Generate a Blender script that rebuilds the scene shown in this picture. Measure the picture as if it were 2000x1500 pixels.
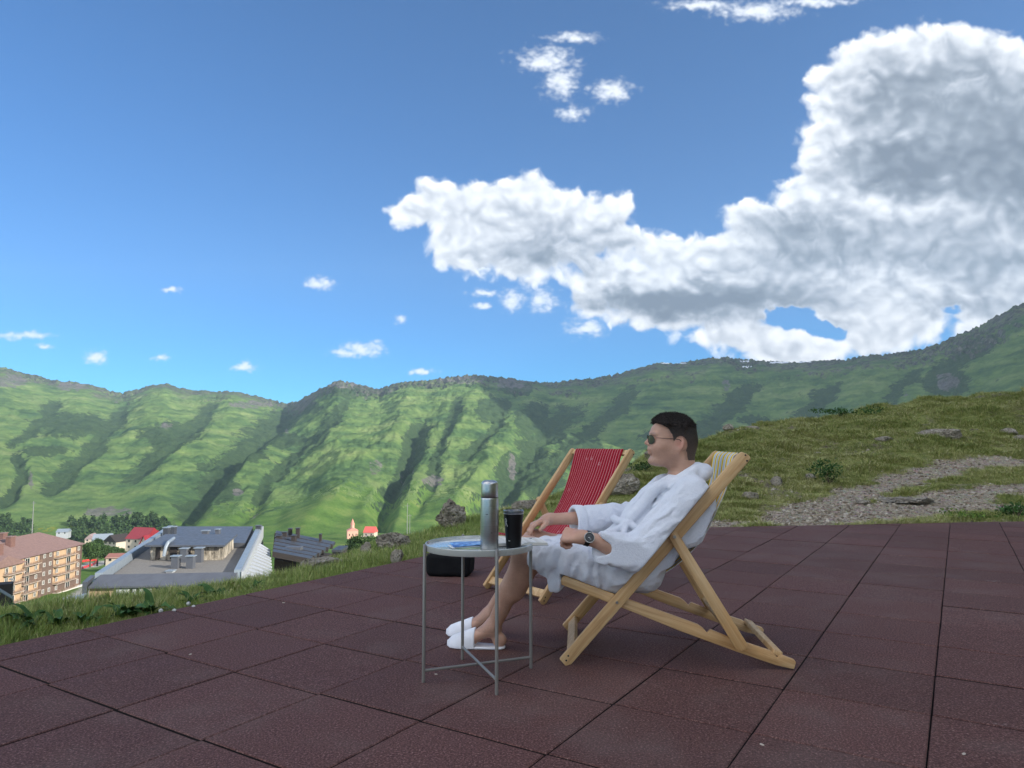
import bpy, math, random
import numpy as np
from mathutils import Vector, Matrix, Euler

for _o in list(bpy.data.objects):
    bpy.data.objects.remove(_o)
SC = bpy.context.scene
COL = SC.collection
RNG = np.random.default_rng(7)
random.seed(7)
R = math.radians

# ------------------------------------------------------------------ camera
F = 1385.0                       # focal length in pixels of the 2000 px wide photograph
CAMH = 0.96
PITCH = math.atan(115.0 / F)
cd = bpy.data.cameras.new('camera')
cam = bpy.data.objects.new('camera', cd)
COL.objects.link(cam)
cam.location = (0, 0, CAMH)
cam.rotation_euler = (math.pi / 2 + PITCH, 0, 0)
cd.sensor_width = 36.0
cd.lens = F / 2000.0 * 36.0
cd.clip_start = 0.05
cd.clip_end = 40000.0
SC.camera = cam

# ------------------------------------------------------------------ light
SUN_AZ = R(117)                  # clockwise from +Y
SUN_EL = R(22)
SUN_DIR = Vector((math.sin(SUN_AZ) * math.cos(SUN_EL), math.cos(SUN_AZ) * math.cos(SUN_EL), math.sin(SUN_EL)))
sl = bpy.data.lights.new('sun', 'SUN')
sl.energy = 5.0
sl.angle = R(0.53)
sl.color = (1.0, 0.93, 0.82)
sun = bpy.data.objects.new('sun', sl)
COL.objects.link(sun)
sun.rotation_euler = SUN_DIR.to_track_quat('Z', 'Y').to_euler()
sun.location = (60, -10, 60)

SC.view_settings.view_transform = 'Standard'
SC.view_settings.look = 'None'
SC.view_settings.gamma = 1.0
SC.view_settings.use_curve_mapping = False
SC.view_settings.exposure = 0.92
SKY_STRENGTH = 0.072
CLOUD_LIGHT = 0.70

# ------------------------------------------------------------------ projecting photo pixels into the place
CP, SP = math.cos(PITCH), math.sin(PITCH)
def ray(px, py):
    cx = (px - 1000.0) / F
    cz = (750.0 - py) / F
    return np.array([cx, CP - cz * SP, SP + cz * CP])
def P(px, py, Y):
    d = ray(px, py)
    t = Y / d[1]
    return np.array([d[0] * t, Y, CAMH + d[2] * t])
def G(px, py, z=0.0):
    d = ray(px, py)
    t = (z - CAMH) / d[2]
    return np.array([d[0] * t, d[1] * t, z])
def azel(px, py):
    d = ray(px, py)
    d = d / np.linalg.norm(d)
    return math.degrees(math.atan2(d[0], d[1])), math.degrees(math.asin(d[2]))
def az_of(px):
    return math.degrees(math.atan((px - 1000.0) / (F / CP * 1.0)))

# ------------------------------------------------------------------ node helpers
class NT:
    def __init__(s, tree):
        s.t = tree; s.n = tree.nodes; s.l = tree.links
    def node(s, typ, **kw):
        n = s.n.new(typ)
        for k, v in kw.items():
            setattr(n, k, v)
        return n
    def put(s, sock, v):
        if hasattr(v, 'is_output') or isinstance(v, bpy.types.NodeSocket):
            s.l.new(v, sock)
        elif isinstance(v, bpy.types.Node):
            s.l.new(v.outputs[0], sock)
        elif v is not None:
            sock.default_value = v
    def math(s, op, a, b=None, c=None, clamp=False):
        n = s.node('ShaderNodeMath', operation=op, use_clamp=clamp)
        s.put(n.inputs[0], a); s.put(n.inputs[1], b)
        if c is not None: s.put(n.inputs[2], c)
        return n.outputs[0]
    def vmath(s, op, a, b=None, c=None):
        n = s.node('ShaderNodeVectorMath', operation=op)
        s.put(n.inputs[0], a)
        if b is not None: s.put(n.inputs[1], b)
        if c is not None: s.put(n.inputs[2], c)
        return n.outputs['Value'] if op in ('LENGTH', 'DOT_PRODUCT', 'DISTANCE') else n.outputs[0]
    def noise(s, vec, scale, detail=4, rough=0.5, dist=0.0, lac=2.0, dims='3D', typ='FBM'):
        n = s.node('ShaderNodeTexNoise', noise_dimensions=dims)
        try: n.noise_type = typ
        except Exception: pass
        s.put(n.inputs['Vector'], vec)
        n.inputs['Scale'].default_value = scale
        n.inputs['Detail'].default_value = detail
        n.inputs['Roughness'].default_value = rough
        n.inputs['Lacunarity'].default_value = lac
        n.inputs['Distortion'].default_value = dist
        return n.outputs[0]
    def voro(s, vec, scale, feature='F1', detail=0.0, rough=0.5, smooth=1.0, out='Distance', rand=1.0):
        n = s.node('ShaderNodeTexVoronoi', feature=feature)
        s.put(n.inputs['Vector'], vec)
        n.inputs['Scale'].default_value = scale
        n.inputs['Randomness'].default_value = rand
        try:
            n.inputs['Detail'].default_value = detail
            n.inputs['Roughness'].default_value = rough
        except Exception: pass
        if feature == 'SMOOTH_F1': n.inputs['Smoothness'].default_value = smooth
        return n.outputs[out]
    def ramp(s, fac, stops, interp='LINEAR'):
        n = s.node('ShaderNodeValToRGB')
        n.color_ramp.interpolation = interp
        els = n.color_ramp.elements
        while len(els) < len(stops): els.new(0.5)
        for e, (p, c) in zip(els, stops):
            e.position = p
            if not hasattr(c, '__len__'): c = (c, c, c)
            e.color = (*c[:3], 1)
        s.put(n.inputs[0], fac)
        return n.outputs[0]
    def mr(s, v, a, b, c=0.0, d=1.0, mode='SMOOTHSTEP'):
        n = s.node('ShaderNodeMapRange', interpolation_type=mode)
        s.put(n.inputs['Value'], v)
        s.put(n.inputs['From Min'], a); s.put(n.inputs['From Max'], b)
        s.put(n.inputs['To Min'], c); s.put(n.inputs['To Max'], d)
        return n.outputs[0]
    def mix(s, fac, a, b, mode='MIX'):
        n = s.node('ShaderNodeMix', data_type='RGBA', blend_type=mode)
        s.put(n.inputs[0], fac)
        for sock, v in ((n.inputs[6], a), (n.inputs[7], b)):
            if isinstance(v, (tuple, list)): v = (*v[:3], 1)
            s.put(sock, v)
        return n.outputs[2]
    def attr(s, name):
        n = s.node('ShaderNodeAttribute', attribute_name=name)
        return n
    def bump(s, h, strength=0.5, dist=0.01, normal=None):
        n = s.node('ShaderNodeBump')
        n.inputs['Strength'].default_value = strength
        n.inputs['Distance'].default_value = dist
        s.put(n.inputs['Height'], h)
        if normal is not None: s.put(n.inputs['Normal'], normal)
        return n.outputs[0]

MATS = {}
def material(name, build):
    """build(nt) -> dict of principled inputs"""
    if name in MATS: return MATS[name]
    m = bpy.data.materials.new(name)
    m.use_nodes = True
    t = m.node_tree
    t.nodes.clear()
    nt = NT(t)
    out = nt.node('ShaderNodeOutputMaterial')
    bs = nt.node('ShaderNodeBsdfPrincipled')
    t.links.new(bs.outputs[0], out.inputs[0])
    d = build(nt) or {}
    for k, v in d.items():
        sock = bs.inputs[k]
        if isinstance(v, (tuple, list)) and len(v) == 3 and sock.type == 'RGBA': v = (*v, 1)
        nt.put(sock, v)
    MATS[name] = m
    return m
def plain(name, col, rough=0.7, metal=0.0, var=0.12, scale=6.0, bump=0.0, bscale=60.0, bdist=0.002, spec=None, coat=0.0):
    def b(nt):
        tc = nt.node('ShaderNodeTexCoord').outputs['Object']
        n = nt.noise(tc, scale, 5, 0.6)
        lo = tuple(c * (1 - var) for c in col); hi = tuple(min(1, c * (1 + var)) for c in col)
        d = {'Base Color': nt.ramp(n, [(0.3, lo), (0.7, hi)]),
             'Roughness': nt.mr(nt.noise(tc, scale * 2.3, 3), 0.3, 0.7, max(0, rough - .06), min(1, rough + .06)),
             'Metallic': metal}
        if spec is not None: d['Specular IOR Level'] = spec
        if coat: d['Coat Weight'] = coat
        if bump: d['Normal'] = nt.bump(nt.noise(tc, bscale, 3), bump, bdist)
        return d
    return material(name, b)

# ------------------------------------------------------------------ mesh helpers
def np_mesh(name, V, Fa, mat=None, smooth=False):
    """V (n,3), Fa (m,k) uniform polygon size"""
    V = np.ascontiguousarray(V, dtype=np.float32); Fa = np.ascontiguousarray(Fa, dtype=np.int32)
    me = bpy.data.meshes.new(name)
    me.vertices.add(len(V)); me.vertices.foreach_set('co', V.ravel())
    k = Fa.shape[1]
    me.loops.add(Fa.size); me.loops.foreach_set('vertex_index', Fa.ravel())
    me.polygons.add(len(Fa))
    me.polygons.foreach_set('loop_start', np.arange(0, Fa.size, k, dtype=np.int32))
    try: me.polygons.foreach_set('loop_total', np.full(len(Fa), k, dtype=np.int32))
    except Exception: pass
    me.update(calc_edges=True)
    me.polygons.foreach_set('use_smooth', np.full(len(Fa), smooth, dtype=bool))
    if mat is not None: me.materials.append(mat)
    me.validate()
    return me
def fattr(me, name, vals):
    a = me.attributes.new(name, 'FLOAT', 'POINT')
    a.data.foreach_set('value', np.ascontiguousarray(vals, dtype=np.float32))
def link(name, me, parent=None, loc=None, rot=None):
    o = bpy.data.objects.new(name, me)
    COL.objects.link(o)
    if parent is not None: o.parent = parent
    if loc is not None: o.location = loc
    if rot is not None: o.rotation_euler = rot
    return o
def thing(name, label, cat, loc=(0, 0, 0), rz=0.0, group=None, me=None):
    o = bpy.data.objects.new(name, me); COL.objects.link(o)
    o.location = tuple(float(c) for c in loc); o.rotation_euler = (0, 0, rz)
    o['label'] = label; o['category'] = cat
    if group: o['group'] = group
    return o
def struct(name, me, label=None):
    o = link(name, me); o['kind'] = 'structure'
    if label: o['label'] = label
    return o
def stuff(o, label=None, cat=None):
    o['kind'] = 'stuff'
    if label: o['label'] = label
    if cat: o['category'] = cat
    return o
def copy_thing(root, loc, rz, label, group=None, scale=None):
    r = root.copy(); COL.objects.link(r)
    r.location = tuple(float(c) for c in loc); r.rotation_euler = (0, 0, rz); r['label'] = label
    if scale is not None: r.scale = scale
    if group: r['group'] = group
    for ch in root.children:
        c = ch.copy(); COL.objects.link(c); c.parent = r
        for g in ch.children:
            d = g.copy(); COL.objects.link(d); d.parent = c
    return r

class MB:
    """collects mixed polygons"""
    def __init__(s): s.v = []; s.f = []
    def add(s, V, Fs):
        b = len(s.v)
        s.v.extend([tuple(map(float, p)) for p in V]); s.f.extend([tuple(b + i for i in f) for f in Fs]); return s
    def box(s, c, size, rz=0.0, M=None):
        hx, hy, hz = [a / 2 for a in size]
        pts = [(x, y, z) for z in (-hz, hz) for x, y in ((-hx, -hy), (hx, -hy), (hx, hy), (-hx, hy))]
        cr, sr = math.cos(rz), math.sin(rz)
        out = []
        for x, y, z in pts:
            if M is not None:
                q = M @ Vector((x, y, z)); x, y, z = q
            X, Y = x * cr - y * sr, x * sr + y * cr
            out.append((c[0] + X, c[1] + Y, c[2] + z))
        return s.add(out, [(3, 2, 1, 0), (4, 5, 6, 7), (0, 1, 5, 4), (1, 2, 6, 5), (2, 3, 7, 6), (3, 0, 4, 7)])
    def hexa(s, b4, t4):
        return s.add(list(b4) + list(t4), [(3, 2, 1, 0), (4, 5, 6, 7), (0, 1, 5, 4), (1, 2, 6, 5), (2, 3, 7, 6), (3, 0, 4, 7)])
    def prism(s, outline, axis_vec):
        n = len(outline); a = np.array(axis_vec, float)
        o = np.array(outline, float)
        V = np.vstack([o, o + a])
        fs = [tuple(range(n))[::-1], tuple(range(n, 2 * n))] + [(i, (i + 1) % n, n + (i + 1) % n, n + i) for i in range(n)]
        return s.add(V, fs)
    def tube(s, pts, r, n=8, cap=True):
        pts = [Vector([float(c) for c in p]) for p in pts]
        rs = r if hasattr(r, '__len__') else [r] * len(pts)
        V = []; fs = []
        up = None
        for i, p in enumerate(pts):
            if i == 0: t = pts[1] - pts[0]
            elif i == len(pts) - 1: t = pts[-1] - pts[-2]
            else: t = (pts[i + 1] - pts[i - 1])
            t.normalize()
            if up is None:
                up = Vector((0, 0, 1)) if abs(t.z) < .9 else Vector((1, 0, 0))
            u = up - t * up.dot(t); u.normalize(); w = t.cross(u); up = u
            for k in range(n):
                a = 2 * math.pi * k / n
                V.append(p + (u * math.cos(a) + w * math.sin(a)) * rs[i])
        for i in range(len(pts) - 1):
            for k in range(n):
                k2 = (k + 1) % n
                fs.append((i * n + k, i * n + k2, (i + 1) * n + k2, (i + 1) * n + k))
        if cap:
            fs.append(tuple(range(n))[::-1]); b = (len(pts) - 1) * n; fs.append(tuple(range(b, b + n)))
        return s.add(V, fs)
    def lathe(s, prof, c=(0, 0, 0), n=32):
        V = []; fs = []
        for r, z in prof:
            for k in range(n):
                a = 2 * math.pi * k / n
                V.append((c[0] + r * math.cos(a), c[1] + r * math.sin(a), c[2] + z))
        for i in range(len(prof) - 1):
            for k in range(n):
                k2 = (k + 1) % n
                fs.append((i * n + k, i * n + k2, (i + 1) * n + k2, (i + 1) * n + k))
        fs.append(tuple(range(n))[::-1]); b = (len(prof) - 1) * n; fs.append(tuple(range(b, b + n)))
        return s.add(V, fs)
    def mesh(s, name, mat=None, smooth=False, bevel=0.0, seg=2):
        me = bpy.data.meshes.new(name)
        me.from_pydata(s.v, [], s.f)
        if bevel:
            import bmesh
            bm = bmesh.new(); bm.from_mesh(me)
            bmesh.ops.bevel(bm, geom=[e for e in bm.edges], offset=bevel, segments=seg, affect='EDGES', profile=0.5, clamp_overlap=True)
            bm.to_mesh(me); bm.free()
        if smooth is True or bevel:
            me.polygons.foreach_set('use_smooth', np.ones(len(me.polygons), dtype=bool))
        if isinstance(smooth, (int, float)) and not isinstance(smooth, bool):
            me.polygons.foreach_set('use_smooth', np.ones(len(me.polygons), dtype=bool))
            try: me.set_sharp_from_angle(angle=R(smooth))
            except Exception: pass
        elif bevel:
            try: me.set_sharp_from_angle(angle=R(50))
            except Exception: pass
        if mat is not None: me.materials.append(mat)
        me.update()
        return me

# ------------------------------------------------------------------ numpy noise
_rp = np.random.default_rng(3)
_PERM = _rp.permutation(4096).astype(np.int64)
def _h(ix, iy, iz):
    return _PERM[(_PERM[(_PERM[ix & 4095] + iy) & 4095] + iz) & 4095]
_G3 = _rp.normal(size=(4096, 3)); _G3 /= np.linalg.norm(_G3, axis=1)[:, None]
_G2 = _rp.uniform(0, 2 * math.pi, 4096); _G2 = np.stack([np.cos(_G2), np.sin(_G2)], 1)
def perlin2(x, y, seed=0):
    xi = np.floor(x).astype(np.int64); yi = np.floor(y).astype(np.int64)
    xf = x - xi; yf = y - yi
    u = xf * xf * xf * (xf * (xf * 6 - 15) + 10); v = yf * yf * yf * (yf * (yf * 6 - 15) + 10)
    def g(dx, dy):
        k = _G2[_h(xi + dx, yi + dy, np.int64(seed * 17 + 5))]
        return k[..., 0] * (xf - dx) + k[..., 1] * (yf - dy)
    a = g(0, 0) * (1 - u) + g(1, 0) * u
    b = g(0, 1) * (1 - u) + g(1, 1) * u
    return (a * (1 - v) + b * v) * 1.5
def fbm2(x, y, o=4, seed=0, gain=.5):
    s = 0; a = 1; n = 0
    for i in range(o):
        s = s + a * perlin2(x * 2 ** i + 13.7 * i, y * 2 ** i - 7.1 * i, seed + i); n += a; a *= gain
    return s / n
def ridged2(x, y, o=4, seed=0, gain=.5):
    s = 0; a = 1; n = 0
    for i in range(o):
        s = s + a * (1 - np.abs(perlin2(x * 2 ** i + 3.7 * i, y * 2 ** i - 9.1 * i, seed + i)) * 1.6); n += a; a *= gain
    return s / n
def perlin3(x, y, z, seed=0):
    xi = np.floor(x).astype(np.int64); yi = np.floor(y).astype(np.int64); zi = np.floor(z).astype(np.int64)
    xf = x - xi; yf = y - yi; zf = z - zi
    w = [t * t * t * (t * (t * 6 - 15) + 10) for t in (xf, yf, zf)]
    r = 0
    for dx in (0, 1):
        for dy in (0, 1):
            for dz in (0, 1):
                k = _G3[_h(xi + dx, yi + dy, zi + dz + seed * 31)]
                g = k[..., 0] * (xf - dx) + k[..., 1] * (yf - dy) + k[..., 2] * (zf - dz)
                r = r + g * (w[0] if dx else 1 - w[0]) * (w[1] if dy else 1 - w[1]) * (w[2] if dz else 1 - w[2])
    return r * 1.4
def fbm3(x, y, z, o=4, seed=0, gain=.5):
    s = 0; a = 1; n = 0
    for i in range(o):
        s = s + a * perlin3(x * 2 ** i + 5.3 * i, y * 2 ** i, z * 2 ** i, seed + i); n += a; a *= gain
    return s / n
def sstep(a, b, x):
    t = np.clip((x - a) / (b - a), 0, 1); return t * t * (3 - 2 * t)

# ------------------------------------------------------------------ implicit surfaces (surface nets)
def surface_nets(f, org, h):
    nx, ny, nz = f.shape
    acc = np.zeros((nx - 1, ny - 1, nz - 1, 3), dtype=np.float32); cnt = np.zeros((nx - 1, ny - 1, nz - 1), dtype=np.float32)
    s = f < 0
    def sl_(off):
        return tuple(slice(o, (n - 1) + o) for o, n in zip(off, (nx, ny, nz)))
    for ax in range(3):
        o1, o2 = [a for a in range(3) if a != ax]
        for a in (0, 1):
            for b in (0, 1):
                p0 = [0, 0, 0]; p0[o1] = a; p0[o2] = b
                p1 = list(p0); p1[ax] = 1
                f0 = f[sl_(p0)]; f1 = f[sl_(p1)]
                m = s[sl_(p0)] != s[sl_(p1)]
                t = np.where(m, f0 / np.where(m, f0 - f1, 1), 0)
                for c in range(3):
                    acc[..., c] += (t if c == ax else p0[c]) * m
                cnt += m
    act = cnt > 0
    idx = np.full(cnt.shape, -1, dtype=np.int64)
    ii = np.argwhere(act)
    idx[act] = np.arange(len(ii))
    V = (ii + acc[act] / cnt[act][:, None]) * h + np.array(org)
    Q = []
    for ax in range(3):
        o1, o2 = (ax + 1) % 3, (ax + 2) % 3
        a = [slice(None)] * 3; b = [slice(None)] * 3
        a[ax] = slice(0, -1); b[ax] = slice(1, None)
        for o in (o1, o2):
            a[o] = slice(1, -1); b[o] = slice(1, -1)
        s0 = s[tuple(a)]; s1 = s[tuple(b)]
        e = np.argwhere(s0 != s1)
        if not len(e): continue
        flip = s0[tuple(e.T)]
        base = e.copy(); base[:, o1] += 1; base[:, o2] += 1
        def cell(d1, d2):
            c = base.copy(); c[:, o1] += d1; c[:, o2] += d2
            return idx[tuple(c.T)]
        q = np.stack([cell(-1, -1), cell(0, -1), cell(0, 0), cell(-1, 0)], 1)
        q[~flip] = q[~flip][:, ::-1]
        Q.append(q)
    return V, np.vstack(Q)
def grid(lo, hi, h):
    ax = [np.arange(lo[i], hi[i] + h, h, dtype=np.float32) for i in range(3)]
    X, Y, Z = np.meshgrid(*ax, indexing='ij')
    return X, Y, Z
def smin(a, b, k):
    h = np.maximum(k - np.abs(a - b), 0) / k
    return np.minimum(a, b) - h * h * k * .25
def smax(a, b, k): return -smin(-a, -b, k)
def cap_sdf(X, Y, Z, a, b, r1, r2, sy=1.0):
    ax, ay, az = a; bx, by, bz = b
    dx, dy, dz = bx - ax, (by - ay) / sy, bz - az
    px, py, pz = X - ax, (Y - ay) / sy, Z - az
    L = dx * dx + dy * dy + dz * dz + 1e-9
    t = np.clip((px * dx + py * dy + pz * dz) / L, 0, 1)
    return np.sqrt((px - dx * t) ** 2 + (py - dy * t) ** 2 + (pz - dz * t) ** 2) - (r1 + (r2 - r1) * t)
def ell_sdf(X, Y, Z, c, r):
    q = np.sqrt(((X - c[0]) / r[0]) ** 2 + ((Y - c[1]) / r[1]) ** 2 + ((Z - c[2]) / r[2]) ** 2)
    return (q - 1) * min(r)
# ------------------------------------------------------------------ sky: Nishita sky with computed cumulus
W = bpy.data.worlds.new('World'); SC.world = W; W.use_nodes = True
W.node_tree.nodes.clear()
SKY_TINT = (0.30, 0.84, 1.30)
BLOBS = [
 (805,415,42,30),(860,405,60,45),(915,425,70,60),(1020,395,72,52),(960,420,70,62),(1085,425,92,62),(1160,440,84,62),(1215,472,50,36),(890,480,62,50),(930,505,40,35),
 (1040,490,120,58),(1285,495,62,44),(1375,505,105,55),(1200,550,100,60),(1300,580,160,62),(1430,570,160,76),(1560,540,150,95),(1150,595,50,30),
 (1462,425,50,40),(1530,455,95,62),(1570,402,50,42),(1640,360,100,75),(1600,300,40,50),
 (1645,155,62,52),(1628,225,52,85),(1700,110,55,46),(1780,135,130,76),(1880,110,105,56),(1975,150,110,66),(1740,260,160,140),(1900,300,200,180),
 (1740,430,220,115),(1940,480,190,160),(1790,560,210,66),(2160,240,180,210),(2200,520,220,190),(2420,380,220,260),(2650,500,260,200),
 (1440,650,110,34),(1545,672,120,40),(1700,640,130,56),(1790,634,62,42),(1660,585,120,55),(1955,600,120,36),(1900,640,50,22),
]
SMALL = [
 (1065,118,66,30),(1095,158,40,42),(1120,74,60,13),(1195,178,48,26),(1118,222,34,18),
 (708,682,52,18),(680,688,40,12),(622,553,36,14),(476,717,29,11),(785,623,17,10),(316,698,26,7),(188,699,28,17),(45,655,66,9),(826,726,32,6),(86,677,18,9),
 (938,524,34,22),(1001,586,30,24),(1058,586,36,28),(945,571,34,9),(1146,641,50,19),(337,565,24,7),(943,598,18,8),
 (1370,10,84,13),(1480,22,98,22),(1590,3,94,12),
]
GREY = [  # undersides and shaded cores: x, y, rx, ry, darkness
 (1080,500,110,34,.42),(1200,470,40,26,.22),(1240,590,150,26,.55),(1420,590,190,40,.5),(1560,450,110,40,.42),(1760,330,120,46,.55),(1880,190,150,90,.36),
 (1720,190,90,70,.26),(1950,320,150,90,.4),(1620,510,160,30,.3),(1900,520,130,36,.28),(1900,600,90,20,.25),(2150,350,180,180,.45),(2400,450,260,220,.4),(1050,440,60,30,.12),
 (1800,460,160,34,.22),(1540,610,70,20,.2),
]
def cloud_field(px, py):
    w1 = fbm2(px / 110, py / 110, 3, 1); w2 = fbm2(px / 110 + 40, py / 110, 3, 2)
    v1 = fbm2(px / 26, py / 26, 3, 3); v2 = fbm2(px / 26 + 9, py / 26, 3, 4)
    X = px + 30 * w1 + 9 * v1; Y = py + 26 * w2 + 8 * v2
    T = np.full(px.shape, -3.0)
    for (x, y, rx, ry) in BLOBS:
        q = 1 - np.sqrt(((X - x) / rx) ** 2 + ((Y - y) / ry) ** 2)
        q = q * math.sqrt(min(rx, ry) / 60.0)
        h = np.maximum(.22 - np.abs(T - q), 0) / .22
        T = np.maximum(T, q) + h * h * .055
    for (x, y, rx, ry) in ((1560, 630, 46, 20), (1610, 648, 30, 14), (1855, 603, 34, 9), (1530, 615, 40, 14), (1640, 655, 22, 10)):
        T = T - (.72 + 1.3 * w1 * .6 + .9 * v2) * (1 - sstep(.0, 1.5, np.sqrt(((X - x) / rx) ** 2 + ((Y - y) / ry) ** 2)))
    # billows: rounded tops, sharp creases
    b = 0; a = 1.0; tot = 0
    for i, s in enumerate((74, 38, 19, 9.5, 5)):
        b = b + a * np.abs(perlin2(X / s + 7 * i, Y / s, 20 + i)) * 1.7; tot += a; a *= .50
    b = b / tot
    D = T * 1.25 + .60 * (b - .31)
    fz = fbm2(px / 22, py / 22, 4, 9, .55)
    D = D + .10 * fz
    xs = px + 12 * v1; ys = py + 7 * v2
    T2 = np.full(px.shape, -3.0)
    for (x, y, rx, ry) in SMALL:
        T2 = np.maximum(T2, 1 - np.sqrt(((xs - x) / rx) ** 2 + ((ys - y) / ry) ** 2))
    D2 = 1.15 * T2 + .30 * (np.abs(perlin2(px / 15, py / 11, 33)) * 1.5 - .3) + .75 * fbm2(px / 26, py / 15, 5, 12, .6)
    D2 = np.where(T2 > -.5, D2, -1)
    return T, b, D, D2, T2
def cloud_image(name, px, py):
    T, b, D, D2, T2 = cloud_field(px, py)
    step = abs(px[0, 1] - px[0, 0])
    bb = fbm2(px / 40 + .2 * b, py / 34, 5, 77, .62)
    H = np.clip(T, 0, 1.5) ** .7 * 52 + b * 60 + bb * 9
    def blur(a, k):
        for ax in (0, 1):
            c = np.cumsum(np.pad(a, [(k + 1, k) if i == ax else (0, 0) for i in (0, 1)], mode='edge'), axis=ax)
            sl0 = [slice(None)] * 2; sl1 = [slice(None)] * 2
            sl0[ax] = slice(2 * k + 1, None); sl1[ax] = slice(0, -(2 * k + 1))
            a = (c[tuple(sl0)] - c[tuple(sl1)]) / (2 * k + 1)
        return a
    H = blur(H, 3)
    gy, gx = np.gradient(H, axis=(0, 1))
    gx = gx / step; gy = gy / step                                    # rows go up
    nz = 1.0 / np.sqrt((gx ** 2 + gy ** 2) * .55 + 1)
    lam = (-gx * .10 - gy * .62 + .62) * nz
    Hs = blur(H, 14)
    occ = np.clip((H - Hs) / 10.0, -1, 1)                             # creases darker, lobes lighter
    wx = fbm2(px / 70, py / 45, 4, 41) * 70; wy = fbm2(px / 70 + 5, py / 45, 4, 42) * 46
    grey = np.zeros(px.shape)
    for (x, y, rx, ry, k) in GREY:
        q = np.sqrt(((px + wx - x) / rx) ** 2 + ((py + wy - y) / ry) ** 2)
        grey = 1 - (1 - grey) * (1 - k * (1 - sstep(.1, 1.7, q)))
    thick = sstep(.02, .9, D)
    L = 1.03 - .17 * thick - grey * (.30 + .75 * thick) * 1.10 - .06 + (.17 + .03 * grey) * (np.clip(lam, 0, 1.2) - .62) + .10 * occ + .05 * bb * thick
    L = np.clip(L, .12, 1.06)
    xs = [.1, .4, .6, .8, 1.0, 1.06]
    rgb = np.stack([np.interp(L, xs, c) for c in ((.14, .25, .42, .66, .96, 1.08), (.165, .285, .455, .69, .97, 1.08), (.21, .34, .52, .74, .99, 1.08))], -1)
    al = sstep(-.06, .34, D)
    a2 = sstep(-.15, 1.25, D2) * .88
    r2 = np.stack([np.full(px.shape, c) for c in (.90, .93, .97)], -1) * (.80 + .2 * sstep(.1, .8, D2))[..., None]
    use2 = a2 > al
    al = np.where(use2, a2, al)
    rgb = np.where(use2[..., None], r2, rgb)
    img = bpy.data.images.new(name, px.shape[1], px.shape[0], alpha=True, float_buffer=True)
    img.colorspace_settings.name = 'Non-Color'
    img.alpha_mode = 'CHANNEL_PACKED'
    buf = np.concatenate([rgb, al[..., None]], -1).astype(np.float32)
    img.pixels.foreach_set(buf.ravel())
    img.update()
    img.pack() if False else None
    return img
AZ0, AZ1, EL0, EL1 = -42.0, 48.0, -1.0, 41.0
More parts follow.
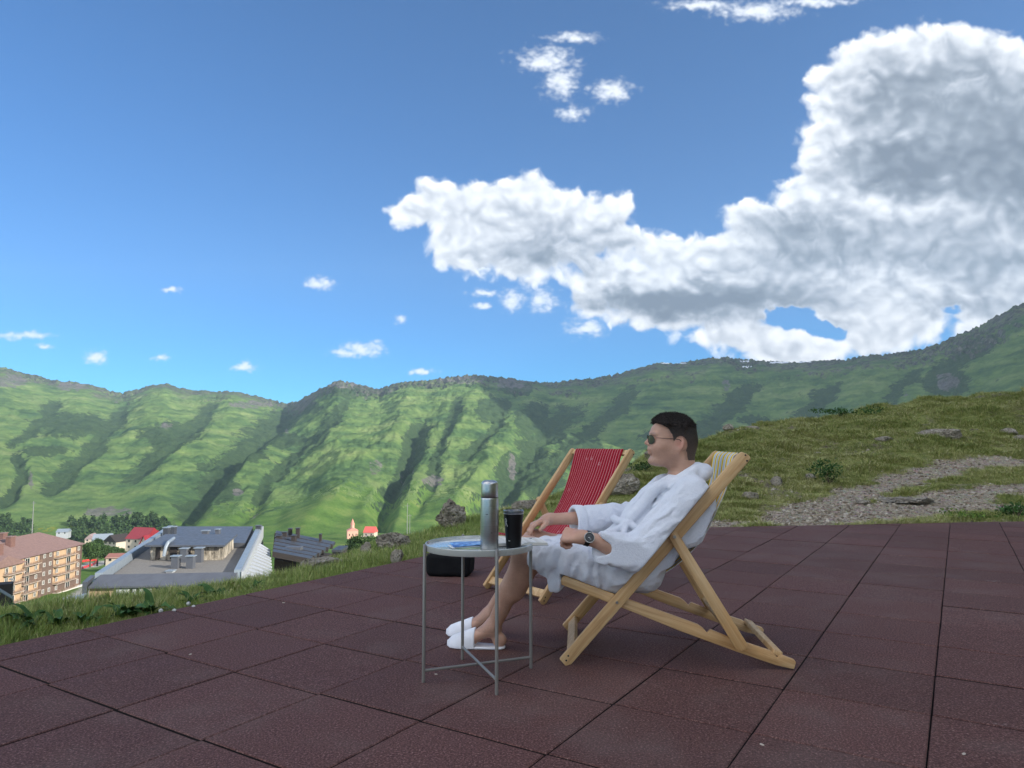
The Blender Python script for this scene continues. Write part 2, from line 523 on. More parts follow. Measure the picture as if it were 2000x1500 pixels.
def build_world():
    nw, nh = 1620, 760
    az = np.radians(AZ0 + (np.arange(nw) + .5) / nw * (AZ1 - AZ0)); el = np.radians(EL0 + (np.arange(nh) + .5) / nh * (EL1 - EL0))
    A, E = np.meshgrid(az, el)
    dx, dy, dz = np.sin(A) * np.cos(E), np.cos(A) * np.cos(E), np.sin(E)
    fy = dy * CP + dz * SP; fz = -dy * SP + dz * CP
    PX = 1000 + F * dx / fy; PY = 750 - F * fz / fy
    img = cloud_image('cumulus_clouds', PX, PY)
    t = W.node_tree; n = NT(t)
    out = n.node('ShaderNodeOutputWorld'); bg = n.node('ShaderNodeBackground')
    t.links.new(bg.outputs[0], out.inputs[0])
    sky = n.node('ShaderNodeTexSky', sky_type='NISHITA')
    sky.sun_disc = False; sky.sun_elevation = SUN_EL; sky.sun_rotation = SUN_AZ
    sky.altitude = 2200; sky.air_density = 1.0; sky.dust_density = 0.35; sky.ozone_density = 2.0
    tc = n.node('ShaderNodeTexCoord').outputs['Generated']
    d = n.vmath('NORMALIZE', tc)
    sp = n.node('ShaderNodeSeparateXYZ'); n.put(sp.inputs[0], d)
    az = n.math('MULTIPLY', n.math('ARCTAN2', sp.outputs[0], sp.outputs[1]), 180 / math.pi)
    el = n.math('MULTIPLY', n.math('ARCSINE', sp.outputs[2]), 180 / math.pi)
    u = n.math('DIVIDE', n.math('SUBTRACT', az, AZ0), AZ1 - AZ0)
    v = n.math('DIVIDE', n.math('SUBTRACT', el, EL0), EL1 - EL0)
    cmb = n.node('ShaderNodeCombineXYZ'); n.put(cmb.inputs[0], u); n.put(cmb.inputs[1], v)
    ti = n.node('ShaderNodeTexImage', interpolation='Cubic', extension='CLIP'); ti.image = img
    n.put(ti.inputs[0], cmb.outputs[0])
    skyc = n.mix(1.0, sky.outputs[0], (SKY_STRENGTH * SKY_TINT[0], SKY_STRENGTH * SKY_TINT[1], SKY_STRENGTH * SKY_TINT[2]), 'MULTIPLY')
    # cumulus all around, out of view, made brighter to lift the soft fill
    sc_ = n.node('ShaderNodeVectorMath', operation='MULTIPLY'); n.put(sc_.inputs[0], d); sc_.inputs[1].default_value = (1, 1, 1.8)
    nz = n.noise(sc_.outputs[0], 2.6, 4, .58)
    inside = n.math('MULTIPLY', n.math('MULTIPLY', n.mr(u, .035, .0, 1, 0), n.mr(u, 0.95, 1.0, 1, 0)), n.mr(v, .97, 1.0, 1, 0))
    oth = n.mr(n.math('ADD', nz, n.math('MULTIPLY', n.mr(u, -.45, -.02, 0, 1), n.mr(u, 1.2, 1.02, 0, -.16))), .47, .56)
    ocol = n.ramp(nz, [(.47, (2.1, 2.08, 2.08)), (.66, (1.5, 1.52, 1.58)), (.8, (1.1, 1.14, 1.2))])
    oth = n.math('MULTIPLY', n.math('MULTIPLY', oth, n.math('SUBTRACT', 1.0, inside)), n.mr(el, -2, 2))
    ccol = n.mix(1.0, ti.outputs[0], (CLOUD_LIGHT,) * 3, 'MULTIPLY')
    fin = n.mix(n.math('MULTIPLY', ti.outputs[1], inside), skyc, ccol)
    fin = n.mix(oth, fin, n.mix(1.0, ocol, (CLOUD_LIGHT,) * 3, 'MULTIPLY'))
    n.put(bg.inputs[0], fin)
    bg.inputs[1].default_value = 1.0
build_world()
# ------------------------------------------------------------------ patio outline
VP = np.array([math.sin(R(32.1)), math.cos(R(32.1))])            # direction of the long joints
VQ = np.array([VP[1], -VP[0]])                                    # to the right of it
T0 = G(1530, 1345)[:2]                                            # a tile corner
eL = G(0, 1262)[:2]; eB0 = G(2000, 1018)[:2]; eB1 = G(1380, 1030)[:2]
def line_x(p, d, q, e):
    M = np.array([[d[0], -e[0]], [d[1], -e[1]]]); t = np.linalg.solve(M, q - p); return p + d * t[0]
CORN = line_x(eL, VP, eB1, eB0 - eB1)
nB = (eB0 - eB1) / np.linalg.norm(eB0 - eB1)
PATIO = [eL - VP * 7.5, np.array([9.6, -5.0]), eB1 + nB * 6.3, CORN]     # counter-clockwise
PATIO[0] = eL - VP * 8.0; PATIO[1] = np.array([9.8, PATIO[0][1]])
def inside_dist(x, y):
    """signed distance to the patio outline, positive outside"""
    d = np.full(np.shape(x), -1e9)
    for i in range(4):
        a = PATIO[i]; b = PATIO[(i + 1) % 4]; e = (b - a) / np.linalg.norm(b - a)
        n = np.array([e[1], -e[0]])                               # outward for ccw
        d = np.maximum(d, (x - a[0]) * n[0] + (y - a[1]) * n[1])
    return d
def edge_radius(az):
    az = np.asarray(az, float); dx, dy = np.sin(az), np.cos(az)
    r = np.full(az.shape, 1e9)
    for i in range(4):
        a = PATIO[i]; b = PATIO[(i + 1) % 4]; e = (b - a) / np.linalg.norm(b - a); n = np.array([e[1], -e[0]])
        den = dx * n[0] + dy * n[1]; num = a @ n
        r = np.where(den > 1e-6, np.minimum(r, num / np.where(den > 1e-6, den, 1)), r)
    return r
# crest of the near ground as seen in the photograph: (photo x, photo y of bare ground, distance)
CREST = [(0, 1222, 3.9), (120, 1220, 4.0), (200, 1215, 4.15), (300, 1197, 4.45), (400, 1172, 4.85), (560, 1138, 5.55), (640, 1114, 6.2), (700, 1085, 7.0), (780, 1062, 8.2),
         (850, 1042, 9.0), (900, 1022, 9.8), (1000, 1002, 10.8), (1060, 985, 11.6), (1130, 960, 12.6), (1200, 925, 14.0), (1280, 885, 16.0), (1360, 864, 18.0), (1450, 842, 19.5), (1600, 824, 21.5),
         (1700, 800, 23.5), (1800, 786, 25.0), (2000, 770, 28.0)]
_ca = []; _cr = []; _cz = []
for (x_, y_, Yd) in CREST:
    p_ = P(x_, y_, Yd); _ca.append(math.atan2(p_[0], p_[1])); _cr.append(math.hypot(p_[0], p_[1])); _cz.append(p_[2])
_ca = np.array(_ca); _cr = np.array(_cr); _cz = np.array(_cz)
_ca = np.concatenate([[-math.pi, R(-100), R(-60), R(-45)], _ca, [R(45), R(60), R(90), R(110), R(140), math.pi]])
_erx = edge_radius(_ca[:4]) + np.array([2, 1.2, .9, .8])
_cr = np.concatenate([_erx, _cr, [42, 68, 80, 75, 50, 10]])
_cz = np.concatenate([[-.1] * 4, _cz, [14.0, 40.0, 48.0, 44.0, 20.0, .3]])  # high ground out of view on the right, added to shade the patio
VALR = np.log(np.array([60, 110, 190, 332, 500, 700, 1000, 1400, 6000.]))
VALZ = np.array([-23.0, -26.5, -43.0, -55.5, -67.0, -88.0, -116.0, -150, -150])
def near_z(x, y, detail=True):
    x = np.asarray(x, float); y = np.asarray(y, float)
    az = np.arctan2(x, y); r = np.hypot(x, y)
    re = edge_radius(az); rc = np.interp(az, _ca, _cr); zc = np.interp(az, _ca, _cz)
    rc = np.maximum(rc, re + .6)
    t = np.clip((r - re) / (rc - re), 0, 1)
    prof = t * t * (3 - 2 * t) * .55 + t * .45
    z = -.035 + (zc + .035) * prof
    # past the crest: steep fall until the valley shape takes over
    over = np.maximum(r - rc, 0)
    fall = zc - .37 * np.maximum(over - .35, 0) - .2 * np.minimum(over, .35) ** 2
    val = np.interp(np.log(np.maximum(r, 60)), VALR, VALZ)
    hillk = np.clip((np.degrees(az) - 22) / 20, 0, 1)
    z = np.where(r > rc, smax(fall, val, 6.0) * 1.0, z)
    z = np.where((r > rc) & (over < 8), np.minimum(z, fall), z)
    if detail:
        dd = inside_dist(x, y)
        k = sstep(.05, 1.2, dd)
        big = sstep(1.5, 9, dd)
        z = z + k * (.035 * fbm2(x * 1.7, y * 1.7, 3, 5) + big * (.24 * fbm2(x * .42, y * .42, 3, 6) + .20 * np.maximum(0, perlin2(x * .95, y * .95, 8)) + .05 * fbm2(x * 3.2, y * 3.2, 2, 18)))
        z = np.where(dd < .02, np.minimum(z, -.05), z)
    return z
def polar_mesh(name, azs, rs, zfun, mat, smooth=True):
    A, Rr = np.meshgrid(azs, rs, indexing='ij')
    X = np.sin(A) * Rr; Y = np.cos(A) * Rr; Z = zfun(X, Y, A, Rr)
    na, nr = A.shape
    i = np.arange(na * nr).reshape(na, nr)
    Fq = np.stack([i[:-1, :-1], i[:-1, 1:], i[1:, 1:], i[1:, :-1]], -1).reshape(-1, 4)
    me = np_mesh(name, np.stack([X, Y, Z], -1).reshape(-1, 3), Fq[:, ::-1], mat, smooth)
    return me, X, Y, Z

# gravel track on the right hillside (photo polygon bands given by centre lines on the ground)
def near_hit(px, py, rmin=5.0):
    """where the ray through a photo pixel meets the near hillside"""
    d = ray(px, py); t = np.linspace(2.5, 45, 1800)
    X = d[0] * t; Y = d[1] * t; Zr = CAMH + d[2] * t
    below = Zr < near_z(X, Y, False)
    k = int(np.argmax(below)) if below.any() else len(t) - 1
    return np.array([X[k], Y[k], near_z(np.array([X[k]]), np.array([Y[k]]), True)[0]])
TRACK = [((2060, 872), (1900, 905), (1780, 935), (1690, 962), (1600, 990), (1540, 1012), (1500, 1022)),
         ((2060, 940), (1950, 955), (1850, 975), (1740, 992), (1640, 1008), (1560, 1018)),
         ((2060, 985), (1950, 990), (1840, 998), (1740, 1008), (1640, 1016), (1420, 1024), (1380,1027))]
TRW = [.42, .46, .30]
_tr = [[near_hit(*p)[:2] for p in ln] for ln in TRACK]
def seg_dist(x, y, pts):
    d = np.full(np.shape(x), 1e9)
    for a, b in zip(pts[:-1], pts[1:]):
        ab = b - a; L = ab @ ab + 1e-9
        t = np.clip(((x - a[0]) * ab[0] + (y - a[1]) * ab[1]) / L, 0, 1)
        d = np.minimum(d, np.hypot(x - a[0] - ab[0] * t, y - a[1] - ab[1] * t))
    return d
def track_mask(x, y):
    m = np.zeros(np.shape(x))
    nz = .75 * fbm2(x * .9, y * .9, 4, 14) + .28 * fbm2(x * 4, y * 4, 3, 15)
    for ln, w in zip(_tr, TRW):
        d = seg_dist(x, y, ln) / w
        m = np.maximum(m, 1 - sstep(.45, 1.35, d + nz * 1.3))
    return m
def soil_mask(x, y):
    dd = inside_dist(x, y)
    right = sstep(-.1, .15, np.arctan2(x, y))
    edge = (1 - sstep(.0, .35, dd + .35 * fbm2(x * 2.2, y * 2.2, 3, 31))) * (.35 + .65 * right)
    spots = sstep(.16, .34, fbm2(x * .62, y * .62, 4, 17) + .0) * right
    return np.clip(np.maximum(edge, spots * .9), 0, 1)

def b_hill(nt):
    geo = nt.node('ShaderNodeNewGeometry').outputs['Position']
    tr = nt.attr('track').outputs['Fac']; so = nt.attr('soil').outputs['Fac']
    n1 = nt.noise(geo, 1.1, 6, .6); n2 = nt.noise(geo, 14, 6, .7); n3 = nt.noise(geo, .25, 4, .5)
    grass = nt.ramp(n2, [(.3, (.08, .105, .026)), (.5, (.19, .21, .060)), (.7, (.34, .31, .13))])
    dry = nt.ramp(n2, [(.3, (.07, .062, .03)), (.6, (.15, .135, .07)), (.8, (.23, .20, .12))])
    c = nt.mix(nt.mr(n1, .5, .68), grass, dry)
    soil = nt.ramp(n2, [(.25, (.06, .045, .03)), (.55, (.15, .12, .09)), (.8, (.26, .23, .19))])
    c = nt.mix(so, c, soil)
    vor = nt.voro(geo, 22, 'F1', out='Color'); vd = nt.voro(geo, 22, 'F1')
    grav = nt.ramp(nt.math('ADD', nt.math('MULTIPLY', n2, .6), nt.math('MULTIPLY', nt.voro(geo, 60, 'F1'), .5)), [(.25, (.135, .105, .07)), (.5, (.31, .25, .18)), (.75, (.52, .45, .35))])
    hsv = nt.mix(.25, grav, vor, 'SOFT_LIGHT')
    c = nt.mix(tr, c, hsv)
    h = nt.math('ADD', nt.math('MULTIPLY', n2, .5), nt.math('MULTIPLY', vd, tr))
    return {'Base Color': c, 'Roughness': .95, 'Specular IOR Level': .15, 'Normal': nt.bump(h, .9, .05)}
M_HILL = material('hill_ground', b_hill)
def build_near():
    azs = np.radians(np.concatenate([np.linspace(-180, -44, 60)[:-1], np.linspace(-44, 44, 900), np.linspace(44, 180, 90)[1:]]))
    us = np.linspace(0, 1, 300)
    rs = 1.0 * (66.0) ** us
    me, X, Y, Z = polar_mesh('hillside', azs, rs, lambda X, Y, A, Rr: near_z(X, Y), M_HILL)
    fattr(me, 'track', track_mask(X, Y).ravel()); fattr(me, 'soil', soil_mask(X, Y).ravel())
    return struct('hillside', me)
build_near()

# ------------------------------------------------------------------ valley and mountains
RIDGE = [(-900, 690), (-300, 700), (-120, 735), (-40, 725), (0, 716), (12, 716), (35, 725), (70, 732), (100, 741), (120, 744), (150, 746), (180, 752), (215, 763), (240, 766), (285, 754), (322, 748), (350, 757), (385, 762), (398, 760), (420, 764),
         (450, 763), (500, 773), (540, 781), (560, 784), (585, 779), (600, 772), (630, 756), (662, 742), (690, 748), (725, 757), (742, 760), (775, 748), (800, 744), (840, 742), (880, 734), (930, 732), (985, 736), (1040, 744), (1070, 747),
         (1120, 741), (1160, 738), (1200, 730), (1250, 718), (1278, 708), (1300, 707), (1320, 710), (1370, 701), (1420, 696), (1450, 699), (1500, 704), (1560, 707), (1610, 702), (1650, 700), (1680, 695), (1730, 690), (1800, 680), (1850, 665),
         (1900, 641), (1950, 614), (2000, 589), (2040, 572)]
_ra, _re = [], []
for x_, y_ in RIDGE:
    a_, e_ = azel(x_, y_); _ra.append(R(a_)); _re.append(math.tan(R(e_)))
for a_, e_ in ((38.5, 14.5), (41, 19), (45, 23.5), (52, 26), (62, 26), (75, 20), (90, 10), (110, 5)):  # unseen ridge right of view, raised to throw shade on the right mountain
    _ra.append(R(a_)); _re.append(math.tan(R(e_)))
_rr = [(-900, 3800), (0, 3900), (350, 3700), (560, 3500), (640, 3000), (930, 2800), (1200, 2900), (1500, 2900), (1800, 2600), (2000, 2500), (2200, 2650), (3600, 2600), (5200, 2400)]
_rra = [R(azel(x_, 865)[0]) for x_, _ in _rr]; _rrr = [b for _, b in _rr]
# features drawn as lines in the photograph: (points, depth m, half width left px, half width right px, kind)
LINES = [
 ('gully', [(838, 800), (815, 850), (800, 890), (775, 945), (755, 985), (738, 1035)], 62, 34, 26),
 ('gully', [(600, 775), (585, 800), (520, 850), (480, 885), (430, 930), (380, 985), (350, 1030)], 60, 70, 26),
 ('gully', [(1120, 770), (1075, 830), (1030, 900), (985, 960), (950, 1000), (900, 1040)], 45, 50, 60),
 ('gully', [(985, 755), (980, 800), (965, 840), (900, 900)], 22, 20, 22),
 ('gully', [(690, 765), (660, 810), (620, 850), (560, 900), (510, 960), (470, 1020)], 24, 22, 22),
 ('gully', [(910, 760), (880, 820), (860, 880), (840, 950), (800, 1010)], 20, 20, 20),
 ('gully', [(30, 880), (45, 930), (10, 985)], 30, 20, 20), ('gully', [(250, 775), (225, 830), (160, 900), (90, 960)], 26, 40, 30),
 ('gully', [(420, 775), (395, 820), (330, 880), (250, 940)], 24, 36, 26), ('gully', [(120, 765), (85, 820), (30, 870)], 24, 30, 26),
 ('gully', [(1240, 745), (1200, 800), (1140, 850), (1080, 920), (1040, 980)], 20, 30, 30),
 ('gully', [(1480, 730), (1440, 780), (1380, 830), (1330, 880)], 22, 40, 34), ('gully', [(1640, 730), (1600, 790), (1560, 830)], 22, 40, 34),
 ('gully', [(1800, 705), (1765, 750), (1740, 790)], 24, 36, 30), ('gully', [(1960, 640), (1880, 700), (1810, 760)], 30, 40, 30),
 ('spur', [(662, 742), (655, 775), (620, 800), (560, 850), (510, 890), (455, 935)], 30, 26, 60),
 ('spur', [(800, 745), (790, 790), (770, 850), (720, 905), (650, 980), (600, 1030)], 34, 60, 40),
 ('spur', [(930, 732), (925, 800), (880, 850), (850, 900), (800, 970)], 26, 40, 40),
 ('spur', [(1040, 745), (1030, 800), (1000, 850), (940, 920), (880, 1000)], 28, 40, 40),
 ('spur', [(1290, 708), (1260, 760), (1180, 830), (1090, 900), (1000, 990)], 24, 50, 50),
 ('spur', [(1400, 700), (1350, 770), (1270, 850)], 22, 50, 50), ('spur', [(1720, 692), (1690, 750), (1650, 800)], 22, 50, 50),
 ('spur', [(1900, 642), (1850, 700), (1790, 740), (1720, 790)], 30, 40, 60),
 ('spur', [(322, 748), (300, 800), (240, 860), (150, 930)], 26, 40, 50), ('spur', [(180, 752), (150, 800), (90, 870), (20, 940)], 22, 40, 50),
 ('spur', [(455, 764), (440, 800), (400, 850), (320, 910)], 22, 40, 50),
]
PATCH_ROCK = [(1418, 750, 10, 20), (735, 912, 16, 20), (845, 940, 26, 14), (1000, 912, 10, 34), (215, 1000, 62, 13), (465, 962, 14, 10), (1770, 765, 5, 14), (60, 938, 5, 24), (325, 832, 18, 7), (560, 845, 6, 9), (1850, 745, 30, 22),
              (20, 745, 40, 18), (140, 755, 40, 10), (490, 790, 60, 10), (670, 752, 40, 9), (900, 742, 60, 10), (1000, 748, 40, 14), (880, 990, 12, 20), (500, 1010, 8, 8)]
PATCH_SNOW = [(1520, 708, 26, 1.8), (1455, 706, 12, 1.6), (1400, 699, 9, 1.3), (1570, 707, 18, 1.4), (1460, 716, 12, 1.3), (1640, 700, 12, 1.2), (1760, 684, 14, 1.3), (1300, 709, 12, 1.3), (1330, 709, 14, 1.2), ]
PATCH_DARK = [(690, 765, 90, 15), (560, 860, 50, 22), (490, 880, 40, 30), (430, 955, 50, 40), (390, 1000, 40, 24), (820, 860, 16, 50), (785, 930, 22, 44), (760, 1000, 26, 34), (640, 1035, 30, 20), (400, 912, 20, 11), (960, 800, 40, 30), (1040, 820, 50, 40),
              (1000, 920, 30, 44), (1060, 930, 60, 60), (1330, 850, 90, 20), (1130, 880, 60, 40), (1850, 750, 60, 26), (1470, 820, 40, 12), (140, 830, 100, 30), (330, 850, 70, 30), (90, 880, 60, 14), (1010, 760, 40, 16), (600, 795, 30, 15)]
def to_px(x, y, z):
    fy = y * CP + (z - CAMH) * SP; fz = -y * SP + (z - CAMH) * CP
    fy = np.where(fy > 1, fy, 1)
    return 1000 + F * x / fy, 750 - F * fz / fy
def far_z(X, Y, A, Rr, masks=None):
    te = np.interp(A, _ra, _re)
    rr = np.interp(A, _rra, _rrr)
    zr = CAMH + te * rr
    rb = 960 + 120 * np.sin(A * 7)
    zb = np.interp(np.log(rb), VALR, VALZ)
    # valley
    val = np.interp(np.log(Rr), VALR, VALZ)
    t = (Rr - rb) / (rr - rb); tc = np.clip(t, 0, 1)
    prof = .62 * tc + .38 * tc * tc
    prof = prof * (1 - .12 * np.sin(tc * math.pi) * 0)
    z0 = zb + (zr - zb) * prof
    z0 = np.where(t > 1, zr - (Rr - rr) * .55, z0)
    z0 = np.where(t < 0, val, z0)
    px, py = to_px(X, Y, z0)
    front = (np.abs(A) < 1.3)
    dz = np.zeros(X.shape); gmask = np.zeros(X.shape)
    sel = (np.abs(A) < R(46)) & (tc > 0)
    pxs, pys = px[sel], py[sel]
    wob = 14 * fbm2(pxs / 60, pys / 40, 3, 51)
    d_ = np.zeros(pxs.shape); g_ = np.zeros(pxs.shape)
    for kind, pts, amp, wl, wr in LINES:
        best = np.full(pxs.shape, 1e9); side = np.ones(pxs.shape)
        for (ax, ay), (bx, by) in zip(pts[:-1], pts[1:]):
            ux, uy = bx - ax, by - ay; L = ux * ux + uy * uy
            s = np.clip(((pxs - ax) * ux + (pys - ay) * uy) / L, 0, 1)
            ddx = pxs + wob - ax - ux * s; ddy = pys - ay - uy * s
            dd = np.hypot(ddx, ddy); m = dd < best
            best = np.where(m, dd, best); side = np.where(m, np.sign(ddx), side)
        w = np.where(side < 0, wl, wr)
        k = np.clip(1 - best / w, 0, 1)
        y0 = pts[0][1]; y1 = pts[-1][1]
        fade = sstep(y0 - 6, y0 + 30, pys) * (1 - sstep(y1 - 20, y1 + 25, pys))
        if kind == 'gully':
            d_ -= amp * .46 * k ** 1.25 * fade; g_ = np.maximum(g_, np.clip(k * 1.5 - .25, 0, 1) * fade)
        else:
            d_ += amp * .46 * k ** 1.1 * fade
    dz[sel] = d_; gmask[sel] = g_
    # eroded relief: ravines running down the slope
    lat = A * (1500 + Rr * .45); dn = Rr
    wx = 260 * fbm2(lat / 900, dn / 900, 3, 61); wy = 170 * fbm2(lat / 900 + 9, dn / 900, 3, 62)
    L1 = (lat + wx + dn * .22); 
    mid = np.clip(tc * 3.2, 0, 1) * np.clip((1 - tc) * 5.0, .10, 1)
    r1 = ridged2(L1 / 520, (dn + wy) / 1500, 5, 63, .55)
    r2 = ridged2((lat * .9 - dn * .25 + wx) / 210, (dn + wy) / 430, 5, 66, .62)
    r3 = fbm2(lat / 60, dn / 90, 4, 69, .6)
    dz = dz + mid * (25 * (r1 - .62) + 20 * (r2 - .62) + 12 * r3)
    near_ridge = np.exp(-((1 - tc) * 26) ** 2)
    dz = dz + near_ridge * (15 * fbm2(A * 160, Rr * 0 + 3, 5, 71, .65))
    crag = sstep(.70, .9, tc) * (tc < 1) * sstep(.0, .35, fbm2(lat / 260, dn / 260, 3, 73) + .15)
    dz = dz - crag * 22 * np.abs(fbm2(lat / 40, dn / 110, 4, 74, .65)) * 2
    flat = 1 - sstep(.0, .06, tc)
    z = z0 + dz * np.where(t > 1, np.exp(-(Rr - rr) / 200.0), 1)
    low = np.where(t < .03, 1.0, 0)
    z = z + (1 - sstep(0, .05, tc)) * 3.0 * fbm2(X / 60, Y / 60, 4, 75) * sstep(120, 400, Rr)
    if masks is not None:
        masks['gully'] = gmask; masks['t'] = t
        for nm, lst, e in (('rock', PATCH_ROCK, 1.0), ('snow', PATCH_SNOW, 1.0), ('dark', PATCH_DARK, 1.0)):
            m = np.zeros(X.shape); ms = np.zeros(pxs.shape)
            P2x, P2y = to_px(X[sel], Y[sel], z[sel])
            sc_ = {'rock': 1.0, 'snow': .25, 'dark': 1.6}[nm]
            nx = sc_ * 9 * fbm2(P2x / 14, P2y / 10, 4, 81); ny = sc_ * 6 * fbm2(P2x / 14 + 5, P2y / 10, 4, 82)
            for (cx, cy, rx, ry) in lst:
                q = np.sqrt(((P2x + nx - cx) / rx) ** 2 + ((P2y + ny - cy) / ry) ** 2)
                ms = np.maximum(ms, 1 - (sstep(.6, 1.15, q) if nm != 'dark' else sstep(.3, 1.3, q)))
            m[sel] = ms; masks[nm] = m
    return z
def b_mount(nt):
    geo = nt.node('ShaderNodeNewGeometry'); pos = geo.outputs['Position']
    t = nt.attr('t').outputs['Fac']; gul = nt.attr('gully').outputs['Fac']; rk = nt.attr('rock').outputs['Fac']; sn = nt.attr('snow').outputs['Fac']; dk = nt.attr('dark').outputs['Fac']
    sepn = nt.node('ShaderNodeSeparateXYZ'); nt.put(sepn.inputs[0], geo.outputs['Normal'])
    n_big = nt.noise(pos, .0022, 5, .55); n_mid = nt.noise(pos, .010, 7, .62); n_fin = nt.noise(pos, .05, 8, .75)
    n_vf = nt.noise(pos, .22, 4, .7)
    # bands of terraces along the slope
    sq = nt.vmath('MULTIPLY', pos, (.35, .35, 3.4)); band = nt.noise(sq, .012, 6, .65)
    mixn = nt.math('ADD', nt.math('MULTIPLY', n_mid, .5), nt.math('MULTIPLY', band, .5))
    grass = nt.ramp(mixn, [(.36, (.050, .100, .046)), (.45, (.092, .165, .058)), (.52, (.145, .225, .072)), (.62, (.215, .28, .105))])
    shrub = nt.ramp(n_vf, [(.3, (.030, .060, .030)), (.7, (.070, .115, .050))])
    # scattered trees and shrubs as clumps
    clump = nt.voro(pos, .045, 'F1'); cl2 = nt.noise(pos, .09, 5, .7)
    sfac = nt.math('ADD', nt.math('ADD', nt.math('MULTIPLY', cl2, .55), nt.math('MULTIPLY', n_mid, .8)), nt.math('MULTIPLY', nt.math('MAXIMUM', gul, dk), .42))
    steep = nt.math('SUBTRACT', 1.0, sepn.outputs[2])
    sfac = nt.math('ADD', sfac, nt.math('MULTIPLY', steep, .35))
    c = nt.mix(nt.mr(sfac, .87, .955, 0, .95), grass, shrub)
    fields = nt.mr(t, .10, .01)
    c = nt.mix(nt.math('MULTIPLY', fields, .7), c, nt.ramp(n_mid, [(.35, (.10, .19, .045)), (.6, (.17, .26, .07))]))
    rock = nt.ramp(nt.math('ADD', nt.math('MULTIPLY', n_fin, .6), nt.math('MULTIPLY', n_vf, .4)), [(.3, (.055, .055, .058)), (.5, (.15, .14, .135)), (.7, (.30, .28, .26))])
    top = nt.mr(nt.math('ADD', nt.math('ADD', t, nt.math('MULTIPLY', n_mid, .35)), nt.math('MULTIPLY', steep, .32)), 1.07, 1.16)
    topc = nt.ramp(nt.noise(nt.vmath('MULTIPLY', pos, (1, 1, .3)), .06, 6, .75), [(.35, (.025, .030, .030)), (.5, (.085, .085, .078)), (.68, (.22, .21, .185))])
    c = nt.mix(nt.math('MULTIPLY', top, nt.mr(n_fin, .42, .52, .25, .95)), c, topc)
    c = nt.mix(1.0, c, nt.ramp(nt.noise(pos, .022, 8, .72), [(.36, (.74, .78, .80)), (.5, (1.0, 1.0, 1.0)), (.64, (1.20, 1.15, 1.05))]), 'MULTIPLY')
    rkm = nt.mr(nt.math('ADD', nt.math('MULTIPLY', rk, .43), nt.math('ADD', nt.math('MULTIPLY', n_fin, .8), nt.math('MULTIPLY', n_mid, .5))), .97, 1.08)
    c = nt.mix(nt.math('MULTIPLY', rkm, .85), c, rock)
    scar = nt.mr(nt.math('ADD', n_fin, nt.math('MULTIPLY', steep, .5)), .76, .88)
    c = nt.mix(nt.math('MULTIPLY', scar, .7), c, rock)
    c = nt.mix(nt.mr(sn, .4, .6), c, (.85, .87, .9))
    h = nt.math('ADD', nt.math('MULTIPLY', n_mid, 26.0), nt.math('MULTIPLY', n_fin, 12.0))
    return {'Base Color': c, 'Roughness': 1.0, 'Specular IOR Level': .05, 'Normal': nt.bump(h, .9, .9)}
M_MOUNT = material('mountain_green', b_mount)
def b_valley(nt):
    pos = nt.node('ShaderNodeNewGeometry').outputs['Position']
    n1 = nt.noise(pos, .03, 6, .6); n2 = nt.noise(pos, .4, 6, .7); y_ = nt.attr('flowers').outputs['Fac']; rd = nt.attr('road').outputs['Fac']
    c = nt.ramp(nt.math('ADD', nt.math('MULTIPLY', n1, .6), nt.math('MULTIPLY', n2, .4)), [(.35, (.035, .075, .018)), (.5, (.08, .15, .03)), (.62, (.14, .19, .05)), (.75, (.2, .19, .09))])
    c = nt.mix(nt.math('MULTIPLY', y_, nt.mr(n2, .35, .5)), c, (.55, .42, .03))
    c = nt.mix(rd, c, nt.ramp(n2, [(.3, (.28, .27, .25)), (.7, (.42, .41, .38))]))
    return {'Base Color': c, 'Roughness': 1.0, 'Specular IOR Level': .1, 'Normal': nt.bump(n2, .8, .6)}
M_VALLEY = material('valley_grass', b_valley)
def val_z(x, y):
    A = np.arctan2(x, y); Rr = np.hypot(x, y)
    return far_z(np.atleast_1d(x).astype(float), np.atleast_1d(y).astype(float), np.atleast_1d(A), np.atleast_1d(Rr))
def valley_hit(px, py):
    d = ray(px, py); t = np.concatenate([np.linspace(70, 1200, 2200)])
    X = d[0] * t; Y = d[1] * t; Zr = CAMH + d[2] * t
    z = far_z(X, Y, np.arctan2(X, Y), np.hypot(X, Y)); b = Zr < z
    k = int(np.argmax(b)) if b.any() else len(t) - 1
    return np.array([X[k], Y[k], z[k]])
ROADS = [([(175, 1168), (230, 1150), (300, 1140)], 3.5), ([(120, 1185), (150, 1165), (190, 1140), (235, 1135)], 4.0), ([(165, 1108), (190, 1098), (210, 1098)], 5.0),
         ([(700, 1050), (740, 1056), (770, 1058), (790, 1052)], 4.0)]
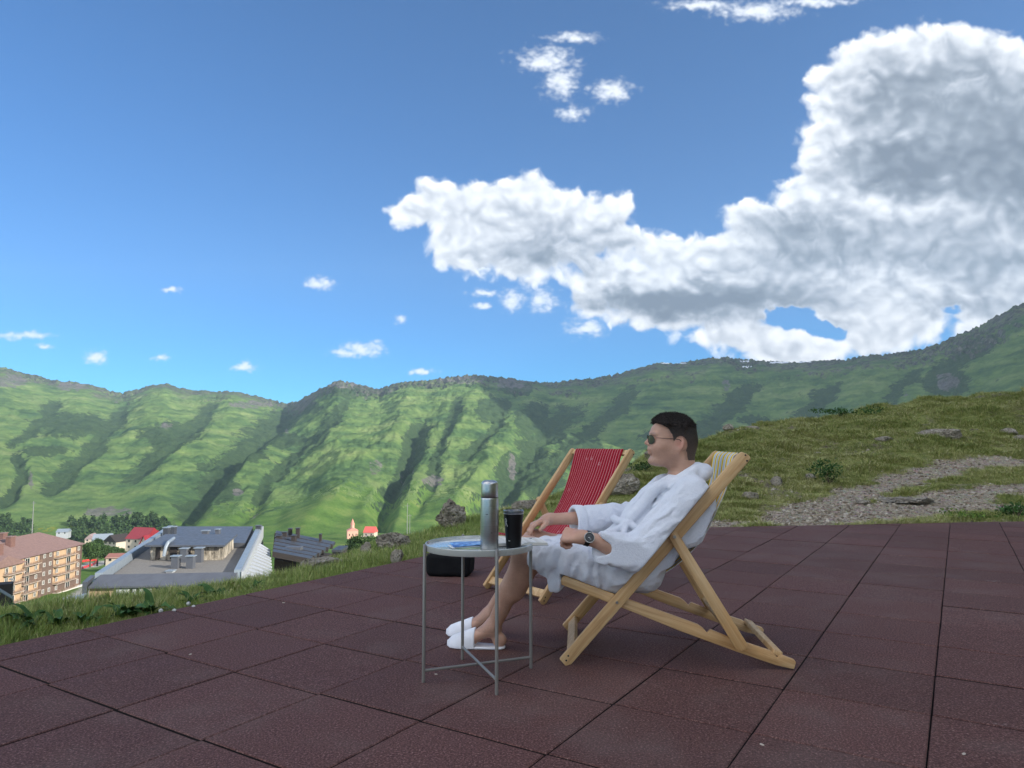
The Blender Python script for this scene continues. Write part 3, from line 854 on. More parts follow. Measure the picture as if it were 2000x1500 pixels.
def build_far():
    # valley floor (55 .. 1000 m)
    azs = np.radians(np.concatenate([np.linspace(-180, -44, 70)[:-1], np.linspace(-44, 44, 420), np.linspace(44, 180, 70)[1:]]))
    rs = 50.0 * (1150 / 50.0) ** np.linspace(0, 1, 190)
    def zf(X, Y, A, Rr):
        z = far_z(X, Y, A, Rr)
        w = sstep(58, 66, Rr)
        # under the near hill mass keep below it
        nz_ = near_z(X, Y, False)
        return np.where(Rr < 66, nz_ * (1 - w) + z * w - .4 * (1 - w), z) - (Rr < 62) * .5
    me, X, Y, Z = polar_mesh('valley_ground', azs, rs, zf, M_VALLEY)
    px, py = to_px(X, Y, Z)
    nz_ = fbm2(px / 20, py / 8, 3, 91)
    fl = (1 - sstep(.6, 1.1, np.sqrt(((px + 14 * nz_ - 158) / 34) ** 2 + ((py - 1037) / 9) ** 2))) + (1 - sstep(.6, 1.1, np.sqrt(((px - 90) / 26) ** 2 + ((py - 1032) / 5) ** 2))) * .3
    fattr(me, 'flowers', np.clip(fl, 0, 1).ravel())
    rd = np.zeros(X.shape)
    for pts, w in ROADS:
        w3 = [valley_hit(*p)[:2] for p in pts]
        rd = np.maximum(rd, 1 - sstep(.8, 1.15, seg_dist(X, Y, w3) / w + .15 * nz_))
    fattr(me, 'road', rd.ravel())
    struct('valley_ground', me)
    azs = np.radians(np.concatenate([np.linspace(-75, -39, 60)[:-1], np.linspace(-39, 39, 1050), np.linspace(39, 100, 110)[1:]]))
    rs = np.concatenate([900 * (2.0) ** np.linspace(0, 1, 150)[:-1], np.linspace(1800, 4400, 330)])
    mk = {}
    def zm(X, Y, A, Rr):
        z = far_z(X, Y, A, Rr, mk)
        return z - 2.0 * (Rr < 1050) * (1 - (Rr - 900) / 150)
    me, X, Y, Z = polar_mesh('mountain_range', azs, rs, zm, M_MOUNT)
    for k in ('t', 'gully', 'rock', 'snow', 'dark'): fattr(me, k, mk[k].ravel())
    struct('mountain_range', me)
build_far()

# air between here and the far side of the valley
hz = MB().box((0, 1300, 560), (9600, 7800, 1480)).mesh('haze')
hm = bpy.data.materials.new('air'); hm.use_nodes = True; hm.node_tree.nodes.clear()
_o = hm.node_tree.nodes.new('ShaderNodeOutputMaterial'); _v = hm.node_tree.nodes.new('ShaderNodeVolumePrincipled')
_v.inputs['Color'].default_value = (.62, .82, 1.0, 1); _v.inputs['Density'].default_value = 0.000072; _v.inputs['Anisotropy'].default_value = 0.2
hm.node_tree.links.new(_v.outputs[0], _o.inputs['Volume'])
hz.materials.append(hm)
ho = link('haze', hz); ho['kind'] = 'stuff'

# ------------------------------------------------------------------ patio of rubber tiles
def b_tile(nt):
    oi = nt.node('ShaderNodeObjectInfo'); geo = nt.node('ShaderNodeNewGeometry').outputs['Position']
    n1 = nt.noise(geo, 130, 3, .85); n2 = nt.noise(geo, 2.4, 5, .6); n3 = nt.noise(geo, 60, 4, .7); n4 = nt.noise(geo, .5, 3, .5)
    v = nt.voro(geo, 230, 'F1', out='Color')
    c = nt.ramp(n1, [(.36, (.044, .015, .012)), (.5, (.102, .041, .034)), (.6, (.185, .088, .072)), (.72, (.38, .25, .21))])
    rnd = nt.math('MULTIPLY_ADD', oi.outputs['Random'], .24, .88)
    c = nt.mix(1.0, c, nt.ramp(oi.outputs['Random'], [(0, .86), (1, 1.12)]), 'MULTIPLY')
    dust = nt.mr(nt.math('ADD', nt.math('MULTIPLY', n2, .7), nt.math('MULTIPLY', n4, .4)), .50, .70)
    c = nt.mix(nt.math('MULTIPLY', dust, .26), c, (.19, .145, .13))
    spk = nt.mr(nt.noise(geo, 1.9, 6, .75), .635, .70)
    c = nt.mix(nt.math('MULTIPLY', spk, nt.math('MULTIPLY', nt.mr(n3, .45, .6), .55)), c, (.34, .30, .28))
    h = nt.math('ADD', n1, nt.math('MULTIPLY', n3, .4))
    return {'Base Color': c, 'Roughness': nt.mr(n2, .3, .7, .78, .9), 'Specular IOR Level': .35, 'Normal': nt.bump(h, .9, .004)}
M_TILE = material('rubber_tile', b_tile)
M_SUB = plain('patio_base', (.022, .014, .015), .95, bump=.5, bscale=40)
M_JOINT = plain('joint_dirt', (.010, .006, .006), 1.0)
def clip_poly(poly, a, nrm):
    out = []
    for i in range(len(poly)):
        p, q = poly[i], poly[(i + 1) % len(poly)]
        dp, dq = (p - a) @ nrm, (q - a) @ nrm
        if dp <= 0: out.append(p)
        if (dp < 0) != (dq < 0) and abs(dp - dq) > 1e-9: out.append(p + (q - p) * dp / (dp - dq))
    return out
def tile_mesh(poly, c, name='tile'):
    m = MB(); n = len(poly); poly = [np.array(p) - c for p in poly]
    cen = sum(poly) / n
    top = []
    for p in poly:
        d = cen - p; L = np.linalg.norm(d); top.append(p + d / L * min(.006, L * .3))
    V = [(*p, -.028) for p in poly] + [(*p, -.0035) for p in poly] + [(*p, 0) for p in top]
    fs = [tuple(range(2 * n, 3 * n))]
    for i in range(n):
        j = (i + 1) % n
        fs += [(i, j, n + j, n + i), (n + i, n + j, 2 * n + j, 2 * n + i)]
    m.add(V, fs)
    me = m.mesh(name, M_TILE); me.materials.append(M_JOINT)
    for k, p in enumerate(me.polygons):
        if k > 0 and (k - 1) % 2 == 0: p.material_index = 1
    return me
def build_patio():
    base = MB()
    pts = [(*p, -.030) for p in PATIO]
    base.prism(pts, (0, 0, -.05))
    patio = struct('patio', base.mesh('patio', M_SUB))
    rr = np.random.default_rng(11)
    tiles = []
    g = .0026; gy = .0055
    sq = [np.array(a) for a in ((g, gy), (.5 - g, gy), (.5 - g, .5 - gy), (g, .5 - gy))]
    full = None
    for i in range(-26, 26):
        coljit = rr.normal() * .006
        for j in range(-30, 30):
            o = T0 + VQ * (i * .5) + VP * (j * .5 + coljit)
            ang = rr.normal() * .0022; ca, sa = math.cos(ang), math.sin(ang)
            poly = []
            for p in [sq[0], sq[1], sq[2], sq[3]]:
                q = p - .25; q = np.array([q[0] * ca - q[1] * sa, q[0] * sa + q[1] * ca]) + .25
                poly.append(o + VQ * q[0] + VP * q[1])
            poly = poly[::-1] if True else poly
            # orientation: make ccw
            ar = sum(poly[k][0] * poly[(k + 1) % 4][1] - poly[(k + 1) % 4][0] * poly[k][1] for k in range(4))
            if ar < 0: poly = poly[::-1]
            c0 = sum(poly) / 4
            if inside_dist(c0[0], c0[1]) > .36: continue
            cut = poly
            for k in range(4):
                a = PATIO[k]; b = PATIO[(k + 1) % 4]; e = (b - a) / np.linalg.norm(b - a)
                cut = clip_poly(cut, a, np.array([e[1], -e[0]]))
                if len(cut) < 3: break
            if len(cut) < 3: continue
            ar = sum(cut[k][0] * cut[(k + 1) % len(cut)][1] - cut[(k + 1) % len(cut)][0] * cut[k][1] for k in range(len(cut))) / 2
            if ar < .004: continue
            px, py = to_px(np.array([c0[0]]), np.array([c0[1]]), np.array([0.0]))
            vis = (c0[1] > .8) and -150 < px[0] < 2150 and py[0] < 1640
            tiles.append((0 if vis else 1, np.linalg.norm(c0), c0, cut, len(cut) == 4 and abs(ar - (.5 - 2 * g) * (.5 - 2 * gy)) < 1e-4, rr.normal() * .0011, ang))
    tiles.sort(key=lambda t: (t[0], t[1]))
    rest = MB(); rest_i = []
    for k, (vis, dist, c0, cut, whole, dz, ang) in enumerate(tiles):
        if k < 300 and vis == 0:
            if whole:
                if full is None:
                    loc = [np.array([-VQ * (.25 - g) - VP * (.25 - gy)]).ravel(), np.array([VQ * (.25 - g) - VP * (.25 - gy)]).ravel(), np.array([VQ * (.25 - g) + VP * (.25 - gy)]).ravel(), np.array([-VQ * (.25 - g) + VP * (.25 - gy)]).ravel()]
                    a2 = sum(loc[q][0] * loc[(q + 1) % 4][1] - loc[(q + 1) % 4][0] * loc[q][1] for q in range(4))
                    if a2 < 0: loc = loc[::-1]
                    full = tile_mesh(loc, np.zeros(2))
                o = link('tile', full, patio, (c0[0], c0[1], dz), (0, 0, -ang))
            else:
                o = link('tile', tile_mesh(cut, c0), patio, (c0[0], c0[1], dz))
        else:
            m = tile_mesh(cut, c0); n = len(m.vertices)
            V = [(v.co.x + c0[0], v.co.y + c0[1], v.co.z + dz) for v in m.vertices]
            rest_i += [p.material_index for p in m.polygons]
            rest.add(V, [tuple(p.vertices) for p in m.polygons])
            bpy.data.meshes.remove(m)
    if rest.v:
        rme = rest.mesh('tile', M_TILE); rme.materials.append(M_JOINT); rme.polygons.foreach_set('material_index', np.array(rest_i, dtype=np.int32)); o = link('tile', rme, patio); o['kind'] = 'stuff'
    print('tiles', len(tiles))
build_patio()
# ------------------------------------------------------------------ deck chairs
def b_wood(nt):
    gl = nt.attr('gl').outputs['Fac']; ga = nt.attr('ga').outputs['Fac']; tc = nt.node('ShaderNodeTexCoord').outputs['Object']
    sp = nt.node('ShaderNodeSeparateXYZ'); nt.put(sp.inputs[0], tc)
    cb = nt.node('ShaderNodeCombineXYZ'); nt.put(cb.inputs[0], nt.math('MULTIPLY', gl, 2.2)); nt.put(cb.inputs[1], nt.math('MULTIPLY', ga, 34)); nt.put(cb.inputs[2], nt.math('MULTIPLY', sp.outputs[1], 34))
    g = nt.noise(cb.outputs[0], 1.0, 6, .62, .8)
    cb2 = nt.node('ShaderNodeCombineXYZ'); nt.put(cb2.inputs[0], nt.math('MULTIPLY', gl, 9)); nt.put(cb2.inputs[1], nt.math('MULTIPLY', ga, 260)); nt.put(cb2.inputs[2], nt.math('MULTIPLY', sp.outputs[1], 260))
    f = nt.noise(cb2.outputs[0], 1.0, 3, .6)
    big = nt.noise(tc, 2.1, 3)
    c = nt.ramp(nt.math('ADD', nt.math('MULTIPLY', g, .75), nt.math('MULTIPLY', f, .25)), [(.32, (.40, .215, .085)), (.48, (.56, .35, .16)), (.62, (.68, .47, .25))])
    c = nt.mix(nt.mr(big, .45, .65, 0, .35), c, (.62, .33, .11))
    # knots
    kv = nt.node('ShaderNodeCombineXYZ'); nt.put(kv.inputs[0], nt.math('MULTIPLY', gl, 3.2)); nt.put(kv.inputs[1], nt.math('MULTIPLY', ga, 14)); nt.put(kv.inputs[2], nt.math('MULTIPLY', sp.outputs[1], 14))
    k = nt.voro(kv.outputs[0], 1.0, 'F1')
    c = nt.mix(nt.mr(k, .16, .07, 0, .75), c, (.20, .085, .03))
    return {'Base Color': c, 'Roughness': .5, 'Specular IOR Level': .4, 'Normal': nt.bump(f, .25, .002)}
M_WOOD = material('pine_wood', b_wood)
M_SCREW = plain('dark_screw', (.05, .05, .05), .4, .8)
M_BOLT = plain('steel_bolt', (.45, .42, .38), .35, .9)
CO = G(1105, 1300)[:2]; CA = np.array([.9956, -.093]); CW = np.array([.093, .9956]); CWID = .60
def chair_uz(px, py):
    d = ray(px, py); n = CW; t = (CO @ n) / (d[0] * n[0] + d[1] * n[1])
    p = np.array([d[0] * t, d[1] * t]); return float((p - CO) @ CA), float(CAMH + d[2] * t)
A_OUT = [chair_uz(*p) for p in ((1092.4, 1287.5), (1105, 1301.5), (1116, 1297.5), (1467, 896.5), (1463, 889), (1449, 882.5), (1441, 888))]
B_TOP = [chair_uz(*p) for p in ((1101, 1126.5), (1176, 1154), (1227.6, 1173.5), (1365, 1223), (1375, 1230), (1384, 1240), (1390, 1233), (1427.6, 1248.6), (1457, 1258), (1508.6, 1275), (1517, 1281), (1522, 1289), (1527.6, 1282), (1556, 1293), (1559, 1298))]
B_BOT = [chair_uz(*p) for p in ((1555, 1312), (1519.5, 1303.5), (1452, 1280.5), (1330, 1236), (1222, 1192.5), (1097, 1145), (1095, 1139), (1097, 1130))]
C_OUT = [chair_uz(*p) for p in ((1305, 1049), (1309, 1040), (1316, 1037), (1323, 1040), (1458, 1256), (1455, 1265), (1444, 1270), (1436, 1266))]
def member(outline, v0, v1, bev=.0035):
    """a shaped board: outline in the u-z plane, thickness from v0 to v1"""
    o = np.array(outline)
    m = MB().prism([(u, v0, z) for u, z in outline], (0, v1 - v0, 0))
    me = m.mesh('board', M_WOOD, bevel=bev, seg=2)
    c = o.mean(0); q = o - c
    w_, vec = np.linalg.eigh(q.T @ q); d = vec[:, -1]; pr = vec[:, 0]
    co = np.zeros(len(me.vertices) * 3); me.vertices.foreach_get('co', co); co = co.reshape(-1, 3)
    uz = co[:, [0, 2]] - c; off = random.random() * 20
    fattr(me, 'gl', uz @ d + off); fattr(me, 'ga', uz @ pr + off)
    return me
def bar(u, z, v0, v1, wu, wz, ang=0.0, bev=.003):
    M = Matrix.Rotation(ang, 3, 'Y')
    m = MB().box((u, (v0 + v1) / 2, z), (wu, v1 - v0, wz), M=M)
    me = m.mesh('bar', M_WOOD, bevel=bev)
    co = np.zeros(len(me.vertices) * 3); me.vertices.foreach_get('co', co); co = co.reshape(-1, 3); off = random.random() * 20
    fattr(me, 'gl', co[:, 1] + off); fattr(me, 'ga', co[:, 0] + off)
    return me
def catmull(P_, n=8):
    P_ = [np.array(p, float) for p in P_]; P_ = [2 * P_[0] - P_[1]] + P_ + [2 * P_[-1] - P_[-2]]
    out = []
    for i in range(1, len(P_) - 2):
        a, b, c, d = P_[i - 1:i + 3]
        for k in range(n):
            t = k / n
            out.append(.5 * (2 * b + (c - a) * t + (2 * a - 5 * b + 4 * c - d) * t * t + (3 * b - a - 3 * c + d) * t ** 3))
    out.append(P_[-2]); return np.array(out)
def fabric(sling, v0, v1, mat, sag=.0, wr=.004, nv=42, seed=1, edge_in=.0):
    L = catmull(sling, 12); n = len(L)
    s = np.concatenate([[0], np.cumsum(np.linalg.norm(np.diff(L, axis=0), axis=1))])
    tt = np.linspace(0, 1, n)
    V = []; across = []; along = []
    tn = np.gradient(L, axis=0); tn /= np.linalg.norm(tn, axis=1)[:, None]; nr = np.stack([-tn[:, 1], tn[:, 0]], 1)
    for j in range(nv):
        q = j / (nv - 1)
        for i in range(n):
            mid = math.sin(math.pi * min(1, max(0, s[i] / s[-1])))
            inset = edge_in * mid
            v = v0 + inset + (v1 - v0 - 2 * inset) * q
            d = sag * mid * (math.sin(math.pi * q)) + wr * (perlin2(np.array([q * 9 + seed]), np.array([s[i] * 2.2]))[0] * mid + .5 * perlin2(np.array([q * 23 + seed]), np.array([s[i] * 3]))[0])
            V.append((L[i][0] - nr[i][0] * d, v, L[i][1] - nr[i][1] * d)); across.append(q); along.append(s[i])
    i = np.arange(nv * n).reshape(nv, n)
    Fq = np.stack([i[:-1, :-1], i[:-1, 1:], i[1:, 1:], i[1:, :-1]], -1).reshape(-1, 4)
    me = np_mesh('fabric', V, Fq, mat, True)
    fattr(me, 'across', across); fattr(me, 'along', along)
    return me
def b_yellow(nt):
    a = nt.attr('across').outputs['Fac']; tc = nt.node('ShaderNodeTexCoord').outputs['Object']
    s = nt.math('FRACT', nt.math('MULTIPLY', a, 5.5))
    c = nt.ramp(s, [(0, (.70, .69, .66)), (.12, (.78, .50, .008)), (.52, (.70, .69, .66)), (.70, (.40, .42, .48)), (.88, (.70, .69, .66))], 'CONSTANT')
    w = nt.noise(tc, 500, 2)
    return {'Base Color': c, 'Roughness': .85, 'Normal': nt.bump(w, .3, .001), 'Specular IOR Level': .2}
def b_red(nt):
    a = nt.attr('across').outputs['Fac']; l = nt.attr('along').outputs['Fac']; tc = nt.node('ShaderNodeTexCoord').outputs['Object']
    back = nt.node('ShaderNodeNewGeometry').outputs['Backfacing']
    s = nt.math('FRACT', nt.math('MULTIPLY', a, 20.0))
    c = nt.ramp(s, [(0, (.26, .004, .014)), (.42, (.31, .006, .018)), (.84, (.62, .34, .35)), (.96, (.26, .004, .014))], 'CONSTANT')
    c = nt.mix(nt.math('MULTIPLY', nt.mr(nt.math('FRACT', nt.math('MULTIPLY', a, 30)), .45, .5), .0), c, (.3, 0, 0))
    # small woven motifs in some of the stripes
    cb = nt.node('ShaderNodeCombineXYZ'); nt.put(cb.inputs[0], nt.math('MULTIPLY', a, 5.0)); nt.put(cb.inputs[1], nt.math('MULTIPLY', l, 9.0))
    v = nt.voro(cb.outputs[0], 1.0, 'F1')
    mot = nt.math('MULTIPLY', nt.mr(v, .16, .10), nt.mr(nt.noise(tc, 160, 2), .46, .54))
    c = nt.mix(nt.math('MULTIPLY', mot, .35), c, (.78, .55, .55))
    c = nt.mix(nt.math('MULTIPLY', back, .55), c, (.42, .22, .22))
    return {'Base Color': c, 'Roughness': .85, 'Normal': nt.bump(nt.noise(tc, 500, 2), .3, .001), 'Specular IOR Level': .2}
M_YEL = material('yellow_striped_canvas', b_yellow); M_RED = material('red_striped_canvas', b_red)
def deck_chair(label, loc, rz, sling, mat, fab_label, sag, edge_in, seed):
    t = thing('deck_chair', label, 'deck chair', (loc[0], loc[1], 0), rz, 'wooden deck chairs on the patio')
    W_ = CWID; th = .023
    for v0, sgn in ((0, 1), (W_ - th, -1)):
        link('back_rail', member(A_OUT, v0, v0 + th), t)
        bv = v0 + sgn * .026
        link('seat_rail', member(B_TOP + B_BOT, bv, bv + th), t)
        cv = v0 - sgn * .026
        link('support_leg', member(C_OUT, cv, cv + th), t)
        # fittings
        face = (cv - .001) if sgn > 0 else cv + th + .001
        for pxy, r, hz_ in ((chair_uz(1316, 1047), .007, .006), (chair_uz(1205, 1176.5), .006, .005)):
            vb = face if pxy[1] > .4 else (v0 - .001 if sgn > 0 else v0 + th + .001)
            ob = link('bolt', MB().tube([(pxy[0], vb - sgn * .004, pxy[1]), (pxy[0], vb + sgn * .002, pxy[1])], r, 12).mesh('bolt', M_BOLT, smooth=40), t)
        for pxy in ((1110, 1281), (1106, 1290), (1456, 889), (1459, 900)):
            p = chair_uz(*pxy); vb = (v0 - .0005 if sgn > 0 else v0 + th + .0005)
            link('screw', MB().tube([(p[0], vb - sgn * .0006, p[1]), (p[0], vb + sgn * .002, p[1])], .0042, 10).mesh('screw', M_SCREW), t)
    aang = math.atan2(A_OUT[3][1] - A_OUT[2][1], A_OUT[3][0] - A_OUT[2][0])
    p = chair_uz(1117, 1276)
    link('foot_bar', bar(p[0], p[1], th + .001, W_ - th - .001, .052, .020, -aang), t)
    p = chair_uz(1450, 896)
    link('top_bar', bar(p[0], p[1], th + .001, W_ - th - .001, .040, .022, -aang), t)
    p = chair_uz(1523, 1283)
    link('rear_bar', bar(p[0], p[1] + .006, .03, W_ - .03, .040, .022, R(20)), t)
    p = chair_uz(1108, 1137)
    link('front_bar', bar(p[0], p[1], .05, W_ - .05, .034, .022, R(20)), t)
    p = chair_uz(1428, 1236)
    link('support_bar', bar(p[0], p[1], .0, W_, .022, .05, R(-28)), t)
    f = link('canvas', fabric(sling, .062, W_ - .062, mat, sag, seed=seed, edge_in=edge_in), t)
    f['label'] = fab_label
    sol = f.modifiers.new('thick', 'SOLIDIFY'); sol.thickness = .0016
    return t
def mid_uz(px, py):
    """same, in the plane through the middle of the chair"""
    d = ray(px, py); o = CO + CW * .3; t = (o @ CW) / (d[0] * CW[0] + d[1] * CW[1])
    p = np.array([d[0] * t, d[1] * t]); return float((p - CO) @ CA), float(CAMH + d[2] * t)
CRZ = math.atan2(CA[1], CA[0])
ta = chair_uz(1450, 893); fa = chair_uz(1104, 1131)
SL_Y = [(ta[0] - .005, ta[1] + .018), (ta[0] - .028, ta[1] - .012), mid_uz(1402, 945), mid_uz(1386, 985), mid_uz(1360, 1040), mid_uz(1322, 1083), mid_uz(1280, 1112), mid_uz(1235, 1134), mid_uz(1190, 1145), mid_uz(1150, 1143), (fa[0] + .01, fa[1] + .002), (fa[0] - .014, fa[1] + .004)]
chair_y = deck_chair('pine deck chair with yellow and grey striped canvas, the man in white sits in it', CO, CRZ, SL_Y, M_YEL, 'yellow, grey and white striped canvas', .0, .05, 3)
RO = G(1062, 1181)[:2]; RF = G(949, 1149)[:2]
rw = (RF - RO) / np.linalg.norm(RF - RO); ra_ = np.array([rw[1], -rw[0]])
SL_R = [(ta[0] + .004, ta[1] + .018), (ta[0] - .02, ta[1] + .0), (ta[0] - .085, ta[1] - .17), (ta[0] - .18, ta[1] - .35), (ta[0] - .31, ta[1] - .51), (.30, .27), (.17, .27), (fa[0] + .02, fa[1] + .002), (fa[0] - .014, fa[1] + .004)]
chair_r = deck_chair('empty pine deck chair with red white striped canvas, behind the sitting man', RO, math.atan2(ra_[1], ra_[0]), SL_R, M_RED, 'red canvas with thin white stripes', .03, .012, 8)

# ------------------------------------------------------------------ tray table
M_GREY = plain('greige_metal', (.19, .178, .158), .42, .0, .05, 3, spec=.6, coat=.2)
M_TOP = plain('greige_tray', (.42, .43, .39), .24, .0, .03, 3, spec=.7, coat=.6)
_LG = [G(827, 1333), G(970, 1357), G(1037, 1305), G(904, 1289)]
TC = sum(l[:2] for l in _LG) / 4; TH = .548
def build_table():
    t = thing('tray_table', 'round grey metal tray table with four thin legs, in front of the sitting man', 'table', (TC[0], TC[1], 0))
    r = .224
    prof = [(.0, .516), (r - .006, .516), (r, .5175), (r + .002, .522), (r + .002, .541), (r, .5435), (r - .0025, .5435), (r - .0035, .540), (r - .007, .5335), (r - .012, .5325), (.0, .5325)]
    me = MB().lathe(prof[1:], n=96).mesh('tray', M_TOP, smooth=35)
    link('tray', me, t)
    legs = [G(827, 1333), G(970, 1357), G(1037, 1305), G(904, 1289)]
    for i, l in enumerate(legs):
        p = l[:2] - TC; d = p / np.linalg.norm(p); p = d * min(.242, max(.234, np.linalg.norm(p)))
        link('leg', MB().tube([(p[0], p[1], 0.0), (p[0], p[1], .006), (p[0], p[1], TH - .003), (p[0], p[1], TH)], [.0062, .0068, .0068, .005], 16).mesh('leg', M_GREY, smooth=40), t)
        link('bracket', MB().tube([(p[0], p[1], .508), (p[0] * .91, p[1] * .91, .508), (p[0] * .905, p[1] * .905, .517)], .003, 8).mesh('bracket', M_GREY, smooth=40), t)
    for a, b, z in ((0, 2, .046), (1, 3, .055)):
        q = []
        for k in (a, b):
            p = legs[k][:2] - TC; q.append(p / np.linalg.norm(p) * min(.242, max(.234, np.linalg.norm(p))))
        link('cross_brace', MB().tube([(*q[0], z), (*q[1], z)], .0058, 12).mesh('cross_brace', M_GREY, smooth=40), t)
build_table()
TZ = .5328
def b_steel(nt):
    tc = nt.node('ShaderNodeTexCoord').outputs['Object']
    st = nt.vmath('MULTIPLY', tc, (3, 3, 900)); n = nt.noise(st, 1.0, 3, .6)
    return {'Base Color': nt.ramp(n, [(.3, (.42, .42, .42)), (.7, (.60, .60, .59))]), 'Metallic': 1.0, 'Roughness': nt.mr(n, .3, .7, .26, .40), 'Anisotropic': .6, 'Normal': nt.bump(n, .12, .0006)}
M_STEEL = material('brushed_steel', b_steel)
M_CUPB = plain('black_cup', (.006, .006, .007), .42, 0, .05, spec=.35)
M_LID = material('smoky_lid', lambda nt: {'Base Color': (.10, .10, .105), 'Roughness': .12, 'Specular IOR Level': .6, 'Alpha': .85, 'Coat Weight': .5})
M_DARKLINE = plain('black_gasket', (.01, .01, .01), .5)
def build_thermos():
    p = P(956, 1062, 2.905)
    x, y = p[0], p[1]
    t = thing('thermos', 'tall brushed steel thermos flask standing on the tray table', 'thermos', (x, y, TZ))
    r = .0365
    link('flask', MB().lathe([(r * .94, 0), (r * .98, .002), (r, .006), (r, .197), (r * .985, .203), (r * .97, .206)], n=64).mesh('flask', M_STEEL, smooth=30), t)
    link('gasket', MB().lathe([(r * .93, .206), (r * .95, .2065), (r * .95, .2085), (r * .93, .209)], n=64).mesh('gasket', M_DARKLINE, smooth=30), t)
    pr = [(r * .95, .209), (r * .965, .2105), (r * .93, .245)]
    for a in range(0, 91, 10):
        pr.append((r * .93 - .017 + .017 * math.cos(R(a)), .260 + .016 * math.sin(R(a))))
    pr[2] = (r * .94, .235)
    link('cap', MB().lathe(pr, n=64).mesh('cap', M_STEEL, smooth=30), t)
    # two short printed marks
    for (px, py, w) in ((951, 1005, .010), (960, 1041, .007)):
        a = math.asin(max(-.9, min(.9, (P(px, py, y - r)[0] - x) / r))); z = P(px, py, y - r)[2] - TZ
        m = MB(); n = 6
        for k in range(n):
            a0 = a - w / r / 2 + w / r * k / n; a1 = a0 + w / r / n * .8
            rr_ = r + .0004
            m.add([(rr_ * math.sin(a0), -rr_ * math.cos(a0), z - .0013), (rr_ * math.sin(a1), -rr_ * math.cos(a1), z - .0013), (rr_ * math.sin(a1), -rr_ * math.cos(a1), z + .0013), (rr_ * math.sin(a0), -rr_ * math.cos(a0), z + .0013)], [(0, 1, 2, 3)])
        link('printed_mark', m.mesh('printed_mark', M_DARKLINE), t)
build_thermos()
M_WHITE = plain('white_print', (.75, .75, .74), .6)
def build_cup():
    p = P(1003, 1060, 2.955); x, y = p[0], p[1]
    t = thing('travel_cup', 'black travel cup with smoky clear lid, between the thermos and the man', 'cup', (x, y, TZ))
    link('cup_body', MB().lathe([(.0275, 0), (.0290, .001), (.0302, .004), (.0375, .100), (.0405, .132), (.0412, .1365)], n=56).mesh('cup_body', M_CUPB, smooth=30), t)
    link('steel_rim', MB().lathe([(.0411, .1366), (.0413, .1385), (.0408, .1395)], n=56).mesh('steel_rim', M_STEEL, smooth=30), t)
    l = link('lid', MB().lathe([(.0405, .1396), (.0425, .141), (.0432, .149), (.0425, .1515), (.039, .152), (.036, .148), (.01, .1475)], n=56).mesh('lid', M_LID, smooth=30), t)
    # pale emblem and mark, wrapped on the wall
    def at(a, z, e=.0005):
        r = np.interp(z, [.004, .1, .132], [.0302, .0375, .0405]) + e
        return (r * math.sin(a), -r * math.cos(a), z)
    a0 = -.95
    m = MB()
    def stroke(pts, w=.0013):
        for (aa, za), (ab, zb) in zip(pts[:-1], pts[1:]):
            dx, dz = (ab - aa) * .038, zb - za; L = math.hypot(dx, dz) + 1e-9; ox, oz = -dz / L * w / .038, dx / L * w
            m.add([at(aa - ox, za - oz), at(ab - ox, zb - oz), at(ab + ox, zb + oz), at(aa + ox, za + oz)], [(0, 1, 2, 3)])
    zc = .112
    ring = [(a0 + .13 * math.cos(k / 12 * 2 * math.pi), zc + .007 * math.sin(k / 12 * 2 * math.pi)) for k in range(13)]
    stroke(ring); stroke([(a0 - .03, zc - .006), (a0 + .22, zc - .024)]); stroke([(a0 - .03, zc - .006), (a0 - .16, zc - .024)])
    link('emblem', m.mesh('emblem', M_WHITE), t)
    m = MB(); stroke([(a0 + .25, .030), (a0 + .52, .030)], .001)
    link('printed_mark', m.mesh('printed_mark', M_WHITE), t)
build_cup()
def b_page(nt):
    tc = nt.node('ShaderNodeTexCoord').outputs['Object']
    s = nt.noise(nt.vmath('MULTIPLY', tc, (2, 2, 900)), 1, 2)
    return {'Base Color': nt.ramp(s, [(.3, (.55, .50, .42)), (.6, (.80, .77, .70))]), 'Roughness': .9}
M_PAGE = material('paper_pages', b_page)
M_COVER = plain('dark_cover', (.02, .02, .025), .5)
M_BLUE = material('blue_leaflet', lambda nt: {'Base Color': nt.ramp(nt.noise(nt.node('ShaderNodeTexCoord').outputs['Object'], 26, 4, .6, .6), [(.35, (.04, .12, .36)), (.5, (.09, .26, .62)), (.62, (.32, .55, .84))]), 'Roughness': .35})
M_LEAFB = plain('white_leaflet_paper', (.72, .74, .76), .6)
def build_book():
    # open paperback lying behind the cup, spine across
    c = P(1010, 1050, 3.07); rz = R(10)
    t = thing('open_book', 'open paperback book with cream pages, lying behind the black cup', 'book', (c[0], c[1] - .0, TZ), rz)
    def half(sgn, nm, L=.115, D=.16):
        n = 14; top = []; bot = []
        for k in range(n + 1):
            q = k / n; x = sgn * q * L
            h = .014 * (math.sin(min(1, q * 3) * math.pi / 2) ** .7) * (1 - .35 * q) + .002
            top.append((x, h)); bot.append((x, .0016))
        V = []; 
        for y in (-D / 2, D / 2):
            V += [(x, y, z) for x, z in bot] + [(x, y, z) for x, z in top]
        N = 2 * (n + 1); fs = []
        for k in range(n):
            fs += [(k, k + 1, n + 2 + k, n + 1 + k), (N + k, N + n + 1 + k, N + n + 2 + k, N + k + 1), (n + 1 + k, n + 2 + k, N + n + 2 + k, N + n + 1 + k), (k, N + k, N + k + 1, k + 1)]
        fs += [(n, N + n, N + 2 * n + 1, 2 * n + 1)]
        return MB().add(V, fs).mesh(nm, M_PAGE, smooth=30)
    link('pages', half(-1, 'pages'), t); link('pages', half(1, 'pages'), t)
    link('cover', MB().box((0, 0, .0008), (.236, .164, .0012)).mesh('cover', M_COVER), t)
build_book()
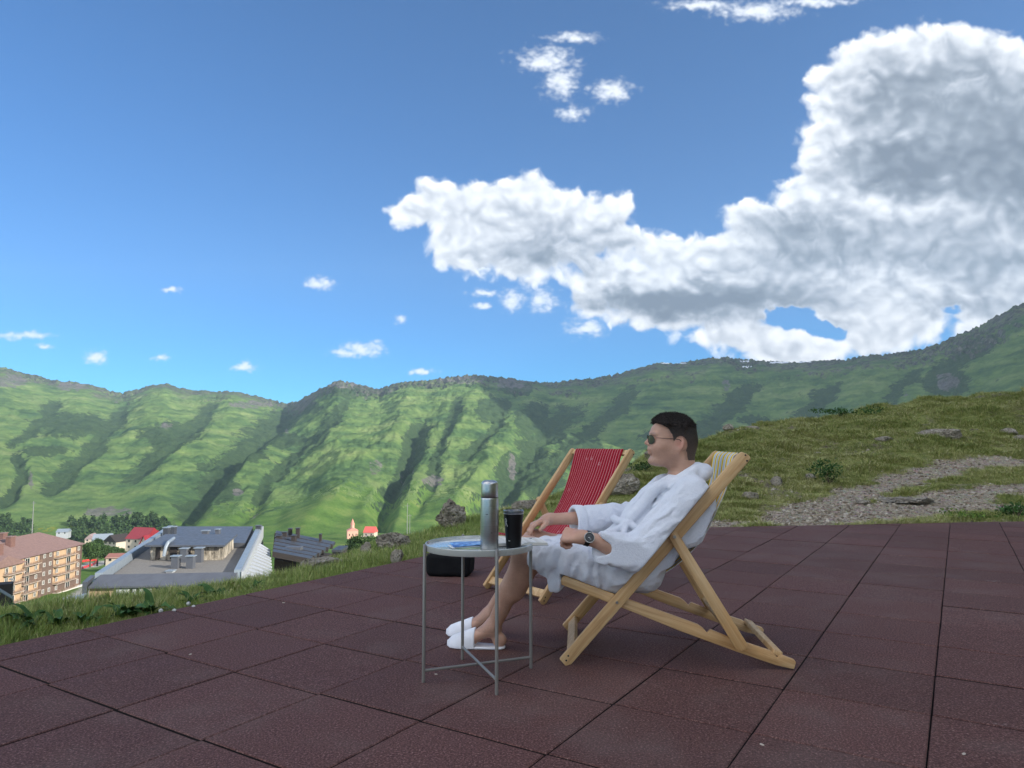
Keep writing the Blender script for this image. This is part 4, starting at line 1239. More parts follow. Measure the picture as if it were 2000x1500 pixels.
def build_leaflet():
    c = P(907, 1056, 2.95)
    t = thing('folded_leaflet', 'blue folded leaflet lying left of the thermos', 'leaflet', (c[0], c[1] + .02, TZ), R(18))
    V = []; n = 10
    def sheet(z0, off, nm, mat, x0, x1):
        m = MB(); V = []
        for i in range(n + 1):
            for j in range(5):
                x = x0 + (x1 - x0) * i / n; y = -.045 + .09 * j / 4
                z = z0 + .006 * math.sin(i / n * 2.4 + off) * (.4 + j / 4) + .010 * (i / n) ** 2 * (off > 0)
                V.append((x, y, max(z, .0006)))
        fs = [(i * 5 + j, (i + 1) * 5 + j, (i + 1) * 5 + j + 1, i * 5 + j + 1) for i in range(n) for j in range(4)]
        me = m.add(V, fs).mesh(nm, mat, smooth=True); o = link(nm, me, t); s = o.modifiers.new('t', 'SOLIDIFY'); s.thickness = .0009; return o
    sheet(.0030, 0.0, 'lower_fold', M_LEAFB, -.062, .075)
    sheet(.0065, 1.0, 'upper_fold', M_BLUE, -.056, .078)
build_leaflet()
# ------------------------------------------------------------------ black bag on the patio
def build_bag():
    a = G(833, 1127)[:2]; b = G(921, 1129)[:2]; c = (a + b) / 2
    w = np.linalg.norm(b - a); dirx = (b - a) / w
    t = thing('bag', 'black soft bag lying on the patio tiles behind the tray table', 'bag', (c[0], c[1] + .13, 0), math.atan2(dirx[1], dirx[0]))
    h = .006
    X, Y, Z = grid((-.22, -.17, -.02), (.22, .17, .21), h)
    qx = np.abs(X) - (w / 2 - .04); qy = np.abs(Y) - .085; qz = np.abs(Z - .082) - .045
    f = np.sqrt(np.maximum(qx, 0) ** 2 + np.maximum(qy, 0) ** 2 + np.maximum(qz, 0) ** 2) + np.minimum(np.maximum(qx, np.maximum(qy, qz)), 0) - .038
    f = f + .007 * fbm3(X * 9, Y * 9, Z * 9, 3, 3) + .016 * np.maximum(0, Z - .08) * 0 + .02 * np.clip(-X - .05, 0, 1) * (Z > .1)
    f = np.maximum(f, -Z)
    V, Q = surface_nets(f, (-.22, -.17, -.02), h)
    M_BAG = plain('black_nylon', (.007, .007, .008), .8, bump=.4, bscale=300, bdist=.001, spec=.2)
    link('bag_body', np_mesh('bag_body', V, Q, M_BAG, True), t)
    link('zip', MB().tube([(-.13, -.06, .168), (0, -.055, .172), (.13, -.06, .168)], .003, 6).mesh('zip', plain('dark_zip', (.03, .03, .03), .5)), t)
    link('handle', MB().tube(catmull([(-.07, -.04, .163), (-.05, -.03, .185), (0, -.02, .192), (.05, -.03, .185), (.07, -.04, .163)], 6), .006, 8).mesh('handle', M_BAG, smooth=True), t)
build_bag()
# ------------------------------------------------------------------ the sitting man
def b_skin(nt):
    tc = nt.node('ShaderNodeTexCoord').outputs['Object']
    n = nt.noise(tc, 16, 4, .6); n2 = nt.noise(tc, 420, 3, .6); red = nt.attr('red').outputs['Fac']; dkk = nt.attr('hair_shade').outputs['Fac']
    c = nt.ramp(n, [(.3, (.47, .26, .175)), (.7, (.58, .345, .245))])
    c = nt.mix(nt.math('MULTIPLY', red, .45), c, (.58, .18, .14))
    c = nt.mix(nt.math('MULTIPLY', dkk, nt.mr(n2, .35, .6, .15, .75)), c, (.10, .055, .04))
    return {'Base Color': c, 'Roughness': .5, 'Specular IOR Level': .4, 'Subsurface Weight': .15, 'Subsurface Radius': (.012, .004, .002), 'Normal': nt.bump(n2, .15, .0006)}
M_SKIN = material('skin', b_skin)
def b_terry(nt):
    tc = nt.node('ShaderNodeTexCoord').outputs['Object']
    n1 = nt.noise(tc, 240, 4, .8); n2 = nt.noise(tc, 60, 5, .75); v = nt.voro(tc, 420, 'F1')
    h = nt.math('ADD', nt.math('ADD', nt.math('MULTIPLY', n1, .6), nt.math('MULTIPLY', n2, 1.0)), nt.math('MULTIPLY', v, .35))
    return {'Base Color': nt.ramp(n1, [(.25, (.73, .75, .81)), (.6, (.88, .89, .94))]), 'Roughness': 1.0, 'Specular IOR Level': .05, 'Sheen Weight': .4, 'Sheen Roughness': .6, 'Normal': nt.bump(h, .75, .008)}
M_TERRY = material('white_terry', b_terry)
def b_hair(nt):
    tc = nt.node('ShaderNodeTexCoord').outputs['Object']
    s = nt.vmath('MULTIPLY', tc, (90, 420, 160)); n = nt.noise(s, 1.0, 4, .7); f = nt.noise(tc, 9, 3)
    c = nt.ramp(n, [(.3, (.010, .007, .006)), (.6, (.032, .021, .016)), (.8, (.07, .045, .032))])
    st = nt.ramp(nt.noise(tc, 420, 3, .7), [(.35, (.035, .023, .020)), (.65, (.13, .080, .062))])
    c = nt.mix(nt.attr('fade').outputs['Fac'], c, st)
    return {'Base Color': c, 'Roughness': .55, 'Specular IOR Level': .45, 'Normal': nt.bump(n, 1.0, .005)}
M_HAIR = material('dark_hair', b_hair)
person = thing('person', 'man in a white terry robe, white slippers and sunglasses, sitting in the striped deck chair', 'man', (.47, 3.34, 0))
PO = np.array([.47, 3.34, 0.0])
def q3(px, py, Y): return P(px, py, Y) - PO
HY = 3.33 - PO[1]; HC = P(1312, 862, 3.33) - PO            # head centre (local to the person)
HS = (P(1412, 862, 3.33) - P(1312, 862, 3.33))[0] / 100    # metres per photo pixel at the head
YAW = R(1)
def head_grid(h):
    lo = HC + np.array([-.15, -.13, -.20]); hi = HC + np.array([.15, .13, .15])
    X, Y, Z = grid(lo, hi, h)
    lx, ly, lz = X - HC[0], Y - HC[1], Z - HC[2]
    c, s = math.cos(-YAW), math.sin(-YAW)
    x = lx * c - ly * s; y = lx * s + ly * c
    return lo, x, y, lz
def hp(px, py):                                             # photo profile -> head coordinates (x forward is negative)
    return ((px - 1312) * HS, (862 - py) * HS)
PF = [(812, 1300), (818, 1287), (824, 1280), (832, 1275), (840, 1272.5), (845, 1271.5), (853, 1272.5), (862, 1272), (870, 1271), (878, 1270.5), (885, 1270.5), (892, 1271), (899, 1269.5), (903, 1270.5), (907, 1275), (910, 1282), (914, 1291)]
def head_sdf(x, y, z):
    zf = np.array([(862 - a) * HS for a, b in PF][::-1]); xf = np.array([(b - 1312) * HS for a, b in PF][::-1])
    front = np.interp(z, zf, xf)
    xm = .0
    # face: slices from the profile line back to the ear line
    zz = np.array([-.125, -.113, -.10, -.085, -.06, -.03, 0, .03, .06, .09, .12])
    hw = np.interp(z, zz, np.array([.018, .034, .046, .055, .0625, .067, .0685, .070, .068, .058, .02]))
    a = xm - front; a = np.maximum(a, .02)
    # rounded plan: superellipse, flat sides and full cheeks
    e = 2.35
    q = ((np.clip(-(x - xm), 0, None) / a) ** e + (np.abs(y) / hw) ** e) ** (1 / e)
    back = (x - xm) / .055
    q = np.where(x > xm, np.sqrt((np.abs(y) / hw) ** 2 + np.clip(back, 0, None) ** 2), q)
    face = (q - 1) * np.minimum(a, hw) * .9
    face = smax(face, z - .085, .03); face = smax(face, -.118 - z, .012)
    cran = ell_sdf(x, y, z, (.012, 0, .022), (.096, .0735, .0945))
    cran = smin(cran, ell_sdf(x, y, z, (.045, 0, -.004), (.066, .064, .064)), .04)
    f = smin(face, cran, .025)
    # jaw angle
    for s_ in (-1, 1):
        f = smin(f, cap_sdf(x, y, z, (-.070, s_ * .020, -.088), (.004, s_ * .052, -.052), .016, .018), .028)
    # neck
    f = smin(f, cap_sdf(x, y, z, (.040, 0, -.045), (.052, .0, -.20), .058, .064, 1.0), .035)
    # eye socket, nose, lips
    for s_ in (-1, 1):
        f = smax(f, -ell_sdf(x, y, z, (-.102, s_ * .033, .012), (.020, .019, .014)), .014)
        f = smin(f, ell_sdf(x, y, z, (-.080, s_ * .032, .011), (.0125, .0125, .0125)), .004)
        f = smin(f, cap_sdf(x, y, z, (-.093, s_ * .012, .034), (-.083, s_ * .048, .034), .007, .005), .014)   # brow
        f = smin(f, ell_sdf(x, y, z, (-.058, s_ * .042, -.024), (.032, .021, .030)), .03)                   # cheek
    f = smin(f, cap_sdf(x, y, z, (-.099, 0, .022), (-.1165, 0, -.004), .0055, .0085), .010)
    f = smin(f, ell_sdf(x, y, z, (-.1175, 0, -.008), (.0095, .0085, .0075)), .008)
    for s_ in (-1, 1):
        f = smin(f, ell_sdf(x, y, z, (-.108, s_ * .011, -.013), (.0095, .006, .0065)), .006)
        f = smax(f, -ell_sdf(x, y, z, (-.112, s_ * .0065, -.0195), (.005, .003, .004)), .003)
    f = smin(f, cap_sdf(x, y, z, (-.1045, -.013, -.0375), (-.1045, .013, -.0375), .0052, .0052), .007)
    f = smin(f, cap_sdf(x, y, z, (-.1035, -.011, -.0545), (-.1035, .011, -.0545), .0058, .0058), .008)
    f = smax(f, -cap_sdf(x, y, z, (-.1125, -.018, -.0462), (-.1125, .018, -.0462), .0022, .0022), .003)
    f = smin(f, ell_sdf(x, y, z, (-.094, 0, -.091), (.016, .020, .016)), .016)
    f = smin(f, ell_sdf(x, y, z, (-.098, 0, -.034), (.014, .022, .016)), .014)
    # ears
    for s_ in (-1, 1):
        yy = y - s_ * (.0755); ex = x - .020; ez = z + .012
        tilt = ex * math.cos(.2) - ez * math.sin(.2); ev = ex * math.sin(.2) + ez * math.cos(.2)
        yt = yy - s_ * .45 * np.clip(tilt, -.02, .03)
        ear = (np.sqrt((tilt / .0185) ** 2 + (ev / .0325) ** 2 + (yt / .0065) ** 2) - 1) * .0065
        bowl = (np.sqrt(((tilt + .003) / .0105) ** 2 + ((ev - .002) / .021) ** 2 + ((yt - s_ * .006) / .0055) ** 2) - 1) * .0055
        ear = smax(ear, -bowl, .003)
        lobe = ell_sdf(x, y, z, (.013, s_ * .073, -.040), (.009, .006, .010))
        ear = smin(ear, lobe, .006)
        f = smin(f, ear, .004)
    return f
def rot_head(V):
    return V
def build_head():
    h = .0022
    lo, x, y, z = head_grid(h)
    f = head_sdf(x, y, z)
    V, Q = surface_nets(f.astype(np.float32), lo, h)
    # hair shell
    top = .006 + .013 * sstep(.035, .085, z)
    fade = 1 - sstep(.0, .05, -(z + .0)) * .0
    # hairline: front edge line, sideburn, nape
    hl = np.interp(z, [-.11, -.085, -.05, -.034, -.027, 0, .02, .045, .062, .075, .088, .2], [.064, .056, .048, .040, .000, -.010, -.013, -.022, -.032, -.052, -.078, -.12]) + .004 * perlin3(x * 60, y * 60, z * 90, 3)
    cut = hl - x                                            # positive in front of the hairline
    # behind/around the ear
    earcut = .030 - np.sqrt(((x - .022) / 1.0) ** 2 + ((z + .014) / 1.25) ** 2)
    th = np.interp(z, [-.1, -.06, -.02, .03, .055, .075, .11], [.0002, .0003, .0006, .0022, .0065, .0105, .0120])
    corner = .006 * np.exp(-((z - .075) / .022) ** 2) * sstep(.03, .055, np.abs(y)) * (x < .05) + .013 * np.exp(-((z - .085) / .018) ** 2) * np.exp(-((x + .055) / .030) ** 2)
    th = th + corner
    quiff = .008 * np.exp(-((x + .055) / .03) ** 2) * sstep(.06, .09, z)
    strands = (.0030 * perlin3(x * 45 + 2, y * 230, z * 100, 5) + .0035 * perlin3(x * 60, y * 90, z * 70, 9)) * sstep(.045, .08, z)
    hair = f - th - quiff - strands
    hair = smax(hair, cut, .006); hair = smax(hair, earcut, .004)
    hair = np.maximum(hair, -(z + .088 + .3 * np.clip(.06 - x, 0, 1)))
    HV, HQ = surface_nets(hair.astype(np.float32), lo, h)
    rs = np.random.default_rng(4); e1 = HV[HQ[:, 1]] - HV[HQ[:, 0]]; e2 = HV[HQ[:, 3]] - HV[HQ[:, 0]]; nn = np.cross(e1, e2); nn /= np.linalg.norm(nn, axis=1)[:, None] + 1e-9
    cc = HV[HQ].mean(1) - HC; nn *= np.sign((nn * cc).sum(1))[:, None]
    pk = np.where((cc[:, 2] > .045) & (rs.random(len(cc)) < .55))[0]; m_ = len(pk)
    base = HV[HQ[pk]].mean(1) - nn[pk] * .002; ln = (.006 + .007 * rs.random(m_)) * sstep(.045, .075, cc[pk, 2])
    dr = nn[pk] * .75 + np.array([-.15, 0, .35]) + .35 * rs.normal(size=(m_, 3)); dr /= np.linalg.norm(dr, axis=1)[:, None]
    sd = np.cross(dr, rs.normal(size=(m_, 3))); sd /= np.linalg.norm(sd, axis=1)[:, None]; sd *= .0007
    tip = base + dr * ln[:, None]
    BV = np.stack([base - sd, base + sd, tip + sd * .3, tip - sd * .3], 1).reshape(-1, 3); BQ = np.arange(len(BV)).reshape(-1, 4) + len(HV)
    HV = np.vstack([HV, BV]); HQ = np.vstack([HQ, BQ])
    hme = np_mesh('hair', HV, HQ, M_HAIR, True); fattr(hme, 'fade', sstep(.052, -.045, HV[:, 2] - HC[2]) if False else (1 - sstep(-.055, .050, HV[:, 2] - HC[2])) * .85)
    link('hair', hme, person)
    return V, Q
def hand_sdf(X, Y, Z, wrist, kn, up, side, curl, spread=1.0, thumb=1.0, r=.0082, curls=None):
    """wrist -> knuckle direction kn, back-of-hand normal up, side = towards the thumb"""
    kn = np.array(kn, float); kn /= np.linalg.norm(kn)
    side = np.array(side, float); side -= kn * (side @ kn); side /= np.linalg.norm(side)
    up = np.cross(kn, side); 
    if up[2] < 0: up = -up
    W_ = np.array(wrist, float)
    f = cap_sdf(X, Y, Z, W_ - kn * .01, W_ + kn * .02, .026, .026)
    palm = None
    for s_ in (-1.5, -.5, .5, 1.5):
        a = W_ + kn * .018 + side * s_ * .010; b = W_ + kn * (.088 - .004 * abs(s_ - .5)) + side * s_ * .0205
        c = cap_sdf(X, Y, Z, a, b, .0165, .0125)
        palm = c if palm is None else smin(palm, c, .012)
    f = smin(f, palm, .016)
    lens = {1.5: (.040, .024, .019), .5: (.045, .028, .020), -.5: (.042, .026, .019), -1.5: (.032, .020, .017)}
    cs = curls or {}
    for s_, (l1, l2, l3) in lens.items():
        p = W_ + kn * (.088 - .004 * abs(s_ - .5)) + side * s_ * .0205
        ang = 0; rr_ = r if s_ > -1 else r * .88
        d_side = side * (s_ * .05 * spread)
        for i, l in enumerate((l1, l2, l3)):
            ang += curl[i] * cs.get(s_, 1.0)
            d = (kn * math.cos(ang) - up * math.sin(ang) + d_side); d /= np.linalg.norm(d)
            q = p + d * l
            f = smin(f, cap_sdf(X, Y, Z, p, q, rr_ * (1.08 - .08 * i), rr_ * (1.0 - .1 * i)), .0045 if i else .006)
            p = q
    # thumb leaves the side of the palm
    p = W_ + kn * .022 + side * .022 - up * .004
    for l, (dk_, ds, du), rr_ in ((.036, (.72, .62, -.25), .0125), (.030, (.90, .32, -.32), .0102), (.024, (.96, .05, -.38), .0092)):
        d = kn * dk_ + side * ds * thumb + up * du; d /= np.linalg.norm(d); q = p + d * l
        f = smin(f, cap_sdf(X, Y, Z, p, q, rr_ * 1.08, rr_ * .95), .008); p = q
    return f
def bounded(fn, pts, pad, h):
    pts = np.array(pts); lo = pts.min(0) - pad; hi = pts.max(0) + pad
    X, Y, Z = grid(lo, hi, h)
    return surface_nets(fn(X, Y, Z).astype(np.float32), lo, h)
# joints
NSH = q3(1352, 962, 3.13); NEL = q3(1250, 1082, 3.06); NWR = q3(1141, 1049.5, 3.04); NHK = q3(1117, 1041, 3.06)
FSH = q3(1330, 955, 3.52); FEL = q3(1238, 1008, 3.63); FWR = q3(1072, 1014, 3.50); FHK = q3(1046, 1019, 3.46)
HIPN = q3(1205, 1108, 3.22); HIPF = q3(1205, 1090, 3.45)
KN = q3(1030, 1078, 3.30); KF = q3(1046, 1064, 3.49)
AN = q3(963, 1222, 3.42); AF = q3(956, 1199, 3.62)
def build_body():
    parts = [build_head()]
    # near (left) forearm and hand, resting on the thigh
    def fn(X, Y, Z):
        f = cap_sdf(X, Y, Z, NEL, NWR, .044, .0275)
        f = smin(f, cap_sdf(X, Y, Z, NEL + (NWR - NEL) * .2, NEL + (NWR - NEL) * .55, .043, .036), .03)
        return smin(f, hand_sdf(X, Y, Z, NWR + (NHK - NWR) * .0, NHK - NWR + np.array([-.0, .0, -.012]), (0, 0, 1), (0, .8, .6), (1.15, 1.45, .8), .6, .8, .0088), .014)
    parts.append(bounded(fn, [NEL, NWR, NHK + np.array([-.08, 0, -.05])], .07, .0028))
    def fn(X, Y, Z):
        f = cap_sdf(X, Y, Z, FEL, FWR, .043, .0265)
        f = smin(f, cap_sdf(X, Y, Z, FEL + (FWR - FEL) * .3, FEL + (FWR - FEL) * .6, .042, .036), .03)
        return smin(f, hand_sdf(X, Y, Z, FWR, FHK - FWR + np.array([0, 0, -.01]), (0, 0, 1), (0, -1, .1), (.55, .85, .5), 1.0, 1.0, .0085, {1.5: .55}), .014)
    parts.append(bounded(fn, [FEL, FWR, FHK + np.array([-.10, 0, -.06])], .075, .0028))
    # legs
    for K, A, toe in ((KN, AN, q3(889, 1243, 3.50)), (KF, AF, q3(886, 1220, 3.72))):
        A = A.copy(); gz = .012
        heel = np.array([A[0] + .030, A[1] - .0, gz + .026]); ball = np.array([A[0] - .105, A[1] + .012, gz + .020]); tip = np.array([A[0] - .155, A[1] + .020, gz + .012])
        hip = HIPN if K is KN else HIPF
        def fn(X, Y, Z, K=K, A=A, heel=heel, ball=ball, tip=tip, hip=hip):
            f = cap_sdf(X, Y, Z, K, A, .050, .031)
            d = (A - K); L = np.linalg.norm(d); d = d / L
            bk = np.array([.6, 0, 0]) - d * (np.array([.6, 0, 0]) @ d); bk /= np.linalg.norm(bk)
            f = smin(f, cap_sdf(X, Y, Z, K + d * .07 + bk * .024, K + d * .20 + bk * .026, .054, .045), .05)      # calf
            f = smin(f, cap_sdf(X, Y, Z, K + d * .30 + bk * .016, A + bk * .024 + np.array([0, 0, .02]), .018, .013), .03)
            f = smin(f, ell_sdf(X, Y, Z, K + np.array([-.006, 0, .006]), (.052, .050, .056)), .03)
            f = smin(f, cap_sdf(X, Y, Z, K, K + (hip - K) * .7, .060, .082), .05)
            f = smin(f, ell_sdf(X, Y, Z, heel, (.034, .028, .034)), .03)
            f = smin(f, cap_sdf(X, Y, Z, A + np.array([-.01, 0, -.01]), ball + np.array([0, 0, .006]), .034, .024, 1.15), .03)
            f = smin(f, cap_sdf(X, Y, Z, ball, tip, .020, .012, 1.5), .02)
            for s_ in (-1, 1): f = smin(f, ell_sdf(X, Y, Z, A + np.array([.004, s_ * .030, -.002]), (.012, .010, .013)), .012)
            return f
        parts.append(bounded(fn, [K, A, heel, tip, K + np.array([.03, 0, 0])], .075, .0042))
    def fn(X, Y, Z):
        f = cap_sdf(X, Y, Z, (HIPN + HIPF) / 2, q3(1318, 985, 3.34), .10, .10, 1.4)
        f = smin(f, cap_sdf(X, Y, Z, NSH + np.array([0, .05, -.02]), FSH + np.array([0, -.05, -.02]), .06, .06), .08)
        f = smin(f, cap_sdf(X, Y, Z, q3(1325, 960, 3.33), HC + np.array([.045, 0, -.12]), .07, .055), .05)
        for a, b in ((NSH, NEL), (FSH, FEL)): f = smin(f, cap_sdf(X, Y, Z, a + np.array([-.02, 0, -.02]), b, .048, .038), .03)
        for a, b in ((HIPN, KN), (HIPF, KF)): f = smin(f, cap_sdf(X, Y, Z, a, b, .075, .05), .04)
        return f
    parts.append(bounded(fn, [HIPN, HIPF, NSH, FSH, NEL, FEL, KN, KF], .12, .012))
    V = []; Q = []; b = 0
    for v, q in parts:
        V.append(v); Q.append(q + b); b += len(v)
    V = np.vstack(V); Q = np.vstack(Q)
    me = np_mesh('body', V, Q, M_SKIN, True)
    c, s = math.cos(-YAW), math.sin(-YAW)
    l = V - HC; x = l[:, 0] * c - l[:, 1] * s; y = l[:, 0] * s + l[:, 1] * c; z = l[:, 2]
    ishead = (np.abs(x) < .14) & (np.abs(y) < .1) & (z > -.2)
    def g(cx, cy, cz, r): return np.exp(-(((x - cx) ** 2 + (np.abs(y) - cy) ** 2 + (z - cz) ** 2) / r ** 2))
    red = np.maximum.reduce([g(.02, .078, -.012, .026) * .8, g(-.085, .035, -.02, .022) * .35, g(-.12, 0, -.008, .012) * .5, g(-.108, .0, -.040, .010) * .9, g(-.108, .0, -.053, .010) * .9, g(-.104, .012, -.047, .009) * .7]) * ishead
    kn_ = np.zeros(len(V))
    for p_ in (NHK, FHK, KN, KF, AN, AF): kn_ = np.maximum(kn_, .35 * np.exp(-((V - p_) ** 2).sum(1) / .035 ** 2))
    fattr(me, 'red', np.maximum(red, kn_))
    bd = sstep(-.02, -.05, z) * sstep(.03, -.01, x) * sstep(-.15, -.115, z) * ishead * .16
    # cropped hair stubble under the ear line, and leg hair deepened with painted shade
    side = sstep(-.012, .008, x - np.interp(z, [-.1, -.05, -.02, .02, .1], [.05, .04, .0, -.024, -.05])) * (z > -.085) * ishead * (np.hypot(x - .02, z + .014) > .03) * .7
    brow = np.maximum.reduce([g(cx_, cy_, cz_, .007) for cx_, cy_, cz_ in ((-.1, .018, .0335), (-.098, .028, .036), (-.092, .038, .036), (-.085, .047, .033))]) * ishead * .95
    bd = np.maximum(bd * 1.9, brow)
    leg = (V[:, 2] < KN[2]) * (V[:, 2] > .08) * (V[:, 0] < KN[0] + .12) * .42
    fattr(me, 'hair_shade', np.clip(bd + side + leg, 0, 1))
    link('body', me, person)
build_body()

# ---- robe
def robe_field(X, Y, Z):
    C = lambda a, b, r1, r2, sy=1.0: cap_sdf(X, Y, Z, a, b, r1, r2, sy)
    k = .045
    # torso reclining on the sling
    f = C(q3(1215, 1085, 3.335), q3(1318, 985, 3.33), .135, .125, 1.35)
    f = smin(f, C(q3(1300, 1010, 3.33), q3(1345, 945, 3.33), .115, .075, 1.5), k)
    f = smin(f, C(NSH + np.array([-.005, 0, -.005]), FSH + np.array([0, 0, -.008]), .072, .066), .06)
    f = smin(f, C(q3(1375, 990, 3.18), q3(1352, 1030, 3.16), .05, .06), .05)
    f = smin(f, C(q3(1250, 1110, 3.33), q3(1175, 1112, 3.33), .115, .095, 1.6), k)
    # collar opening region: chest front
    f = smin(f, C(q3(1262, 1000, 3.33), q3(1300, 955, 3.33), .075, .07, 1.5), .05)
    # sleeves, kept apart so that their openings can be cut cleanly
    f2 = smin(C(NSH, NEL, .080, .082), C(NEL, q3(1167, 1067, 3.02), .078, .068), .03)
    fs = smin(C(FSH, FEL, .072, .070), C(FEL, q3(1118, 1017, 3.535), .070, .076), .03)
    f = smin(f, C(FSH, FEL, .066, .058), .03)
    # lap
    f = smin(f, C(HIPN, q3(1058, 1085, 3.27), .115, .080), k)
    f = smin(f, C(HIPF, q3(1050, 1068, 3.52), .105, .070), k)
    f = smin(f, C(q3(1170, 1085, 3.38), q3(1065, 1068, 3.40), .075, .055, 1.5), .05)
    # skirt hanging from the near thigh
    sk = C(q3(1062, 1078, 3.235), q3(1082, 1142, 3.225), .050, .030, .62)
    sk = smin(sk, C(q3(1100, 1090, 3.20), q3(1110, 1128, 3.20), .052, .034, .62), .03)
    sk = smin(sk, C(q3(1150, 1100, 3.20), q3(1160, 1122, 3.205), .058, .045, .65), .03)
    f = smin(f, sk, .03)
    # the robe lies along the sling behind and below him
    for yy in (3.17, 3.34):
        f = smin(f, C(q3(1372, 985, yy), q3(1345, 1035, yy), .048, .055), .04)
        f = smin(f, C(q3(1345, 1035, yy), q3(1290, 1085, yy), .055, .06), .04)
        f = smin(f, C(q3(1290, 1085, yy), q3(1215, 1118, yy), .06, .05), .04)
    return f, f2, fs
def build_robe():
    h = .0054
    pts = [NSH, FSH, NEL, FEL, q3(1035, 1060, 3.3), q3(1070, 1160, 3.2), q3(1385, 1000, 3.33), q3(1110, 1010, 3.5), q3(1345, 900, 3.33)]
    pts = np.array(pts); lo = pts.min(0) - .10; hi = pts.max(0) + .10; lo[1] = min(lo[1], NEL[1] - .1)
    X, Y, Z = grid(lo, hi, h)
    fm, f2, fs = robe_field(X, Y, Z)
    f = np.minimum(fm, np.minimum(f2, fs))
    # ---- folds
    act = np.abs(f) < .06
    xa, ya, za = X[act], Y[act], Z[act]
    fa = f[act]
    def fold(d, wl, amp, st, seed, center=None, rad=None, pw=1.0):
        """ridges running along direction d"""
        d = np.array(d, float); d /= np.linalg.norm(d)
        u = np.cross(d, [0, 1, 0]); u /= np.linalg.norm(u); v = np.cross(d, u)
        a = (xa * d[0] + ya * d[1] + za * d[2]) / (wl * st); b = (xa * u[0] + ya * u[1] + za * u[2]) / wl; c = (xa * v[0] + ya * v[1] + za * v[2]) / wl
        w = perlin3(a * 1.0 + 3, b * .6, c * .6, seed + 3) * .8
        r = perlin3(a, b + w * .8, c + w * .8, seed) * 1.25
        r = np.where(r > 0, r ** .85 if False else r, r * .7) + .35 * (np.abs(perlin3(a * 1.7, b * 1.7 + w, c * 1.7, seed + 7)) * 2 - .4)
        m = 1.0
        if center is not None:
            m = np.exp(-((xa - center[0]) ** 2 + (ya - center[1]) ** 2 * .6 + (za - center[2]) ** 2) / rad ** 2)
        return amp * r * m
    dsl = NEL - NSH
    belt = q3(1205, 1040, 3.2)
    D = np.zeros(fa.shape)
    D += fold(dsl + np.array([-.1, 0, -.02]), .050, .0170, 3.2, 1, q3(1310, 1030, 3.1), .20)
    D += fold((-.8, 0, -.35), .045, .0160, 3.0, 5, q3(1230, 1080, 3.08), .13)
    D += fold(belt - q3(1320, 950, 3.3), .052, .0190, 3.5, 9, q3(1265, 995, 3.25), .17)
    D += fold((-.6, 0, -.55), .040, .0150, 3.0, 13, FEL, .16)
    D += fold((-.25, .1, -1), .050, .0200, 3.4, 17, q3(1085, 1110, 3.2), .15)
    D += fold((-1, 0, .12), .055, .0150, 3.0, 21, q3(1120, 1070, 3.25), .14)
    D += fold((-.2, 0, -1), .060, .0150, 3.0, 25, q3(1160, 1120, 3.2), .12)
    D += fold((-.5, 0, -.9), .055, .0130, 3.0, 27, q3(1350, 990, 3.3), .14)
    D +=   .0055 * fbm3(xa * 18, ya * 18, za * 18, 3, 31) + .0012 * fbm3(xa * 70, ya * 70, za * 70, 2, 35)
    DD = np.zeros(f.shape); DD[act] = D * 1.25 - .005
    f = fm - DD; f2 = f2 - DD; fs = fs - DD
    def cuff(g, E, e0, r0, r1):
        d0 = e0 - E; d0 = d0 / np.linalg.norm(d0)
        pl = (X - e0[0]) * d0[0] + (Y - e0[1]) * d0[1] + (Z - e0[2]) * d0[2]
        g = g + .004 * np.exp(-((pl + .055) / .007) ** 2) - .0035 * sstep(-.052, -.045, pl)       # hem band
        g = smax(g, pl - .006 * perlin3(X * 14, Y * 14, Z * 14, 44), .008)
        return smax(g, -cap_sdf(X, Y, Z, e0 - d0 * .035, e0 + d0 * .06, r0, r1), .006)
    f2 = cuff(f2, NEL, q3(1167, 1067, 3.02), .034, .056)
    fs = cuff(fs, FEL, q3(1120, 1017, 3.537), .050, .070)
    f = smin(f, f2, .010); f = smin(f, fs, .012)
    # ---- collar: shawl collar / hood roll around the neck and down the chest, belt with knot
    def chain(pts, r, k, f, sy=1.0):
        for i in range(len(pts) - 1):
            ra, rb = (r[i], r[i + 1]) if hasattr(r, '__len__') else (r, r)
            f = smin(f, cap_sdf(X, Y, Z, pts[i], pts[i + 1], ra, rb, sy), k)
        return f
    nb = HC + np.array([.052, 0, -.17])
    # carve room for the neck, then the collar
    neck = cap_sdf(X, Y, Z, HC + np.array([.040, 0, -.05]), HC + np.array([.030, 0, -.155]), .066, .062)
    f = smax(f, -neck, .012)
    vee = cap_sdf(X, Y, Z, HC + np.array([-.045, 0, -.13]), q3(1276, 958, 3.28), .040, .012)
    f = smax(f, -vee, .012)
    col_n = [HC + np.array([.112, 0, -.125]), HC + np.array([.100, -.050, -.128]), HC + np.array([.055, -.080, -.150]), HC + np.array([-.005, -.078, -.185]), q3(1283, 952, 3.22), q3(1258, 982, 3.22), q3(1232, 1010, 3.20)]
    col_f = [HC + np.array([.112, 0, -.125]), HC + np.array([.100, .050, -.128]), HC + np.array([.050, .078, -.150]), HC + np.array([-.020, .062, -.185]), q3(1270, 962, 3.32), q3(1250, 990, 3.30), q3(1230, 1012, 3.25)]
    f = chain(catmull(col_f, 3), .021, .010, f)
    f = chain(catmull(col_n, 3), .026, .005, f)
    # hood folded down at the back of the neck
    hood = [HC + np.array([.125, -.055, -.150]), HC + np.array([.150, 0, -.140]), HC + np.array([.125, .055, -.150])]
    f = chain(catmull(hood, 4), .034, .012, f)
    f = chain([HC + np.array([.118, -.03, -.118]), HC + np.array([.122, .03, -.118])], .020, .014, f)
